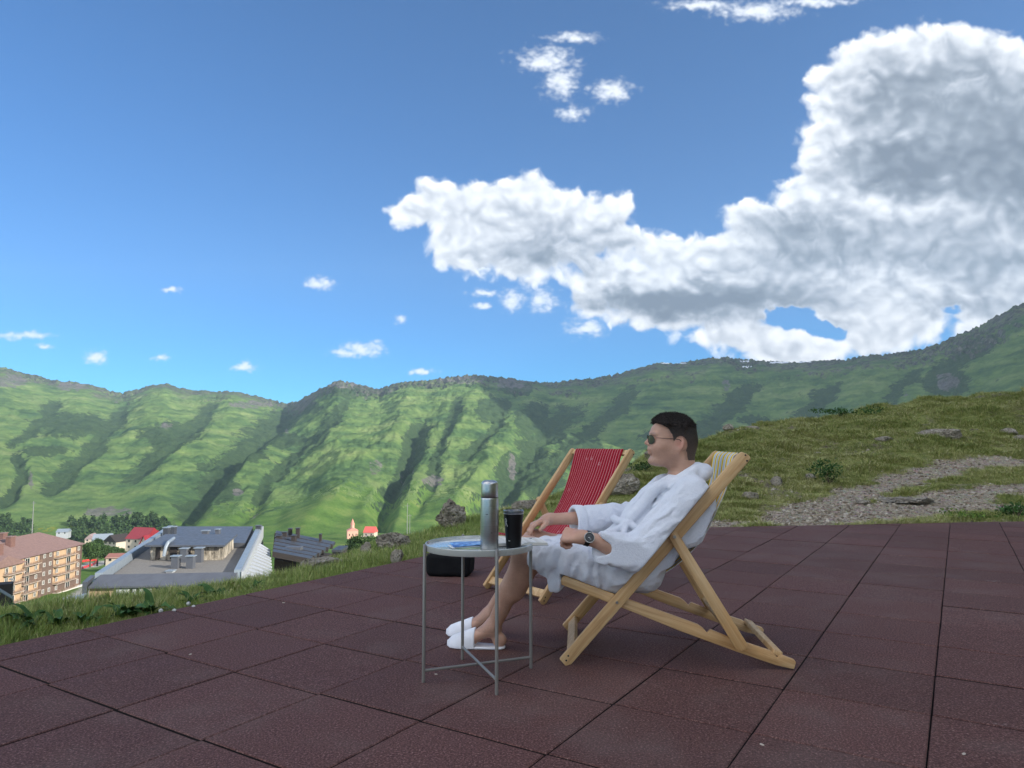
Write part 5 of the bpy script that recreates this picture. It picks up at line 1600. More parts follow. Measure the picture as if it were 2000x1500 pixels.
    # belt
    bl = [q3(1268, 1095, 3.055), q3(1262, 1060, 3.11), q3(1240, 1032, 3.15), q3(1218, 1022, 3.20), q3(1205, 1018, 3.27)]
    f = chain(catmull([q3(1240, 1030, 3.16), q3(1225, 1022, 3.19), q3(1206, 1016, 3.26), q3(1198, 1012, 3.34)], 4), .016, .008, f)
    kn0 = q3(1222, 1024, 3.165)
    f = smin(f, ell_sdf(X, Y, Z, kn0, (.026, .02, .020)), .006)
    f = chain(catmull([kn0, q3(1205, 1036, 3.13), q3(1185, 1048, 3.12), q3(1165, 1062, 3.11)], 4), [.015, .014, .013, .012] * 4, .006, f) if False else f
    for pts_ in ([kn0, q3(1203, 1034, 3.14), q3(1180, 1042, 3.13)], [kn0, q3(1216, 1046, 3.12), q3(1204, 1062, 3.10)]):
        f = chain(catmull(pts_, 4), .0125, .006, f)
    # hollow the skirt front so that the legs come out of it
    for K, A in ((KN, AN), (KF, AF)):
        d = (A - K) / np.linalg.norm(A - K)
        leg = cap_sdf(X, Y, Z, K + d * .035, K + d * .3, .056, .075)
        f = smax(f, -leg, .012)
    f = np.maximum(f, q3(1090, 1163, 3.2)[2] - Z)
    # stay inside the side rails of the chair
    wx_, wy_ = X + PO[0] - CO[0], Y + PO[1] - CO[1]
    lu = wx_ * CA[0] + wy_ * CA[1]; lv = wx_ * CW[0] + wy_ * CW[1]
    a0 = np.array(chair_uz(1112, 1287)); a1 = np.array(chair_uz(1452, 895)); dA = (a1 - a0) / np.linalg.norm(a1 - a0)
    sA = (lu - a0[0]) * dA[1] - (Z - a0[1]) * dA[0]                      # positive behind the rail
    b0 = np.array(chair_uz(1100, 1134)); b1 = np.array(chair_uz(1330, 1222)); dB = (b1 - b0) / np.linalg.norm(b1 - b0)
    sB = -((lu - b0[0]) * dB[1] - (Z - b0[1]) * dB[0]) * -1
    need = sstep(-.050, -.022, sA)
    f = smax(f, (.032 - lv) + (need - 1) * .2, .004)
    needB = (lu > b0[0] - .012) * sstep(.035, .015, (Z - (b0[1] + (lu - b0[0]) * dB[1] / dB[0])))
    f = smax(f, (.058 - lv) + (needB - 1) * .2, .004)
    f = smax(f, (lv - .568) + (need - 1) * .2, .004)
    # keep above the sling canvas and inside the rails
    V, Q = surface_nets(f.astype(np.float32), lo, h)
    me = np_mesh('robe', V, Q, M_TERRY, True)
    o = link('robe', me, person)
    sm = o.modifiers.new('smooth', 'SMOOTH'); sm.factor = .5; sm.iterations = 1
build_robe()
# ---- slippers
M_SLIP = plain('slipper_felt', (.80, .80, .83), .9, bump=.3, bscale=400, bdist=.0008)
def build_slipper(A, nm):
    ax = np.array([-.175 , .028, 0]); L = np.linalg.norm(ax); ax /= L; sd = np.array([-ax[1], ax[0], 0])
    c0 = np.array([A[0] + .045, A[1] - .006, 0])
    h = .0032
    lo = np.array([A[0] - .23, A[1] - .07, -.01]); hi = np.array([A[0] + .09, A[1] + .09, .10])
    X, Y, Z = grid(lo, hi, h)
    u = (X - c0[0]) * ax[0] + (Y - c0[1]) * ax[1]; v = (X - c0[0]) * sd[0] + (Y - c0[1]) * sd[1]
    hw = np.interp(u, [-.02, 0, .04, .10, .17, .21, .245, .262], [.002, .026, .036, .040, .051, .051, .038, .008])
    sole = smax(np.maximum((np.abs(v) - hw) * .9, np.maximum(-.012 - u, u - .262)), np.abs(Z - .0065) - .0055, .004)
    hh = np.interp(u, [.10, .14, .18, .22, .245, .262], [.100, .086, .070, .055, .044, .026])
    up = (np.sqrt((v / (hw + .003)) ** 2 + (np.clip(Z - .004, 0, None) / hh) ** 2) - 1) * .03
    up = smax(up, .128 + .12 * np.clip(Z, 0, .1) * 0 - u, .004)
    inner = (np.sqrt((v / (hw - .001)) ** 2 + (np.clip(Z - .008, 0, None) / (hh - .004)) ** 2) - 1) * .03
    inner = np.maximum(inner, .10 - u)
    shell = up + 0
    shell = np.maximum(shell, -(Z - .004)); shell = np.maximum(shell, u - .266)
    f = smin(sole, shell, .003)
    V, Q = surface_nets(f.astype(np.float32), lo, h)
    link(nm, np_mesh(nm, V, Q, M_SLIP, True), person)
build_slipper(AN, 'slipper'); build_slipper(AF, 'slipper')
# ---- wristwatch
def build_watch():
    c = q3(1147, 1051.5, 3.04); ax = NEL - NWR; ax /= np.linalg.norm(ax)
    out = np.array([-.12, -.93, .30]); out -= ax * (out @ ax); out /= np.linalg.norm(out); s = np.cross(ax, out)
    m = MB()
    for k in range(28):
        a0, a1 = 2 * math.pi * k / 28, 2 * math.pi * (k + 1) / 28
        def pt(a, w, rr): return c + ax * w + out * math.cos(a) * rr + s * math.sin(a) * rr
        r0, r1 = .0300, .0328
        m.hexa([pt(a0, -.010, r0), pt(a1, -.010, r0), pt(a1, .010, r0), pt(a0, .010, r0)], [pt(a0, -.010, r1), pt(a1, -.010, r1), pt(a1, .010, r1), pt(a0, .010, r1)])
    w = link('wristwatch', m.mesh('wristwatch', plain('black_strap', (.008, .008, .009), .5), smooth=40), person)
    def disc(off, r, th, nm, mat, n=40):
        b = c + out * off
        mm = MB().tube([b, b + out * th], r, n)
        return link(nm, mm.mesh(nm, mat, smooth=40), w)
    disc(.029, .0215, .010, 'watch_case', M_STEEL); disc(.0391, .0195, .0008, 'bezel', plain('black_bezel', (.01, .01, .01), .25)); disc(.0400, .0155, .0005, 'dial', plain('dark_dial', (.02, .022, .03), .15, spec=.8))
    b = c + out * .0408
    mm = MB()
    for a, L in ((.6, .010), (-1.2, .007)):
        d = ax * math.sin(a) + s * math.cos(a); n = np.cross(d, out) * .0007
        mm.add([b - n, b + n, b + n + d * L, b - n + d * L], [(0, 1, 2, 3)])
    link('watch_hand', mm.mesh('watch_hand', M_WHITE), w)
build_watch()
# ---- sunglasses
def build_glasses():
    m_f = plain('thin_metal_frame', (.05, .045, .04), .3, .8)
    cy, sy_ = math.cos(YAW), math.sin(YAW)
    def H(x, y, z): return HC + np.array([x * cy - y * sy_, x * sy_ + y * cy, z])
    g = None
    fm = MB()
    for s_ in (-1, 1):
        ring = []
        for k in range(25):
            a = 2 * math.pi * k / 24
            yy = s_ * (.034 + .0265 * math.cos(a)); zz = .008 + .0205 * math.sin(a) - .002 * math.cos(a)
            ring.append(H(-.1130 + abs(yy) ** 2 * 5.5, yy, zz))
        fm.tube(ring, .0011, 6, cap=False)
        fm.tube([H(-.088, s_ * .0605, .016), H(-.083, s_ * .071, .0155), H(-.045, s_ * .0755, .0135), H(.008, s_ * .0785, .010)], [.0012, .0012, .0012, .0014], 6)
        fm.tube([H(-.010, s_ * .0775, .0105), H(.015, s_ * .079, .0085), H(.030, s_ * .078, -.004)], [.0018, .0021, .0018], 6)
    fm.tube([H(-.1128, -.0085, .014), H(-.1160, 0, .0165), H(-.1128, .0085, .014)], .0011, 6)
    g = link('sunglasses', fm.mesh('sunglasses', m_f, smooth=True), person)
    lm = material('dark_lens', lambda nt: {'Base Color': (.02, .022, .03), 'Roughness': .05, 'Specular IOR Level': .8, 'Alpha': .88, 'Coat Weight': .6})
    for s_ in (-1, 1):
        V = [H(-.1140 + .034 ** 2 * 5.5, s_ * .034, .008)]; 
        for k in range(24):
            a = 2 * math.pi * k / 24; yy = s_ * (.034 + .0265 * math.cos(a)); zz = .008 + .0205 * math.sin(a) - .002 * math.cos(a)
            V.append(H(-.1130 + abs(yy) ** 2 * 5.5, yy, zz))
        link('lens', MB().add(V, [(0, 1 + k, 1 + (k + 1) % 24) for k in range(24)]).mesh('lens', lm, smooth=True), g)
build_glasses()
# ------------------------------------------------------------------ village below
M_CREAM = plain('cream_render', (.44, .305, .19), .9, var=.08, scale=.5)
M_BROWN = plain('brown_cladding', (.13, .088, .070), .85, var=.2, scale=1.5)
M_REDROOF = plain('brown_shingle_roof', (.20, .125, .11), .85, var=.16, scale=1.2, bump=.4, bscale=6, bdist=.05)
M_BRICKD = plain('dark_brick_chimney', (.16, .085, .07), .9, var=.2, scale=3)
M_GLASS = plain('window_glass', (.02, .025, .03), .12, spec=.7, var=.3, scale=.6)
M_FRAME = plain('white_frame', (.62, .60, .56), .6)
M_SLAB = plain('balcony_slab', (.40, .32, .26), .8)
M_RAIL = plain('balcony_rail', (.27, .17, .12), .7)
M_ZINC = plain('zinc_roof', (.085, .092, .108), .5, var=.12, scale=.6, spec=.5)
M_ZINCL = plain('pale_zinc', (.21, .25, .29), .45, var=.08, scale=.6, spec=.5)
M_GRAVR = plain('roof_gravel', (.17, .16, .145), .95, var=.18, scale=3)
M_CONC = material('stained_concrete', lambda nt: {'Base Color': nt.ramp(nt.noise(nt.vmath('MULTIPLY', nt.node('ShaderNodeTexCoord').outputs['Object'], (1, 1, .35)), 1.1, 6, .7), [(.38, (.05, .045, .04)), (.5, (.30, .26, .20)), (.6, (.52, .47, .38))]), 'Roughness': .9})
M_DARKM = plain('charcoal_metal_roof', (.045, .050, .060), .5, var=.15, scale=.8, spec=.5)
M_BLACKW = plain('dark_timber_wall', (.03, .024, .022), .8)
M_WOODW = plain('larch_cladding', (.40, .29, .18), .8, var=.15, scale=2)
M_CURT = plain('pale_curtain', (.50, .52, .50), .8, var=.2, scale=2)
M_WHITEP = plain('white_panel', (.36, .38, .40), .6)
M_REDM = plain('red_metal_roof', (.22, .018, .026), .45, var=.12, scale=.5)
M_PLAS = plain('pale_plaster', (.50, .43, .35), .9)
M_CORAL = plain('coral_stone', (.62, .36, .27), .9, var=.12)
M_RED = plain('red_netting', (.62, .03, .04), .7)
def add_box_part(parent, nm, c, size, mat, rz=0.0, bev=0, M=None):
    return link(nm, MB().box(c, size, rz, M).mesh(nm, mat), parent)

def build_apartment():
    X0 = -170.0; Y0 = 284.0; ze = -38.6; fh = 3.15; nf = 5; zb = ze - fh * nf
    t = thing('apartment_building', 'long cream and brown apartment block with balconies and a brown shingle roof', 'building', (X0, Y0, zb))
    def W3(s, out, z): return (out, -s, z)                    # local: s towards the camera, out towards +X
    L = 74.0; Dp = 23.0; H = fh * nf
    link('wall', MB().box((-Dp / 2, -L / 2, (H - 8) / 2), (Dp, L, H + 8)).mesh('wall', M_CREAM), t)
    # brown bays and lower brown bands
    for s0, s1, z0, z1 in ((17, 24.5, 0, H), (24.5, 42, fh * 1.9, fh * 2.95), (0, 17, 0, fh * 1.0), (0, 3.0, fh, H)):
        add_box_part(t, 'cladding_panel', (.12, -(s0 + s1) / 2, (z0 + z1) / 2), (.3, s1 - s0 - .02, z1 - z0 - .02), M_BROWN)
    # wing that projects at the near end
    link('wing', MB().box((3.0, -51, (H - 6) / 2), (6.0, 17.6, H + 6)).mesh('wing', M_CREAM), t)
    win = {}
    def window(s, z, w, h, out=.0):
        key = (w, h)
        if key not in win:
            m = MB().box((0, 0, 0), (.24, w, h)); f = MB()
            for (cy, cz, sy, sz) in ((0, h / 2, w + .2, .12), (0, -h / 2, w + .2, .12), (w / 2, 0, .12, h), (-w / 2, 0, .12, h), (0, 0, .1, h)):
                f.box((.08, cy, cz), (.2, sy, sz))
            win[key] = (m.mesh('window', M_GLASS), f.mesh('frame', M_FRAME))
        o = link('window', win[key][0], t, (out + .18, -s, z)); link('frame', win[key][1], o)
    for fl in range(nf):
        zc = fl * fh + 1.55
        for s in (2.0, 14.9): window(s, zc, 1.0, 1.4, .15)
        for s in (19, 22.4): window(s, zc + .2, 1.0, 1.3, .15)
        for s in (26.6, 39.5, 36.4): window(s, zc, 1.0, 1.3, .12 if fl in (1, 2) else .0)
        for s in (8.2, 31.5): window(s, fh * fl + 1.25, 2.3, 2.3, .1)
        for s in (46.5, 50, 55): window(s, fh * fl + 1.3, 1.3, 2.0, 6.0)
        for s0, s1, o0 in ((4.5, 16.8, 0), (26.0, 35.0, 0), (43.2, 51.5, 6.0)):
            if fl == 0 and s0 != 4.5: pass
            b = link('balcony', MB().box((.9 + o0 + .17, -(s0 + s1) / 2, fl * fh + .02), (1.8, s1 - s0, .22)).mesh('balcony', M_SLAB), t)
            r = MB()
            for q in (0.45, .75, 1.05): r.box((1.75 + o0 + .17, -(s0 + s1) / 2, fl * fh + q), (.06, s1 - s0, .07))
            n = int((s1 - s0) / 1.5)
            for k in range(n + 1): r.box((1.75 + o0 + .17, -(s0 + (s1 - s0) * k / n), fl * fh + .6), (.09, .09, 1.0))
            for e in (s0, s1):
                for q in (0.45, .75, 1.05): r.box((.95 + o0 + .17, -e, fl * fh + q), (1.6, .06, .07))
            link('railing', r.mesh('railing', M_RAIL), b)
    # hip roof with overhang
    ov = 1.3; x0, x1 = ov, -Dp - ov; y0, y1 = ov, -L
    zr = 5.4; rm = MB()
    e = [(x0, y0, H - .25), (x0, y1, H - .25), (x1, y1, H - .25), (x1, y0, H - .25)]
    rg = [(-Dp / 2, -8.0, H + zr), (-Dp / 2, y1, H + zr)]
    rm.add(e + rg, [(0, 1, 5, 4), (0, 4, 3), (3, 4, 5, 2), (1, 2, 5), (3, 2, 1, 0)])
    link('roof', rm.mesh('roof', M_REDROOF), t)
    g = MB().add([(7.2, -41.4, H - .3), (7.2, -60.6, H - .3), (7.2, -51, H + 3.2), (-12, -41.4, H - .3), (-12, -60.6, H - .3), (-12, -51, H + 3.2)], [(0, 1, 2), (3, 5, 4), (0, 2, 5, 3), (1, 4, 5, 2), (0, 3, 4, 1)])
    link('roof', g.mesh('roof', M_REDROOF), t)
    gab = MB().prism([(6.3, -43.2, H - .2), (6.3, -58.8, H - .2), (6.3, -51, H + 2.65)], (.1, 0, 0)).mesh('gable', M_CREAM)
    link('gable', gab, t)
    for (x, y, w, h) in ((-7, -30, 2.4, 4.4), (-4, -40, 2.6, 4.6), (-14, -24, 2.2, 4.0), (-14, -40, 2.4, 4.6), (-9, -48, 2.4, 4.2), (-16, -33, 1.8, 3.6), (-5.2, -54, 2, 4.2)):
        zz = H + zr * (1 - abs(x + Dp / 2) / (Dp / 2 + 1)) 
        c = link('chimney', MB().box((x, y, zz + h / 2 - 1.4), (1.8, w, h)).mesh('chimney', M_BRICKD), t)
        link('chimney_cap', MB().box((x, y, zz + h - 1.25), (2.2, w + .4, .3)).mesh('chimney_cap', M_REDROOF), c)
    link('downpipe', MB().tube([(.5, -.2, 0), (.5, -.2, H - .4)], .14, 8).mesh('downpipe', M_BROWN), t)
    link('plinth', MB().box((1.2, -30, -1.4), (1.6, 66, 2.6)).mesh('plinth', M_FRAME), t)
build_apartment()

def build_hotel():
    zR = -18.2
    NL = np.array([-60.3, 105.0]); NR = np.array([-40.8, 107.0]); FL_ = np.array([-78.4, 165.0]); FR = np.array([-57.9, 165.0])
    t = thing('hotel_building', 'low grey hotel with flat gravel roof, zinc parapets and dark roof chimneys', 'building', (NL[0], NL[1], zR))
    O = np.array([NL[0], NL[1], zR])
    def L3(x, y, z): return (x - O[0], y - O[1], z - O[2])
    def quad_prism(pts, z0, z1, nm, mat, par=t):
        b = [L3(x, y, z0) for x, y in pts]; u = [L3(x, y, z1) for x, y in pts]
        return link(nm, MB().hexa(b, u).mesh(nm, mat), par)
    def lerp(a, b, k): return a + (b - a) * k
    # body and deck
    quad_prism([NL + [.6, .8], NR + [-.6, .8], FR + [-.6, -.5], FL_ + [.6, -.5]], -36, zR - 1.0, 'wall', M_CONC)
    quad_prism([NL + [.9, 1.1], NR + [-.9, 1.1], FR + [-.9, -.8], FL_ + [.9, -.8]], zR - .98, zR - .80, 'roof_deck', M_GRAVR)
    def strip(a, b, w, z0, z1, nm, mat):
        d = (b - a) / np.linalg.norm(b - a); n = np.array([-d[1], d[0]]) * w / 2
        quad_prism([a - n, b - n, b + n, a + n], z0, z1, nm, mat)
    strip(NL + [0, .4], FL_, 1.0, zR - 1.6, zR + .25, 'parapet', M_ZINCL)
    strip(NR + [0, .4], FR, 1.0, zR - 1.6, zR + .35, 'parapet', M_ZINCL)
    strip(lerp(NR, FR, .0) + [.72, .4], FR + [.72, 0], .3, zR - 2.4, zR + .1, 'parapet_trim', M_WHITEP)
    # front zinc band, sloping outwards, and far band
    a0, a1 = NL, NR
    link('front_roof', MB().hexa([L3(a0[0] + .3, a0[1] - 2.6, zR - 1.4), L3(a1[0], a1[1] - 2.6, zR - 1.4), L3(a1[0], a1[1] + .5, zR - 1.4), L3(a0[0] + .3, a0[1] + .5, zR - 1.4)],
                                 [L3(a0[0] + .3, a0[1] - 2.6, zR - 1.15), L3(a1[0], a1[1] - 2.6, zR - 1.15), L3(a1[0], a1[1] + .5, zR), L3(a0[0] + .3, a0[1] + .5, zR)]).mesh('front_roof', M_ZINC), t)
    link('front_wall', MB().box(L3((a0[0] + a1[0]) / 2, a0[1] + .1, zR - 4.4), (19.6, 2.0, 5.9), R(5.9)).mesh('front_wall', M_WOODW), t)
    link('balcony_rail', MB().box(L3(-59, 100.6, zR - 4.1), (4.0, .12, .25)).mesh('balcony_rail', M_RAIL), t)
    for (x0, x1, mat) in ((227, 252, M_CURT), (253, 259, M_GLASS), (259.5, 266, M_CURT), (266.5, 272, M_GLASS), (272.5, 295, M_CURT), (304, 326, M_GLASS), (350, 380, M_CURT)):
        ya = 102.95 + (x0 - 200) / 280 * 2
        p0 = P(x0, 1142, ya); p1 = P(x1, 1142, ya + .05)
        zt = zR - 1.6; zb_ = zR - 3.6
        w = link('window', MB().hexa([L3(p0[0], ya, zb_), L3(p1[0], ya, zb_), L3(p1[0], ya + .6, zb_), L3(p0[0], ya + .6, zb_)], [L3(p0[0], ya, zt), L3(p1[0], ya, zt), L3(p1[0], ya + .6, zt), L3(p0[0], ya + .6, zt)]).mesh('window', mat), t)
        link('frame', MB().box(L3((p0[0] + p1[0]) / 2, ya - .02, zt + .06), (p1[0] - p0[0] + .12, .2, .1)).mesh('frame', M_DARKM), w)
    # side wall wedge at the left and pale terrace slabs
    link('side_wall', MB().prism([L3(-60.6, 102.0, zR - .4), L3(-60.6, 102.0, zR - 6.4), L3(-63.0, 103.5, zR - 6.4), L3(-61.6, 105.6, zR - .1)], (.7, 0, 0)).mesh('side_wall', M_ZINC), t)
    for (x0, x1, y0, y1, Y, mat) in ((180, 211, 1130, 1137, 108, M_ZINCL), (194, 213, 1121, 1127, 112, M_ZINCL), (178, 202, 1158, 1176, 104, M_WHITEP), (196, 214, 1141, 1148, 106, M_ZINC)):
        p = P(x0, y0, Y); q = P(x1, y1, Y)
        link('terrace_slab', MB().hexa([L3(p[0], Y, q[2]), L3(q[0], Y, q[2]), L3(q[0], Y + 3, q[2]), L3(p[0], Y + 3, q[2])], [L3(p[0], Y, p[2]), L3(q[0], Y, p[2]), L3(q[0], Y + 3, p[2]), L3(p[0], Y + 3, p[2])]).mesh('terrace_slab', mat), t)
    # penthouse
    zd = zR - .8
    quad_prism([(-61.8, 123.2), (-49.4, 123.2), (-52.6, 136), (-65, 136)], zd, zd + 2.35, 'penthouse_wall', M_CONC)
    quad_prism([(-62.4, 122.3), (-48.8, 122.3), (-52.3, 137), (-66, 137)], zd + 2.37, zd + 2.65, 'penthouse_roof', M_ZINC)
    quad_prism([(-66.6, 137.2), (-50.9, 137.2), (-59.2, 164.2), (-77.0, 164.2)], zd + .1, zd + .95, 'rear_roof', M_ZINC)
    for x0, x1 in ((-58.4, -57.2), (-56.5, -54.9), (-60.8, -60.1)):
        quad_prism([(x0, 123.0), (x1, 123.0), (x1, 123.4), (x0, 123.4)], zd + .2, zd + 2.2, 'door_opening', M_BLACKW)
    def chim(px, y0, y1, w, mat, capm, zbase=None, dy=1.0, nm='chimney'):
        zb0 = zd if zbase is None else zbase
        d = ray(px, y1); Y = (zb0 - CAMH) / d[2] * d[1]; c = P(px, y1, Y); top = P(px, y0, Y)[2]; wm = w / F * Y
        o = link(nm, MB().box(L3(c[0], Y + .5, (zb0 + top) / 2), (wm, dy, top - zb0)).mesh(nm, mat), t)
        link('chimney_cap', MB().box(L3(c[0], Y + .5, top + .12), (wm * 1.3, dy * 1.3, .14)).mesh('chimney_cap', capm), o)
    for a in ((340, 1088, 1111, 13), (357, 1073, 1099, 12), (369.5, 1088, 1111, 13), (386, 1072, 1099, 13)): chim(*a, M_ZINC, M_ZINCL)
    for a in ((329, 1117, 1150, 12), (360.5, 1117, 1136, 12)): chim(*a, M_WHITEP, M_ZINCL, zbase=zR - 3.2)
    for a in ((399, 1038, 1053, 11), (423.5, 1035, 1043, 7)): chim(*a, M_ZINC, M_ZINCL, zbase=zd + .95)
    for a in ((322, 1032, 1060, 9), (336, 1030, 1050, 8)): chim(*a, M_DARKM, M_ZINCL, zbase=zd + .4)
    chim(503, 1028, 1043, 8, M_DARKM, M_ZINC, zbase=zd + .1)
    d0 = P(345, 1043, 128); d1 = P(335, 1052, 123.5)
    link('duct', MB().tube([L3(d0[0] , 127, zd + 3.2), L3(d1[0], 122.3, zd + 3.1), L3(d1[0] - .1, 121.8, zd + 2.4), L3(d1[0] - .3, 121.6, zd + .9)], .28, 8).mesh('duct', M_ZINCL, smooth=40), t)
    # white fins along the right side
    n = 12
    for k in range(n):
        q = .03 + .60 * k / (n - 1); base = lerp(NR, FR, q); Lf = 4.3 - 2.2 * (k / n)
        x0, y0 = base + [.95, 0]
        z0 = zR - 1.0
        f = MB().hexa([L3(x0, y0, z0 - .35), L3(x0 + Lf, y0 + .2, z0 - 1.5), L3(x0 + Lf, y0 + .7, z0 - 1.5), L3(x0, y0 + 1.3, z0 - .35)], [L3(x0, y0, z0), L3(x0 + Lf, y0 + .2, z0 - 1.2), L3(x0 + Lf, y0 + .7, z0 - 1.2), L3(x0, y0 + 1.3, z0)])
        link('balcony_fin', f.mesh('balcony_fin', M_WHITEP), t)
    link('fin_wall', MB().hexa([L3(NR[0] + .9, NR[1], -30), L3(NR[0] + 2.6, NR[1], -30), L3(FR[0] + 6, FR[1] - 20, -30), L3(FR[0] + .9, FR[1], -30)], [L3(NR[0] + .9, NR[1], zR - 3), L3(NR[0] + 2.6, NR[1], zR - 3), L3(FR[0] + 6, FR[1] - 20, zR - 3), L3(FR[0] + .9, FR[1], zR - 3)]).mesh('fin_wall', M_CONC), t)
build_hotel()

def build_dark_house():
    t = thing('house', 'building with stepped charcoal metal roofs and small black chimneys, right of the grey hotel', 'house', (-58, 140, -24))
    O = np.array([-58, 140, -24.0])
    def pt(px, py, Y): return P(px, py, Y) - O
    n = 6
    for k in range(n):
        q = k / (n - 1)
        Yb = 166 - 26 * q
        a = pt(540 - 6 * q, 1036 + 36 * q, Yb); b = pt(655 - 44 * q, 1058 + 28 * q, Yb)
        a2 = pt(537 - 4 * q, 1036 + 36 * q + 6, Yb - 4.4); b2 = pt(650 - 44 * q, 1058 + 28 * q + 6, Yb - 4.4)
        th = np.array([0, 0, .55])
        link('roof', MB().hexa([a2 - th, b2 - th, b - th, a - th], [a2, b2, b, a]).mesh('roof', M_DARKM), t)
        for s in range(1, 10):
            u = s / 10; c0 = a2 + (b2 - a2) * u; c1 = a + (b - a) * u
        gl = np.array([0, 0, .12])
        link('roof_edge', MB().hexa([a2 - [0, .35, .9], b2 - [0, .35, .9], b2 - [0, 0, .9], a2 - [0, 0, .9]], [a2 - [0, .25, -.1], b2 - [0, .25, -.1], b2 + [0, 0, .1], a2 + [0, 0, .1]]).mesh('roof_edge', M_BLACKW), t)
    # body
    p = [pt(536, 1085, 140), pt(612, 1100, 140), pt(650, 1075, 164), pt(540, 1060, 164)]
    link('wall', MB().hexa([q + np.array([0, 0, -9 - (q[2] - p[1][2])]) for q in p], [q - np.array([0, 0, .7]) for q in p]).mesh('wall', M_BLACKW), t)
    for (px, py, w, h, Y) in ((567, 1034, 6, 8, 163), (582, 1034, 6, 12, 162), (626, 1045, 4, 9, 163), (556, 1041, 8, 9, 160), (574, 1048, 8, 11, 156), (545, 1047, 9, 7, 156)):
        c = pt(px, py, Y); s = Y / F
        ch = link('chimney', MB().box((c[0], c[1], c[2] - h * s * .6), (w * s, .9, h * s * 1.6)).mesh('chimney', M_BLACKW), t)
        link('chimney_cap', MB().box((c[0], c[1], c[2] + h * s * .22), (w * s * 1.3, 1.2, .12)).mesh('chimney_cap', M_DARKM), ch)
    c = pt(574, 1072, 146); link('dormer', MB().box((c[0], c[1], c[2]), (3.2, 2.0, .9)).mesh('dormer', M_ZINC), t)
    c = pt(664, 1072, 150); link('annex_roof', MB().box((c[0], c[1], c[2]), (2.0, 6, .5)).mesh('annex_roof', M_DARKM), t)
    link('annex_wall', MB().box((c[0], c[1], c[2] - 2.4), (1.8, 5.4, 4.2)).mesh('annex_wall', M_BLACKW), t)
build_dark_house()

def gable_house(nm, label, px0, px1, py_base, py_eave, py_ridge, Y, roofm, wallm, rz=0.0, depth=None, ridge='x', floors=2, cat='house'):
    b = P((px0 + px1) / 2, py_base, Y); w = (px1 - px0) / F * Y; he = (py_base - py_eave) / F * Y; hr = (py_base - py_ridge) / F * Y
    dp = depth or w * .8
    t = thing(nm, label, cat, (b[0], Y + dp / 2, b[2]), rz)
    link('wall', MB().box((0, 0, he / 2 - 2), (w, dp, he + 4)).mesh('wall', wallm), t)
    o = .5
    if ridge == 'x':
        V = [(-w / 2 - o, -dp / 2 - o, he - .3), (w / 2 + o, -dp / 2 - o, he - .3), (w / 2 + o, dp / 2 + o, he - .3), (-w / 2 - o, dp / 2 + o, he - .3), (-w / 2 - o * .5, 0, hr), (w / 2 + o * .5, 0, hr)]
        fs = [(0, 1, 5, 4), (2, 3, 4, 5), (0, 4, 3), (1, 2, 5), (3, 2, 1, 0)]
    else:
        V = [(-w / 2 - o, -dp / 2 - o, he - .3), (w / 2 + o, -dp / 2 - o, he - .3), (w / 2 + o, dp / 2 + o, he - .3), (-w / 2 - o, dp / 2 + o, he - .3), (0, -dp / 2 - o, hr), (0, dp / 2 + o, hr)]
        fs = [(0, 4, 5, 3), (1, 2, 5, 4), (0, 1, 4), (2, 3, 5), (3, 2, 1, 0)]
    link('roof', MB().add(V, fs).mesh('roof', roofm), t)
    nW = max(2, int(w / 3.5))
    wm = MB().box((0, 0, 0), (1.1, .2, 1.3)).mesh('window', M_GLASS)
    for fl in range(floors):
        for k in range(nW):
            link('window', wm, t, (-w / 2 + w * (k + .5) / nW, -dp / 2 - .02, he * (fl + .55) / floors))
    return t
rh = gable_house('chalet', 'chalet with a bright red metal roof, beside the grey hotel', 246, 291, 1086, 1053, 1034, 420, M_REDM, M_PLAS, R(-14), 13, 'x', 3)
link('dormer', MB().prism([(4, -8, 6), (9.5, -8, 6), (6.8, -8, 11.5)], (0, 8, 0)).mesh('dormer', M_PLAS), rh)
link('dormer_roof', MB().add([(3.4, -8.6, 5.8), (6.8, -8.6, 12.2), (10.2, -8.6, 5.8), (3.4, 1, 5.8), (6.8, 1, 12.2), (10.2, 1, 5.8)], [(0, 1, 4, 3), (1, 2, 5, 4)]).mesh('dormer_roof', M_REDM), rh)
gable_house('house', 'small house with a slate blue roof, left of the red roofed chalet', 176, 208, 1068, 1056, 1045, 500, M_ZINCL, M_PLAS, R(20), 11, 'x')
gable_house('house', 'dark roofed house directly left of the red roofed chalet', 203, 238, 1072, 1058, 1046, 460, M_BLACKW, M_PLAS, R(-25), 11, 'y')
gable_house('house', 'pinkish grey roofed house just right of the apartment block roof', 164, 182, 1064, 1053, 1044, 560, plain('rosy_roof', (.30, .22, .22), .8), M_PLAS, R(10), 9, 'y')
gable_house('house', 'pale house with a plain grey roof under the yellow flower slope', 108, 128, 1044, 1039, 1034, 700, M_ZINCL, M_WHITEP, R(15), 10, 'x', 1)
gable_house('house', 'low house with a red roof behind the chalet', 291, 301, 1052, 1046, 1038, 470, M_REDM, M_PLAS, R(10), 9, 'x', 1)
gable_house('house', 'long low shed with a reddish roof below the chalet', 206, 254, 1097, 1089, 1083, 340, plain('terracotta_sheet', (.25, .11, .09), .8), M_PLAS, R(8), 8, 'x', 1)
gable_house('house', 'lone house with a coral red roof beside the domed church', 711, 732, 1049, 1040, 1030, 650, plain('coral_roof', (.55, .10, .08), .7), M_PLAS, R(-8), 10, 'x', 1)
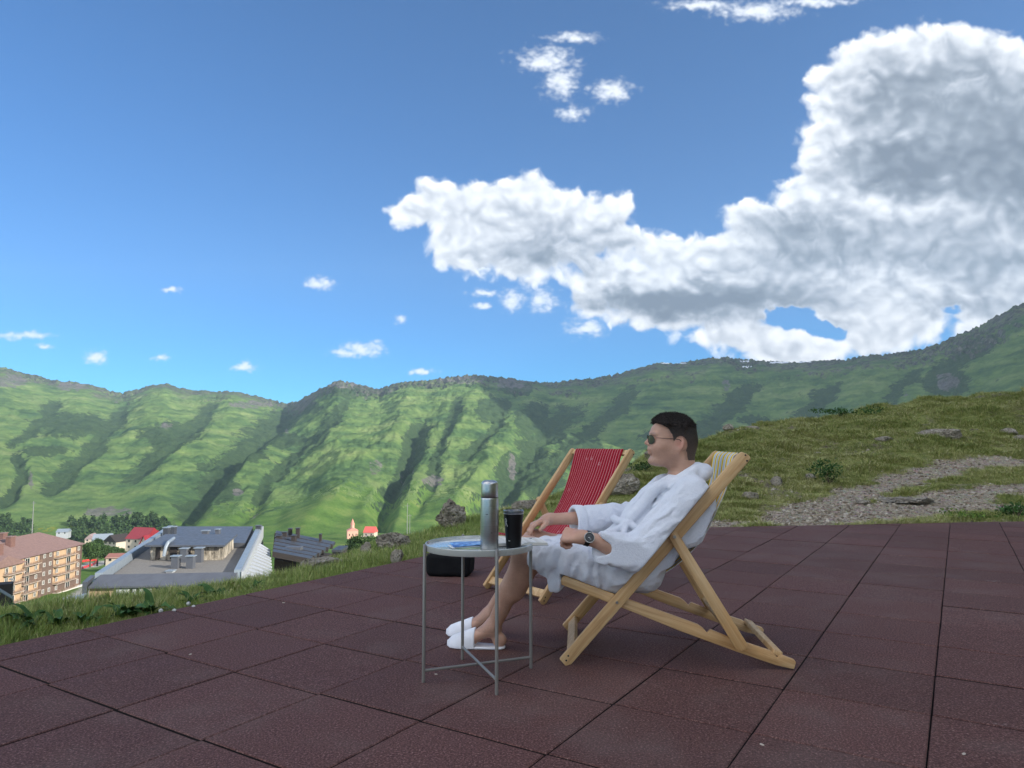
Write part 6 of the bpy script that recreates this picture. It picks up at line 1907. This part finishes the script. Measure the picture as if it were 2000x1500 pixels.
def build_church():
    b = P(688, 1053, 640)
    t = thing('church', 'small coral coloured church with a pointed tower on the valley side', 'church', (b[0], 640, b[2]), R(18))
    link('wall', MB().box((0, 0, 4), (13, 11, 14)).mesh('wall', M_CORAL), t)
    link('roof', MB().add([(-7, -6, 10.8), (7, -6, 10.8), (7, 6, 10.8), (-7, 6, 10.8), (0, -6, 14.4), (0, 6, 14.4)], [(0, 4, 5, 3), (1, 2, 5, 4), (0, 1, 4), (2, 3, 5), (3, 2, 1, 0)]).mesh('roof', plain('coral_roof_2', (.58, .26, .2), .7)), t)
    tw = link('tower', MB().lathe([(2.3, 10), (2.3, 18.2)], n=12).mesh('tower', M_CORAL), t)
    link('spire', MB().lathe([(2.9, 18.0), (.05, 25)], n=12).mesh('spire', plain('spire_tile', (.55, .24, .18), .7)), tw)
    t.scale = (.72, .72, .72)
    for x in (-4, 0, 4): link('window', MB().box((x, -5.5, 6), (1.0, .3, 2.6)).mesh('window', M_GLASS), t)
    link('porch', MB().box((10, -2, 1), (7, 5, 5)).mesh('porch', M_PLAS), t)
build_church()
def shed(label, px0, px1, py0, Y, zdrop, mat, slope, rz=0.0):
    a = P(px0, py0, Y); b = P(px1, py0, Y); w = b[0] - a[0]
    t = thing('shed', label, 'shed', ((a[0] + b[0]) / 2, Y, a[2] - zdrop), rz)
    link('roof', MB().hexa([(-w / 2, -w * .3, zdrop - slope), (w / 2, -w * .3, zdrop - slope * .2), (w / 2, w * .3, zdrop + slope * .3), (-w / 2, w * .3, zdrop - slope * .5)], [(-w / 2, -w * .3, zdrop - slope + .25), (w / 2, -w * .3, zdrop - slope * .2 + .25), (w / 2, w * .3, zdrop + slope * .3 + .25), (-w / 2, w * .3, zdrop - slope * .5 + .25)]).mesh('roof', mat), t)
    link('wall', MB().box((0, 0, zdrop / 2 - slope - .8), (w * .9, w * .5, zdrop)).mesh('wall', M_BLACKW), t)
shed('low shed with a pale sheet roof below the apartment block', 106, 160, 1171, 95, 2.2, M_ZINCL, 1.0, R(14))
shed('grey metal shed roof at the far left behind the grass', -40, 20, 1182, 62, 2.5, M_ZINCL, -2.6, R(30))
# red barrier netting on the slope
def build_barrier():
    pts = [valley_hit(*p) for p in ((156, 1113), (168, 1109), (178, 1106), (186, 1102), (191, 1099), (189, 1096), (180, 1096), (170, 1097), (160, 1098))]
    o = pts[0]; t = thing('safety_barrier', 'curving line of red safety netting beyond the apartment block', 'barrier', o)
    for i in range(len(pts) - 1):
        a = pts[i] - o; b = pts[i + 1] - o; n = 3
        for k in range(n):
            p = a + (b - a) * k / n; q = a + (b - a) * (k + .72) / n
            z = 1.2 + .25 * random.random()
            link('netting_panel', MB().hexa([p - [0, .05, .6], q - [0, .05, .6], q + [0, .05, -.6], p + [0, .05, -.6]], [p + [0, -.05, z], q + [0, -.05, z * .9], q + [0, .05, z * .9], p + [0, .05, z]]).mesh('netting_panel', M_RED), t)
build_barrier()
M_POLE = plain('grey_pole', (.22, .22, .22), .7)
def pole(label, px, py0, py1, Y, w=.35):
    b = P(px, py1, Y); h = (py1 - py0) / F * Y
    t = thing('utility_pole', label, 'pole', b, 0, 'power poles in the valley')
    link('pole_shaft', MB().tube([(0, 0, -4), (0, 0, h)], [w, w * .6], 8).mesh('pole_shaft', M_POLE), t)
    link('crossarm', MB().box((0, 0, h * .93), (h * .16, .3, .3)).mesh('crossarm', M_POLE), t)
pole('thin pylon above the apartment block roof', 63, 980, 1032, 640, .42)
pole('thin grey pole in front of the coral church', 716, 1045, 1078, 300, .12)
pole('tall faint pylon in the valley right of the church', 795, 985, 1052, 700, .40)
pole('second faint pylon beside the tallest one right of the church', 800, 1005, 1052, 720, .35)
pole('pole on the road at the end of the apartment block', 20, 1130, 1176, 150, .10)
# ------------------------------------------------------------------ trees in the valley
def leafmat(name, a, b, c):
    def f(nt):
        oi = nt.node('ShaderNodeObjectInfo').outputs['Random']; at = nt.attr('shade').outputs['Fac']
        col = nt.ramp(nt.math('ADD', nt.math('MULTIPLY', at, .75), nt.math('MULTIPLY', oi, .25)), [(.1, a), (.5, b), (.95, c)])
        return {'Base Color': col, 'Roughness': .65, 'Specular IOR Level': .25}
    return material(name, f)
M_LEAF = leafmat('tree_leaves', (.018, .038, .012), (.040, .080, .022), (.075, .130, .035))
M_BARK = plain('bark', (.09, .065, .045), .9)
def foliage_cloud(rs, lobes, nper, leaf):
    """small leaf-sized faces spread through several lobes"""
    V = []; S = []
    for (c, r) in lobes:
        n = int(nper * (r[0] * r[1] * r[2]) ** .6) + 30
        d = rs.normal(size=(n, 3)); d /= np.linalg.norm(d, axis=1)[:, None]
        rad = rs.uniform(.45, 1.0, n) ** .5 * (1 + .22 * rs.normal(size=n))
        p = np.array(c) + d * rad[:, None] * np.array(r)
        a = rs.normal(size=(n, 3)); a /= np.linalg.norm(a, axis=1)[:, None]
        b = np.cross(a, rs.normal(size=(n, 3))); b /= np.linalg.norm(b, axis=1)[:, None]
        s = leaf * rs.uniform(.6, 1.4, n)[:, None]
        V.append(np.stack([p - a * s, p + b * s * .6, p + a * s, p - b * s * .6], 1)); S.append(np.repeat(rs.uniform(0, 1, n), 4))
    V = np.concatenate(V).reshape(-1, 3); n = len(V) // 4
    return V, np.arange(n * 4).reshape(n, 4), np.concatenate(S)
def make_tree(label, loc, h, w, seed, kind='round', group=None, nper=420, leaf=.35):
    rs = np.random.default_rng(seed)
    t = thing('tree', label, 'tree', loc, 0, group)
    lobes = []
    if kind == 'round':
        for k in range(9):
            a = rs.uniform(0, 6.28); q = rs.uniform(0, .33) * w
            z = h * rs.uniform(.35, .85); lobes.append(((q * math.cos(a), q * math.sin(a), z), (w * rs.uniform(.2, .32), w * rs.uniform(.2, .32), h * rs.uniform(.13, .22))))
    else:
        for k in range(9):
            z = h * (.16 + .09 * k); rr_ = w * .5 * (1 - k / 9.6); lobes.append(((rs.normal() * .05 * w, rs.normal() * .05 * w, z), (rr_, rr_, h * .07)))
    V, Q, S = foliage_cloud(rs, lobes, nper, leaf)
    me = np_mesh('crown', V, Q, M_LEAF); fattr(me, 'shade', S)
    link('crown', me, t)
    m = MB().tube([(0, 0, -1.5), (.05 * w * .2, 0, h * .3), (0, 0, h * .75)], [.045 * w, .03 * w, .01 * w], 7)
    for k in range(4):
        a = rs.uniform(0, 6.28); m.tube([(0, 0, h * (.3 + .08 * k)), (math.cos(a) * w * .25, math.sin(a) * w * .25, h * (.5 + .08 * k))], [.018 * w, .006 * w], 5)
    link('trunk', m.mesh('trunk', M_BARK), t)
for (px, py, Y, h, w, lab) in (
    (176, 1100, 330, 9.5, 9, 'tall bushy tree beside the end of the apartment block'), (190, 1098, 345, 10.5, 9, 'taller dark tree right of the bushy one by the apartment block'), (205, 1096, 350, 7.5, 8, 'rounded tree left of the reddish shed'),
    (220, 1088, 380, 5.5, 8, 'small low tree in front of the red roofed chalet'), (236, 1086, 390, 4.5, 6, 'shrubby tree at the foot of the chalet'),
    (704, 1086, 170, 5.0, 6.0, 'dark green tree below the coral church, leftmost of three'), (722, 1083, 180, 5.6, 6.5, 'broad tree below the coral red roof, middle of three'), (742, 1080, 190, 4.6, 6.0, 'lower tree below the coral red roof, rightmost of three'),
    (683, 1088, 172, 3.4, 4.0, 'small tree next to the dark stepped roofs')):
    b = P(px, py, Y); make_tree(lab, b - np.array([0, 0, .3]), h, w, int(px), 'round', 'trees around the village', 520, .30 if Y > 250 else .22)
# far belt of trees along the river, one mass
def build_wood():
    rs = np.random.default_rng(5); Vs = []; Ss = []
    spans = [(150, 345, 1034, 150), (0, 72, 1034, 60), (330, 350, 1036, 10)]
    for x0, x1, y, n in spans:
        for _ in range(n):
            px = rs.uniform(x0, x1); Y = rs.uniform(820, 1000)
            x = (px - 1000) / F * Y; z0 = val_z(np.array([x]), np.array([Y]))[0]
            h = rs.uniform(8, 15); w = h * rs.uniform(.45, .75)
            lobes = [((x, Y, z0 + h * .35), (w * .5, w * .5, h * .35)), ((x + rs.normal() * .5, Y, z0 + h * .68), (w * .33, w * .33, h * .28))]
            V, Q, S = foliage_cloud(rs, lobes, 5, 1.5); Vs.append(V); Ss.append(S * .7)
    V = np.concatenate(Vs); n = len(V) // 4
    me = np_mesh('riverside_wood', V, np.arange(n * 4).reshape(n, 4), M_LEAF); fattr(me, 'shade', np.concatenate(Ss))
    o = link('riverside_wood', me); stuff(o, 'dark belt of trees along the valley floor')
build_wood()

# ------------------------------------------------------------------ rocks
def b_rock(nt):
    tc = nt.node('ShaderNodeTexCoord').outputs['Object']; oi = nt.node('ShaderNodeObjectInfo').outputs['Random']
    n = nt.noise(tc, 7, 7, .7); l = nt.noise(tc, 22, 5, .7); f = nt.noise(tc, 60, 5, .75)
    c = nt.ramp(n, [(.3, (.15, .125, .095)), (.5, (.38, .33, .26)), (.7, (.60, .54, .45))])
    c = nt.mix(nt.mr(l, .52, .62, 0, .75), c, (.055, .045, .035))
    c = nt.mix(nt.mr(nt.noise(tc, 15, 5, .7), .60, .68, 0, .8), c, (.30, .27, .08))
    return {'Base Color': c, 'Roughness': .95, 'Specular IOR Level': .2, 'Normal': nt.bump(nt.math('ADD', l, f), 1.0, .03)}
M_ROCK = material('lichen_rock', b_rock)
def ico(sub):
    import bmesh
    bm = bmesh.new(); bmesh.ops.create_icosphere(bm, subdivisions=sub, radius=1.0)
    V = np.array([v.co[:] for v in bm.verts]); Fa = np.array([[v.index for v in f.verts] for f in bm.faces]); bm.free(); return V, Fa
_IV, _IF = ico(5); _IV4, _IF4 = ico(4)
def rock_mesh(size, seed, hi=True, rough=1.0):
    V, Fa = (_IV, _IF) if hi else (_IV4, _IF4)
    rs = np.random.default_rng(seed); v = V.copy()
    # facet by cutting with random planes, then erode
    r = np.ones(len(v))
    for _ in range(11):
        n = rs.normal(size=3); n /= np.linalg.norm(n); d = rs.uniform(.55, .9)
        k = v @ n; r = np.minimum(r, np.where(k > 1e-3, d / np.maximum(k, 1e-3), 9))
    r = np.clip(r, .4, 1)
    r = r * (1 + rough * (.16 * fbm3(v[:, 0] * 1.7, v[:, 1] * 1.7, v[:, 2] * 1.7, 3, seed % 50) - .34 * np.abs(fbm3(v[:, 0] * 4.5, v[:, 1] * 4.5, v[:, 2] * 4.5, 4, seed % 50 + 3, .65)) + .05 * fbm3(v[:, 0] * 14, v[:, 1] * 14, v[:, 2] * 14, 3, 3)))
    v = v * r[:, None] * np.array(size)
    return np_mesh('rock', v, Fa, M_ROCK, False)
ROCKS = [ # px, py(base), width px, height px, label
 (882, 1034, 76, 62, 'large dark pitted boulder at the patio edge, behind the thermos'),
 (762, 1078, 66, 40, 'lichen spotted rock outcrop on the grass rim, left of the tray table'),
 (716, 1086, 24, 26, 'small pointed rock on the grass rim'),
 (620, 1114, 90, 26, 'flat brownish rock slab under the dark stepped roofs'),
 (776, 1102, 26, 34, 'pale rock close to the patio edge, left of the tray table'),
 (1222, 968, 66, 42, 'dark rock between the red deck chair and the man'),
 (1040, 1000, 70, 34, 'low rock under the left rail of the red deck chair'),
 (1110, 962, 44, 26, 'rock seen through the frame of the red deck chair'),
 (1280, 905, 40, 22, 'small shadowy rock behind the neck of the man'),
 (1424, 852, 22, 16, 'small grey rock on the hill crest, just behind the chair top'),
 (1470, 842, 34, 15, 'flat light rock on the hill crest, right of the small grey one'),
 (1519, 948, 26, 18, 'brown sunken stone in the middle of the slope'),
 (1585, 938, 20, 14, 'pale stone in grass beside a bushy weed'),
 (1598, 884, 12, 7, 'tiny white stone high in the grass slope'),
 (1784, 876, 10, 6, 'tiny white stone further right on the slope'),
 (1850, 862, 90, 22, 'long pale flat rock on the upper right slope'),
 (1730, 862, 34, 14, 'half buried stone left of the long pale rock'),
 (1975, 850, 30, 16, 'rounded stone at the right end of the slope'),
 (1995, 862, 34, 14, 'flat stone at the right frame edge of the slope'),
 (1466, 976, 34, 18, 'low stone in the grass near the seated man'),
 (1690, 985, 30, 10, 'flat brown slab in the gravel track'),
 (1780, 985, 120, 14, 'wide brown earth slab between the gravel bands'),
]
def build_rocks():
    for k, (px, py, w, h, lab) in enumerate(ROCKS):
        if py > 1112 or px < 800:
            b = near_hit(px, py)
        else: b = near_hit(px, py)
        Y = b[1]; wm = w / F * Y; hm = h / F * Y
        sz = (wm * .56, wm * .45, hm * .62)
        big = w > 60
        t = thing('rock', lab, 'rock', (b[0], b[1] + wm * .2, b[2] + hm * .36), 0, 'rocks on the hillside', rock_mesh(sz, 100 + k, big, 1.5 if k in (0, 1) else 1.0))
build_rocks()

# ------------------------------------------------------------------ grass
def b_grass(nt):
    oi = nt.node('ShaderNodeObjectInfo').outputs['Random']; a = nt.attr('tone').outputs['Fac']; h = nt.attr('hgt').outputs['Fac']
    pos = nt.node('ShaderNodeObjectInfo').outputs['Location']
    reg = nt.noise(pos, .6, 3, .6)
    mixv = nt.math('ADD', nt.math('ADD', nt.math('MULTIPLY', a, .42), nt.math('MULTIPLY', oi, .22)), nt.math('MULTIPLY', reg, .42))
    c = nt.ramp(mixv, [(.25, (.085, .145, .024)), (.45, (.16, .245, .040)), (.6, (.25, .32, .065)), (.72, (.38, .38, .13)), (.88, (.56, .51, .29))])
    c = nt.mix(nt.math('MULTIPLY', nt.mr(h, .6, 1.0), .35), c, (.28, .27, .10))
    return {'Base Color': c, 'Roughness': .6, 'Specular IOR Level': .3}
def b_dry(nt):
    oi = nt.node('ShaderNodeObjectInfo').outputs['Random']; a = nt.attr('tone').outputs['Fac']
    pos = nt.node('ShaderNodeObjectInfo').outputs['Location']; reg = nt.noise(pos, .35, 4, .6)
    mixv = nt.math('ADD', nt.math('ADD', nt.math('MULTIPLY', a, .40), nt.math('MULTIPLY', oi, .15)), nt.math('MULTIPLY', reg, .45))
    c = nt.ramp(mixv, [(.25, (.12, .17, .036)), (.42, (.24, .28, .068)), (.56, (.37, .37, .12)), (.68, (.52, .46, .23)), (.85, (.66, .58, .40))])
    return {'Base Color': c, 'Roughness': .7, 'Specular IOR Level': .25}
M_GRASS = material('grass_blades', b_grass); M_DRY = material('slope_grass_blades', b_dry)
def tuft(name, nb, h0, h1, wid, lean, mat, seed, spread):
    rs = np.random.default_rng(seed); V = []; Fq = []; tone = []; hg = []
    for b in range(nb):
        a = rs.uniform(0, 6.283); q = spread * math.sqrt(rs.uniform(0, 1)); bx, by = q * math.cos(a), q * math.sin(a)
        ht = rs.uniform(h0, h1); d = rs.uniform(0, 6.283) if rs.random() < .4 else a + rs.normal() * .5; ln = ht * rs.uniform(.15, 1.0) * lean
        w = wid * rs.uniform(.6, 1.3); px_, py_ = -math.sin(d) * w / 2, math.cos(d) * w / 2
        base = len(V); tn = rs.uniform(0, 1)
        for k, (u, ww) in enumerate(((0, 1), (.45, .85), (.8, .5), (1.0, .06))):
            x = bx + math.cos(d) * ln * u ** 1.8; y = by + math.sin(d) * ln * u ** 1.8; z = ht * (u - .22 * lean * u * u)
            V += [(x - px_ * ww, y - py_ * ww, z - .01), (x + px_ * ww, y + py_ * ww, z - .01)]; tone += [tn, tn]; hg += [u, u]
        for k in range(3): Fq.append((base + 2 * k, base + 2 * k + 1, base + 2 * k + 3, base + 2 * k + 2))
    me = np_mesh(name, V, Fq, mat, False); fattr(me, 'tone', tone); fattr(me, 'hgt', hg)
    return bpy.data.objects.new(name, me)
def scatter(name, Pn, rotz, scl, tilt, protos, label):
    me = bpy.data.meshes.new(name); me.vertices.add(len(Pn)); me.vertices.foreach_set('co', np.ascontiguousarray(Pn, np.float32).ravel())
    a = me.attributes.new('rot', 'FLOAT_VECTOR', 'POINT'); rv = np.zeros((len(Pn), 3), np.float32); rv[:, 2] = rotz; rv[:, 0] = tilt[:, 0]; rv[:, 1] = tilt[:, 1]; a.data.foreach_set('vector', rv.ravel())
    fattr(me, 'scl', scl)
    ai = me.attributes.new('pick', 'INT', 'POINT'); ai.data.foreach_set('value', np.random.default_rng(1).integers(0, len(protos), len(Pn)).astype(np.int32))
    o = link(name, me)
    g = bpy.data.node_groups.new(name, 'GeometryNodeTree')
    g.interface.new_socket(name='Geometry', in_out='INPUT', socket_type='NodeSocketGeometry'); g.interface.new_socket(name='Geometry', in_out='OUTPUT', socket_type='NodeSocketGeometry')
    N = g.nodes; Lk = g.links
    gi = N.new('NodeGroupInput'); go = N.new('NodeGroupOutput'); iop = N.new('GeometryNodeInstanceOnPoints')
    jn = N.new('GeometryNodeJoinGeometry')
    for p in reversed(protos):
        oi = N.new('GeometryNodeObjectInfo'); oi.inputs['Object'].default_value = p; oi.inputs['As Instance'].default_value = True
        Lk.new(oi.outputs['Geometry'], jn.inputs[0])
    Lk.new(gi.outputs[0], iop.inputs['Points']); Lk.new(jn.outputs[0], iop.inputs['Instance'])
    iop.inputs['Pick Instance'].default_value = True
    def na(nm, ty):
        n = N.new('GeometryNodeInputNamedAttribute'); n.data_type = ty; n.inputs['Name'].default_value = nm; return [s for s in n.outputs if s.enabled][0]
    Lk.new(na('pick', 'INT'), iop.inputs['Instance Index']); Lk.new(na('rot', 'FLOAT_VECTOR'), iop.inputs['Rotation']); Lk.new(na('scl', 'FLOAT'), iop.inputs['Scale'])
    Lk.new(iop.outputs[0], go.inputs[0])
    md = o.modifiers.new('scatter', 'NODES'); md.node_group = g
    return stuff(o, label)
def sample_near(n, az0, az1, rmax_extra, seed, pw=1.0):
    rs = np.random.default_rng(seed)
    az = np.radians(rs.uniform(az0, az1, n)); re = edge_radius(az); rc = np.maximum(np.interp(az, _ca, _cr), re + .6)
    u = rs.uniform(0, 1, n) ** pw
    r = np.exp(np.log(re) + u * (np.log(rc + rmax_extra) - np.log(re)))
    x = np.sin(az) * r; y = np.cos(az) * r
    return x, y, r, rs
def build_grass():
    gl = [tuft('grass_tuft', 26, .05, .13, .0042, .8, M_GRASS, 10 + k, .05) for k in range(5)]
    gt = [tuft('grass_tuft', 9, .14, .27, .0034, .75, M_GRASS, 30 + k, .05) for k in range(4)]
    gd = [tuft('grass_tuft', 30, .04, .115, .0062, 1.25, M_DRY, 50 + k, .085) for k in range(6)]
    # rim on the left
    x, y, r, rs = sample_near(15000, -47, 6, 2.2, 3)
    d = inside_dist(x, y); m = d > .015 + .03 * rs.random(len(x)); m &= ~((soil_mask(x, y) > .5) & (rs.random(len(x)) < .6))
    x, y, r = x[m], y[m], r[m]; d = d[m]
    z = near_z(x, y); s = .55 + .75 * rs.random(len(x)); s *= .55 + .45 * sstep(0, .45, d) + .35 * fbm2(x * 1.1, y * 1.1, 3, 44)
    s = np.clip(s, .3, 1.3) * .72 * (1 + .25 * sstep(6, 10, r))
    scatter('rim_grass', np.stack([x, y, z], 1), rs.uniform(0, 6.28, len(x)), s, rs.normal(size=(len(x), 2)) * .12, gl, 'green grass growing along the left rim of the patio')
    x, y, r, rs = sample_near(1700, -47, 2, .9, 4)
    d = inside_dist(x, y); m = (d > .12) & (fbm2(x * .9, y * .9, 3, 46) > -.05); x, y, r = x[m], y[m], r[m]
    scatter('tall_grass', np.stack([x, y, near_z(x, y)], 1), rs.uniform(0, 6.28, len(x)), .38 + .40 * rs.random(len(x)), rs.normal(size=(len(x), 2)) * .1, gt, 'taller grass stalks along the left rim of the patio')
    # the right hillside
    x, y, r, rs = sample_near(78000, -1, 41, 3.0, 6, 1.0)
    d = inside_dist(x, y); tm = track_mask(x, y); sm_ = soil_mask(x, y)
    m = (d > .03) & (rs.random(len(x)) > tm * 1.06) & (rs.random(len(x)) > sm_ * .72)
    x, y, r, tm = x[m], y[m], r[m], tm[m]
    z = near_z(x, y); clump = fbm2(x * 1.6, y * 1.6, 3, 48)
    s = (.50 + .5 * rs.random(len(x))) * (1 + 1.5 * np.clip(clump, -.35, .7)) * (.8 + .5 * sstep(9, 26, r)) * (1 - .45 * tm)
    scatter('hillside_grass', np.stack([x, y, z], 1), rs.uniform(0, 6.28, len(x)), s, rs.normal(size=(len(x), 2)) * .15, gd, 'rough yellow green grass on the right hillside')
    # gravel on the track
    st = []
    for k in range(4):
        v = _IV4[:0]; import bmesh
    pv, pf = ico(1)
    for k in range(5):
        rs2 = np.random.default_rng(k); q = pv * (1 + .25 * rs2.normal(size=(len(pv), 1))) * np.array([1, .8, .55])
        me = np_mesh('pebble', q, pf, material('pebble_stone', lambda nt: {'Base Color': nt.ramp(nt.node('ShaderNodeObjectInfo').outputs['Random'], [(0, (.14, .105, .07)), (.5, (.28, .23, .165)), (1, (.52, .46, .37))]), 'Roughness': .95}), False)
        st.append(bpy.data.objects.new('pebble', me))
    x, y, r, rs = sample_near(60000, 6, 41, 1.0, 8)
    d = inside_dist(x, y); w = np.maximum(track_mask(x, y), .30 * soil_mask(x, y)); m = (d > .03) & (rs.random(len(x)) < w)
    x, y, r = x[m], y[m], r[m]
    s = .006 + .024 * rs.random(len(x)) ** 6 ; s *= (.8 + .03 * r)
    scatter('track_gravel', np.stack([x, y, near_z(x, y) + s * .2], 1), rs.uniform(0, 6.28, len(x)), s, rs.normal(size=(len(x), 2)) * .3, st, 'pale loose stones on the track up the hillside')
build_grass()

# ------------------------------------------------------------------ weeds with broad leaves and dandelion clocks
M_DOCK = leafmat('dock_leaf', (.020, .055, .012), (.040, .100, .020), (.075, .150, .035))
def leaf_mesh(L, W_, seed):
    rs = np.random.default_rng(seed); V = []; n = 7
    for i in range(n):
        u = i / (n - 1); w = W_ * math.sin(math.pi * min(.98, u * .9 + .08)) ** .8; zz = .25 * L * math.sin(u * 2.2) - .28 * L * u * u
        fold = .25 * w
        V += [(u * L, -w / 2, zz + fold * .6 + .006 * rs.normal()), (u * L, 0, zz), (u * L, w / 2, zz + fold * .6 + .006 * rs.normal())]
    fs = []
    for i in range(n - 1):
        b = 3 * i; fs += [(b, b + 3, b + 4, b + 1), (b + 1, b + 4, b + 5, b + 2)]
    me = MB().add(V, fs).mesh('leaf', M_DOCK, smooth=True); fattr(me, 'shade', rs.uniform(.2, .9) + np.zeros(len(V)))
    return me
LEAVES = [leaf_mesh(.16, .050, 1), leaf_mesh(.13, .045, 2), leaf_mesh(.19, .055, 3), leaf_mesh(.11, .04, 4)]
def dock(px, py, n, sc_, label, seed):
    rs = np.random.default_rng(seed); d = ray(px, py)
    b = near_hit(px, py, 2.5)
    t = thing('dock_plant', label, 'weed', b, 0, 'broad leaved weeds along the patio rim')
    for k in range(n):
        a = rs.uniform(0, 6.28); el = rs.uniform(.1, .95)
        o = link('leaf', LEAVES[int(rs.integers(0, 4))], t, (rs.normal() * .015, rs.normal() * .015, .0), (rs.normal() * .2, -el, a)); s = sc_ * .92 * rs.uniform(.6, 1.2); o.scale = (s, s, s)
dock(62, 1230, 16, 1.15, 'leafy dock weed at the far left of the rim, below the apartment block', 1)
dock(112, 1229, 10, .8, 'smaller dock weed just right of the leftmost one', 2)
dock(165, 1224, 12, .8, 'low dock weed in front of the pale shed roof', 3)
dock(250, 1212, 18, 1.1, 'large leafy weed in front of the curtained hotel windows', 4)
dock(292, 1203, 14, 1.0, 'leafy weed just right of the largest one', 5)
dock(372, 1184, 11, .85, 'mid sized weed above the dandelion clocks', 6)
dock(430, 1170, 12, .9, 'weed below the white roof fins of the hotel', 7)
dock(505, 1156, 9, .8, 'small weed below the right end of the hotel', 8)
M_FLUFF = plain('dandelion_fluff', (.70, .70, .66), 1.0); M_STEM = plain('green_stem', (.10, .16, .04), .7)
def dandelion(px, py, label, r=.012):
    b = near_hit(px, py + 12, 2.5); Y = b[1]; c = P(px, py, Y) - b
    t = thing('dandelion', label, 'dandelion', b, 0, 'dandelion clocks at the patio edge')
    rs = np.random.default_rng(int(px)); V = []; fs = []
    d = rs.normal(size=(150, 3)); d /= np.linalg.norm(d, axis=1)[:, None]
    m = MB()
    for q in d:
        e = np.cross(q, rs.normal(size=3)); e /= np.linalg.norm(e); p = c + q * r; 
        m.add([c + q * r * .3, p + e * .0022, p - e * .0022], [(0, 1, 2)]); f2 = np.cross(q, e); m.add([p - e * .003, p + f2 * .003, p + e * .003, p - f2 * .003], [(0, 1, 2, 3)])
    link('seed_head', m.mesh('seed_head', M_FLUFF), t)
    link('stem', MB().tube([(0, 0, -.02), c * .6 + [.003, 0, 0], c], .0015, 5).mesh('stem', M_STEM), t)
dandelion(368, 1179, 'dandelion clock standing highest of the cluster'); dandelion(378, 1185, 'small dandelion clock at the right end of the cluster', .010)
dandelion(340, 1193, 'round dandelion clock right at the patio edge'); dandelion(314, 1193, 'dandelion clock at the left end of the cluster'); dandelion(22, 1198, 'white flower head at the far left of the rim', .009)
# bushy weed on the slope and yellow flowered clumps
def bush(px, py, h, w, label, seed, mat=None, leaf=.02):
    b = near_hit(px, py); rs = np.random.default_rng(seed)
    t = thing('bush', label, 'bush', b, 0, 'small bushes on the hillside')
    lobes = [((rs.normal() * w * .22, rs.normal() * w * .22, h * rs.uniform(.3, .75)), (w * .26, w * .26, h * .26)) for _ in range(7)]
    V, Q, S = foliage_cloud(rs, lobes, 900, leaf); me = np_mesh('foliage', V, Q, mat or M_LEAF); fattr(me, 'shade', S); link('foliage', me, t)
    m = MB()
    for k in range(5): m.tube([(0, 0, -.03), (rs.normal() * w * .15, rs.normal() * w * .15, h * .6)], [.008, .003], 5)
    link('stem', m.mesh('stem', M_BARK), t)
bush(1622, 948, .50, .60, 'bushy weed standing in the middle of the grass slope', 1, M_DOCK, .022)
bush(1256, 925, .22, .5, 'dark low bush between the red chair and the head of the man', 2)
bush(1640, 818, .30, 1.3, 'bushy clump on the crest of the hill', 3, M_DOCK, .03)
bush(776, 1056, .16, .30, 'yellow flowering clump on top of the lichen spotted rock', 4, leafmat('yellow_bloom', (.20, .17, .02), (.42, .34, .03), (.60, .50, .05)), .012)
bush(1900, 1014, .12, .6, 'bright green low clump at the back edge of the patio', 5, leafmat('lime_leaf', (.05, .10, .015), (.12, .20, .03), (.22, .30, .05)), .016)
bush(1985, 1012, .20, .5, 'green clump at the right end of the patio back edge', 6, M_DOCK, .02)

# a few pale chips of stone on the tiles
_chip = None
for k, (px, py, where) in enumerate(((554, 1178, 'near the grass rim below the hotel'), (372, 1279, 'two tiles in from the left rim'), (852, 1318, 'just right of the left table leg'), (1882, 1474, 'in the bottom right corner'),
                             (1488, 1456, 'near the lower edge, right of the middle'), (906, 1300, 'under the middle of the tray table'))):
    g_ = G(px, py); s_ = .006
    me = rock_mesh((s_ * 1.5, s_, s_ * .5), 900 + k, False) if _chip is None else _chip
    me.materials.clear(); me.materials.append(M_PLAS); _chip = me
    thing('stone_chip', 'tiny pale stone chip on the tiles ' + where, 'stone chip', (g_[0], g_[1], .003), k * 1.3, 'stone chips on the patio', me)
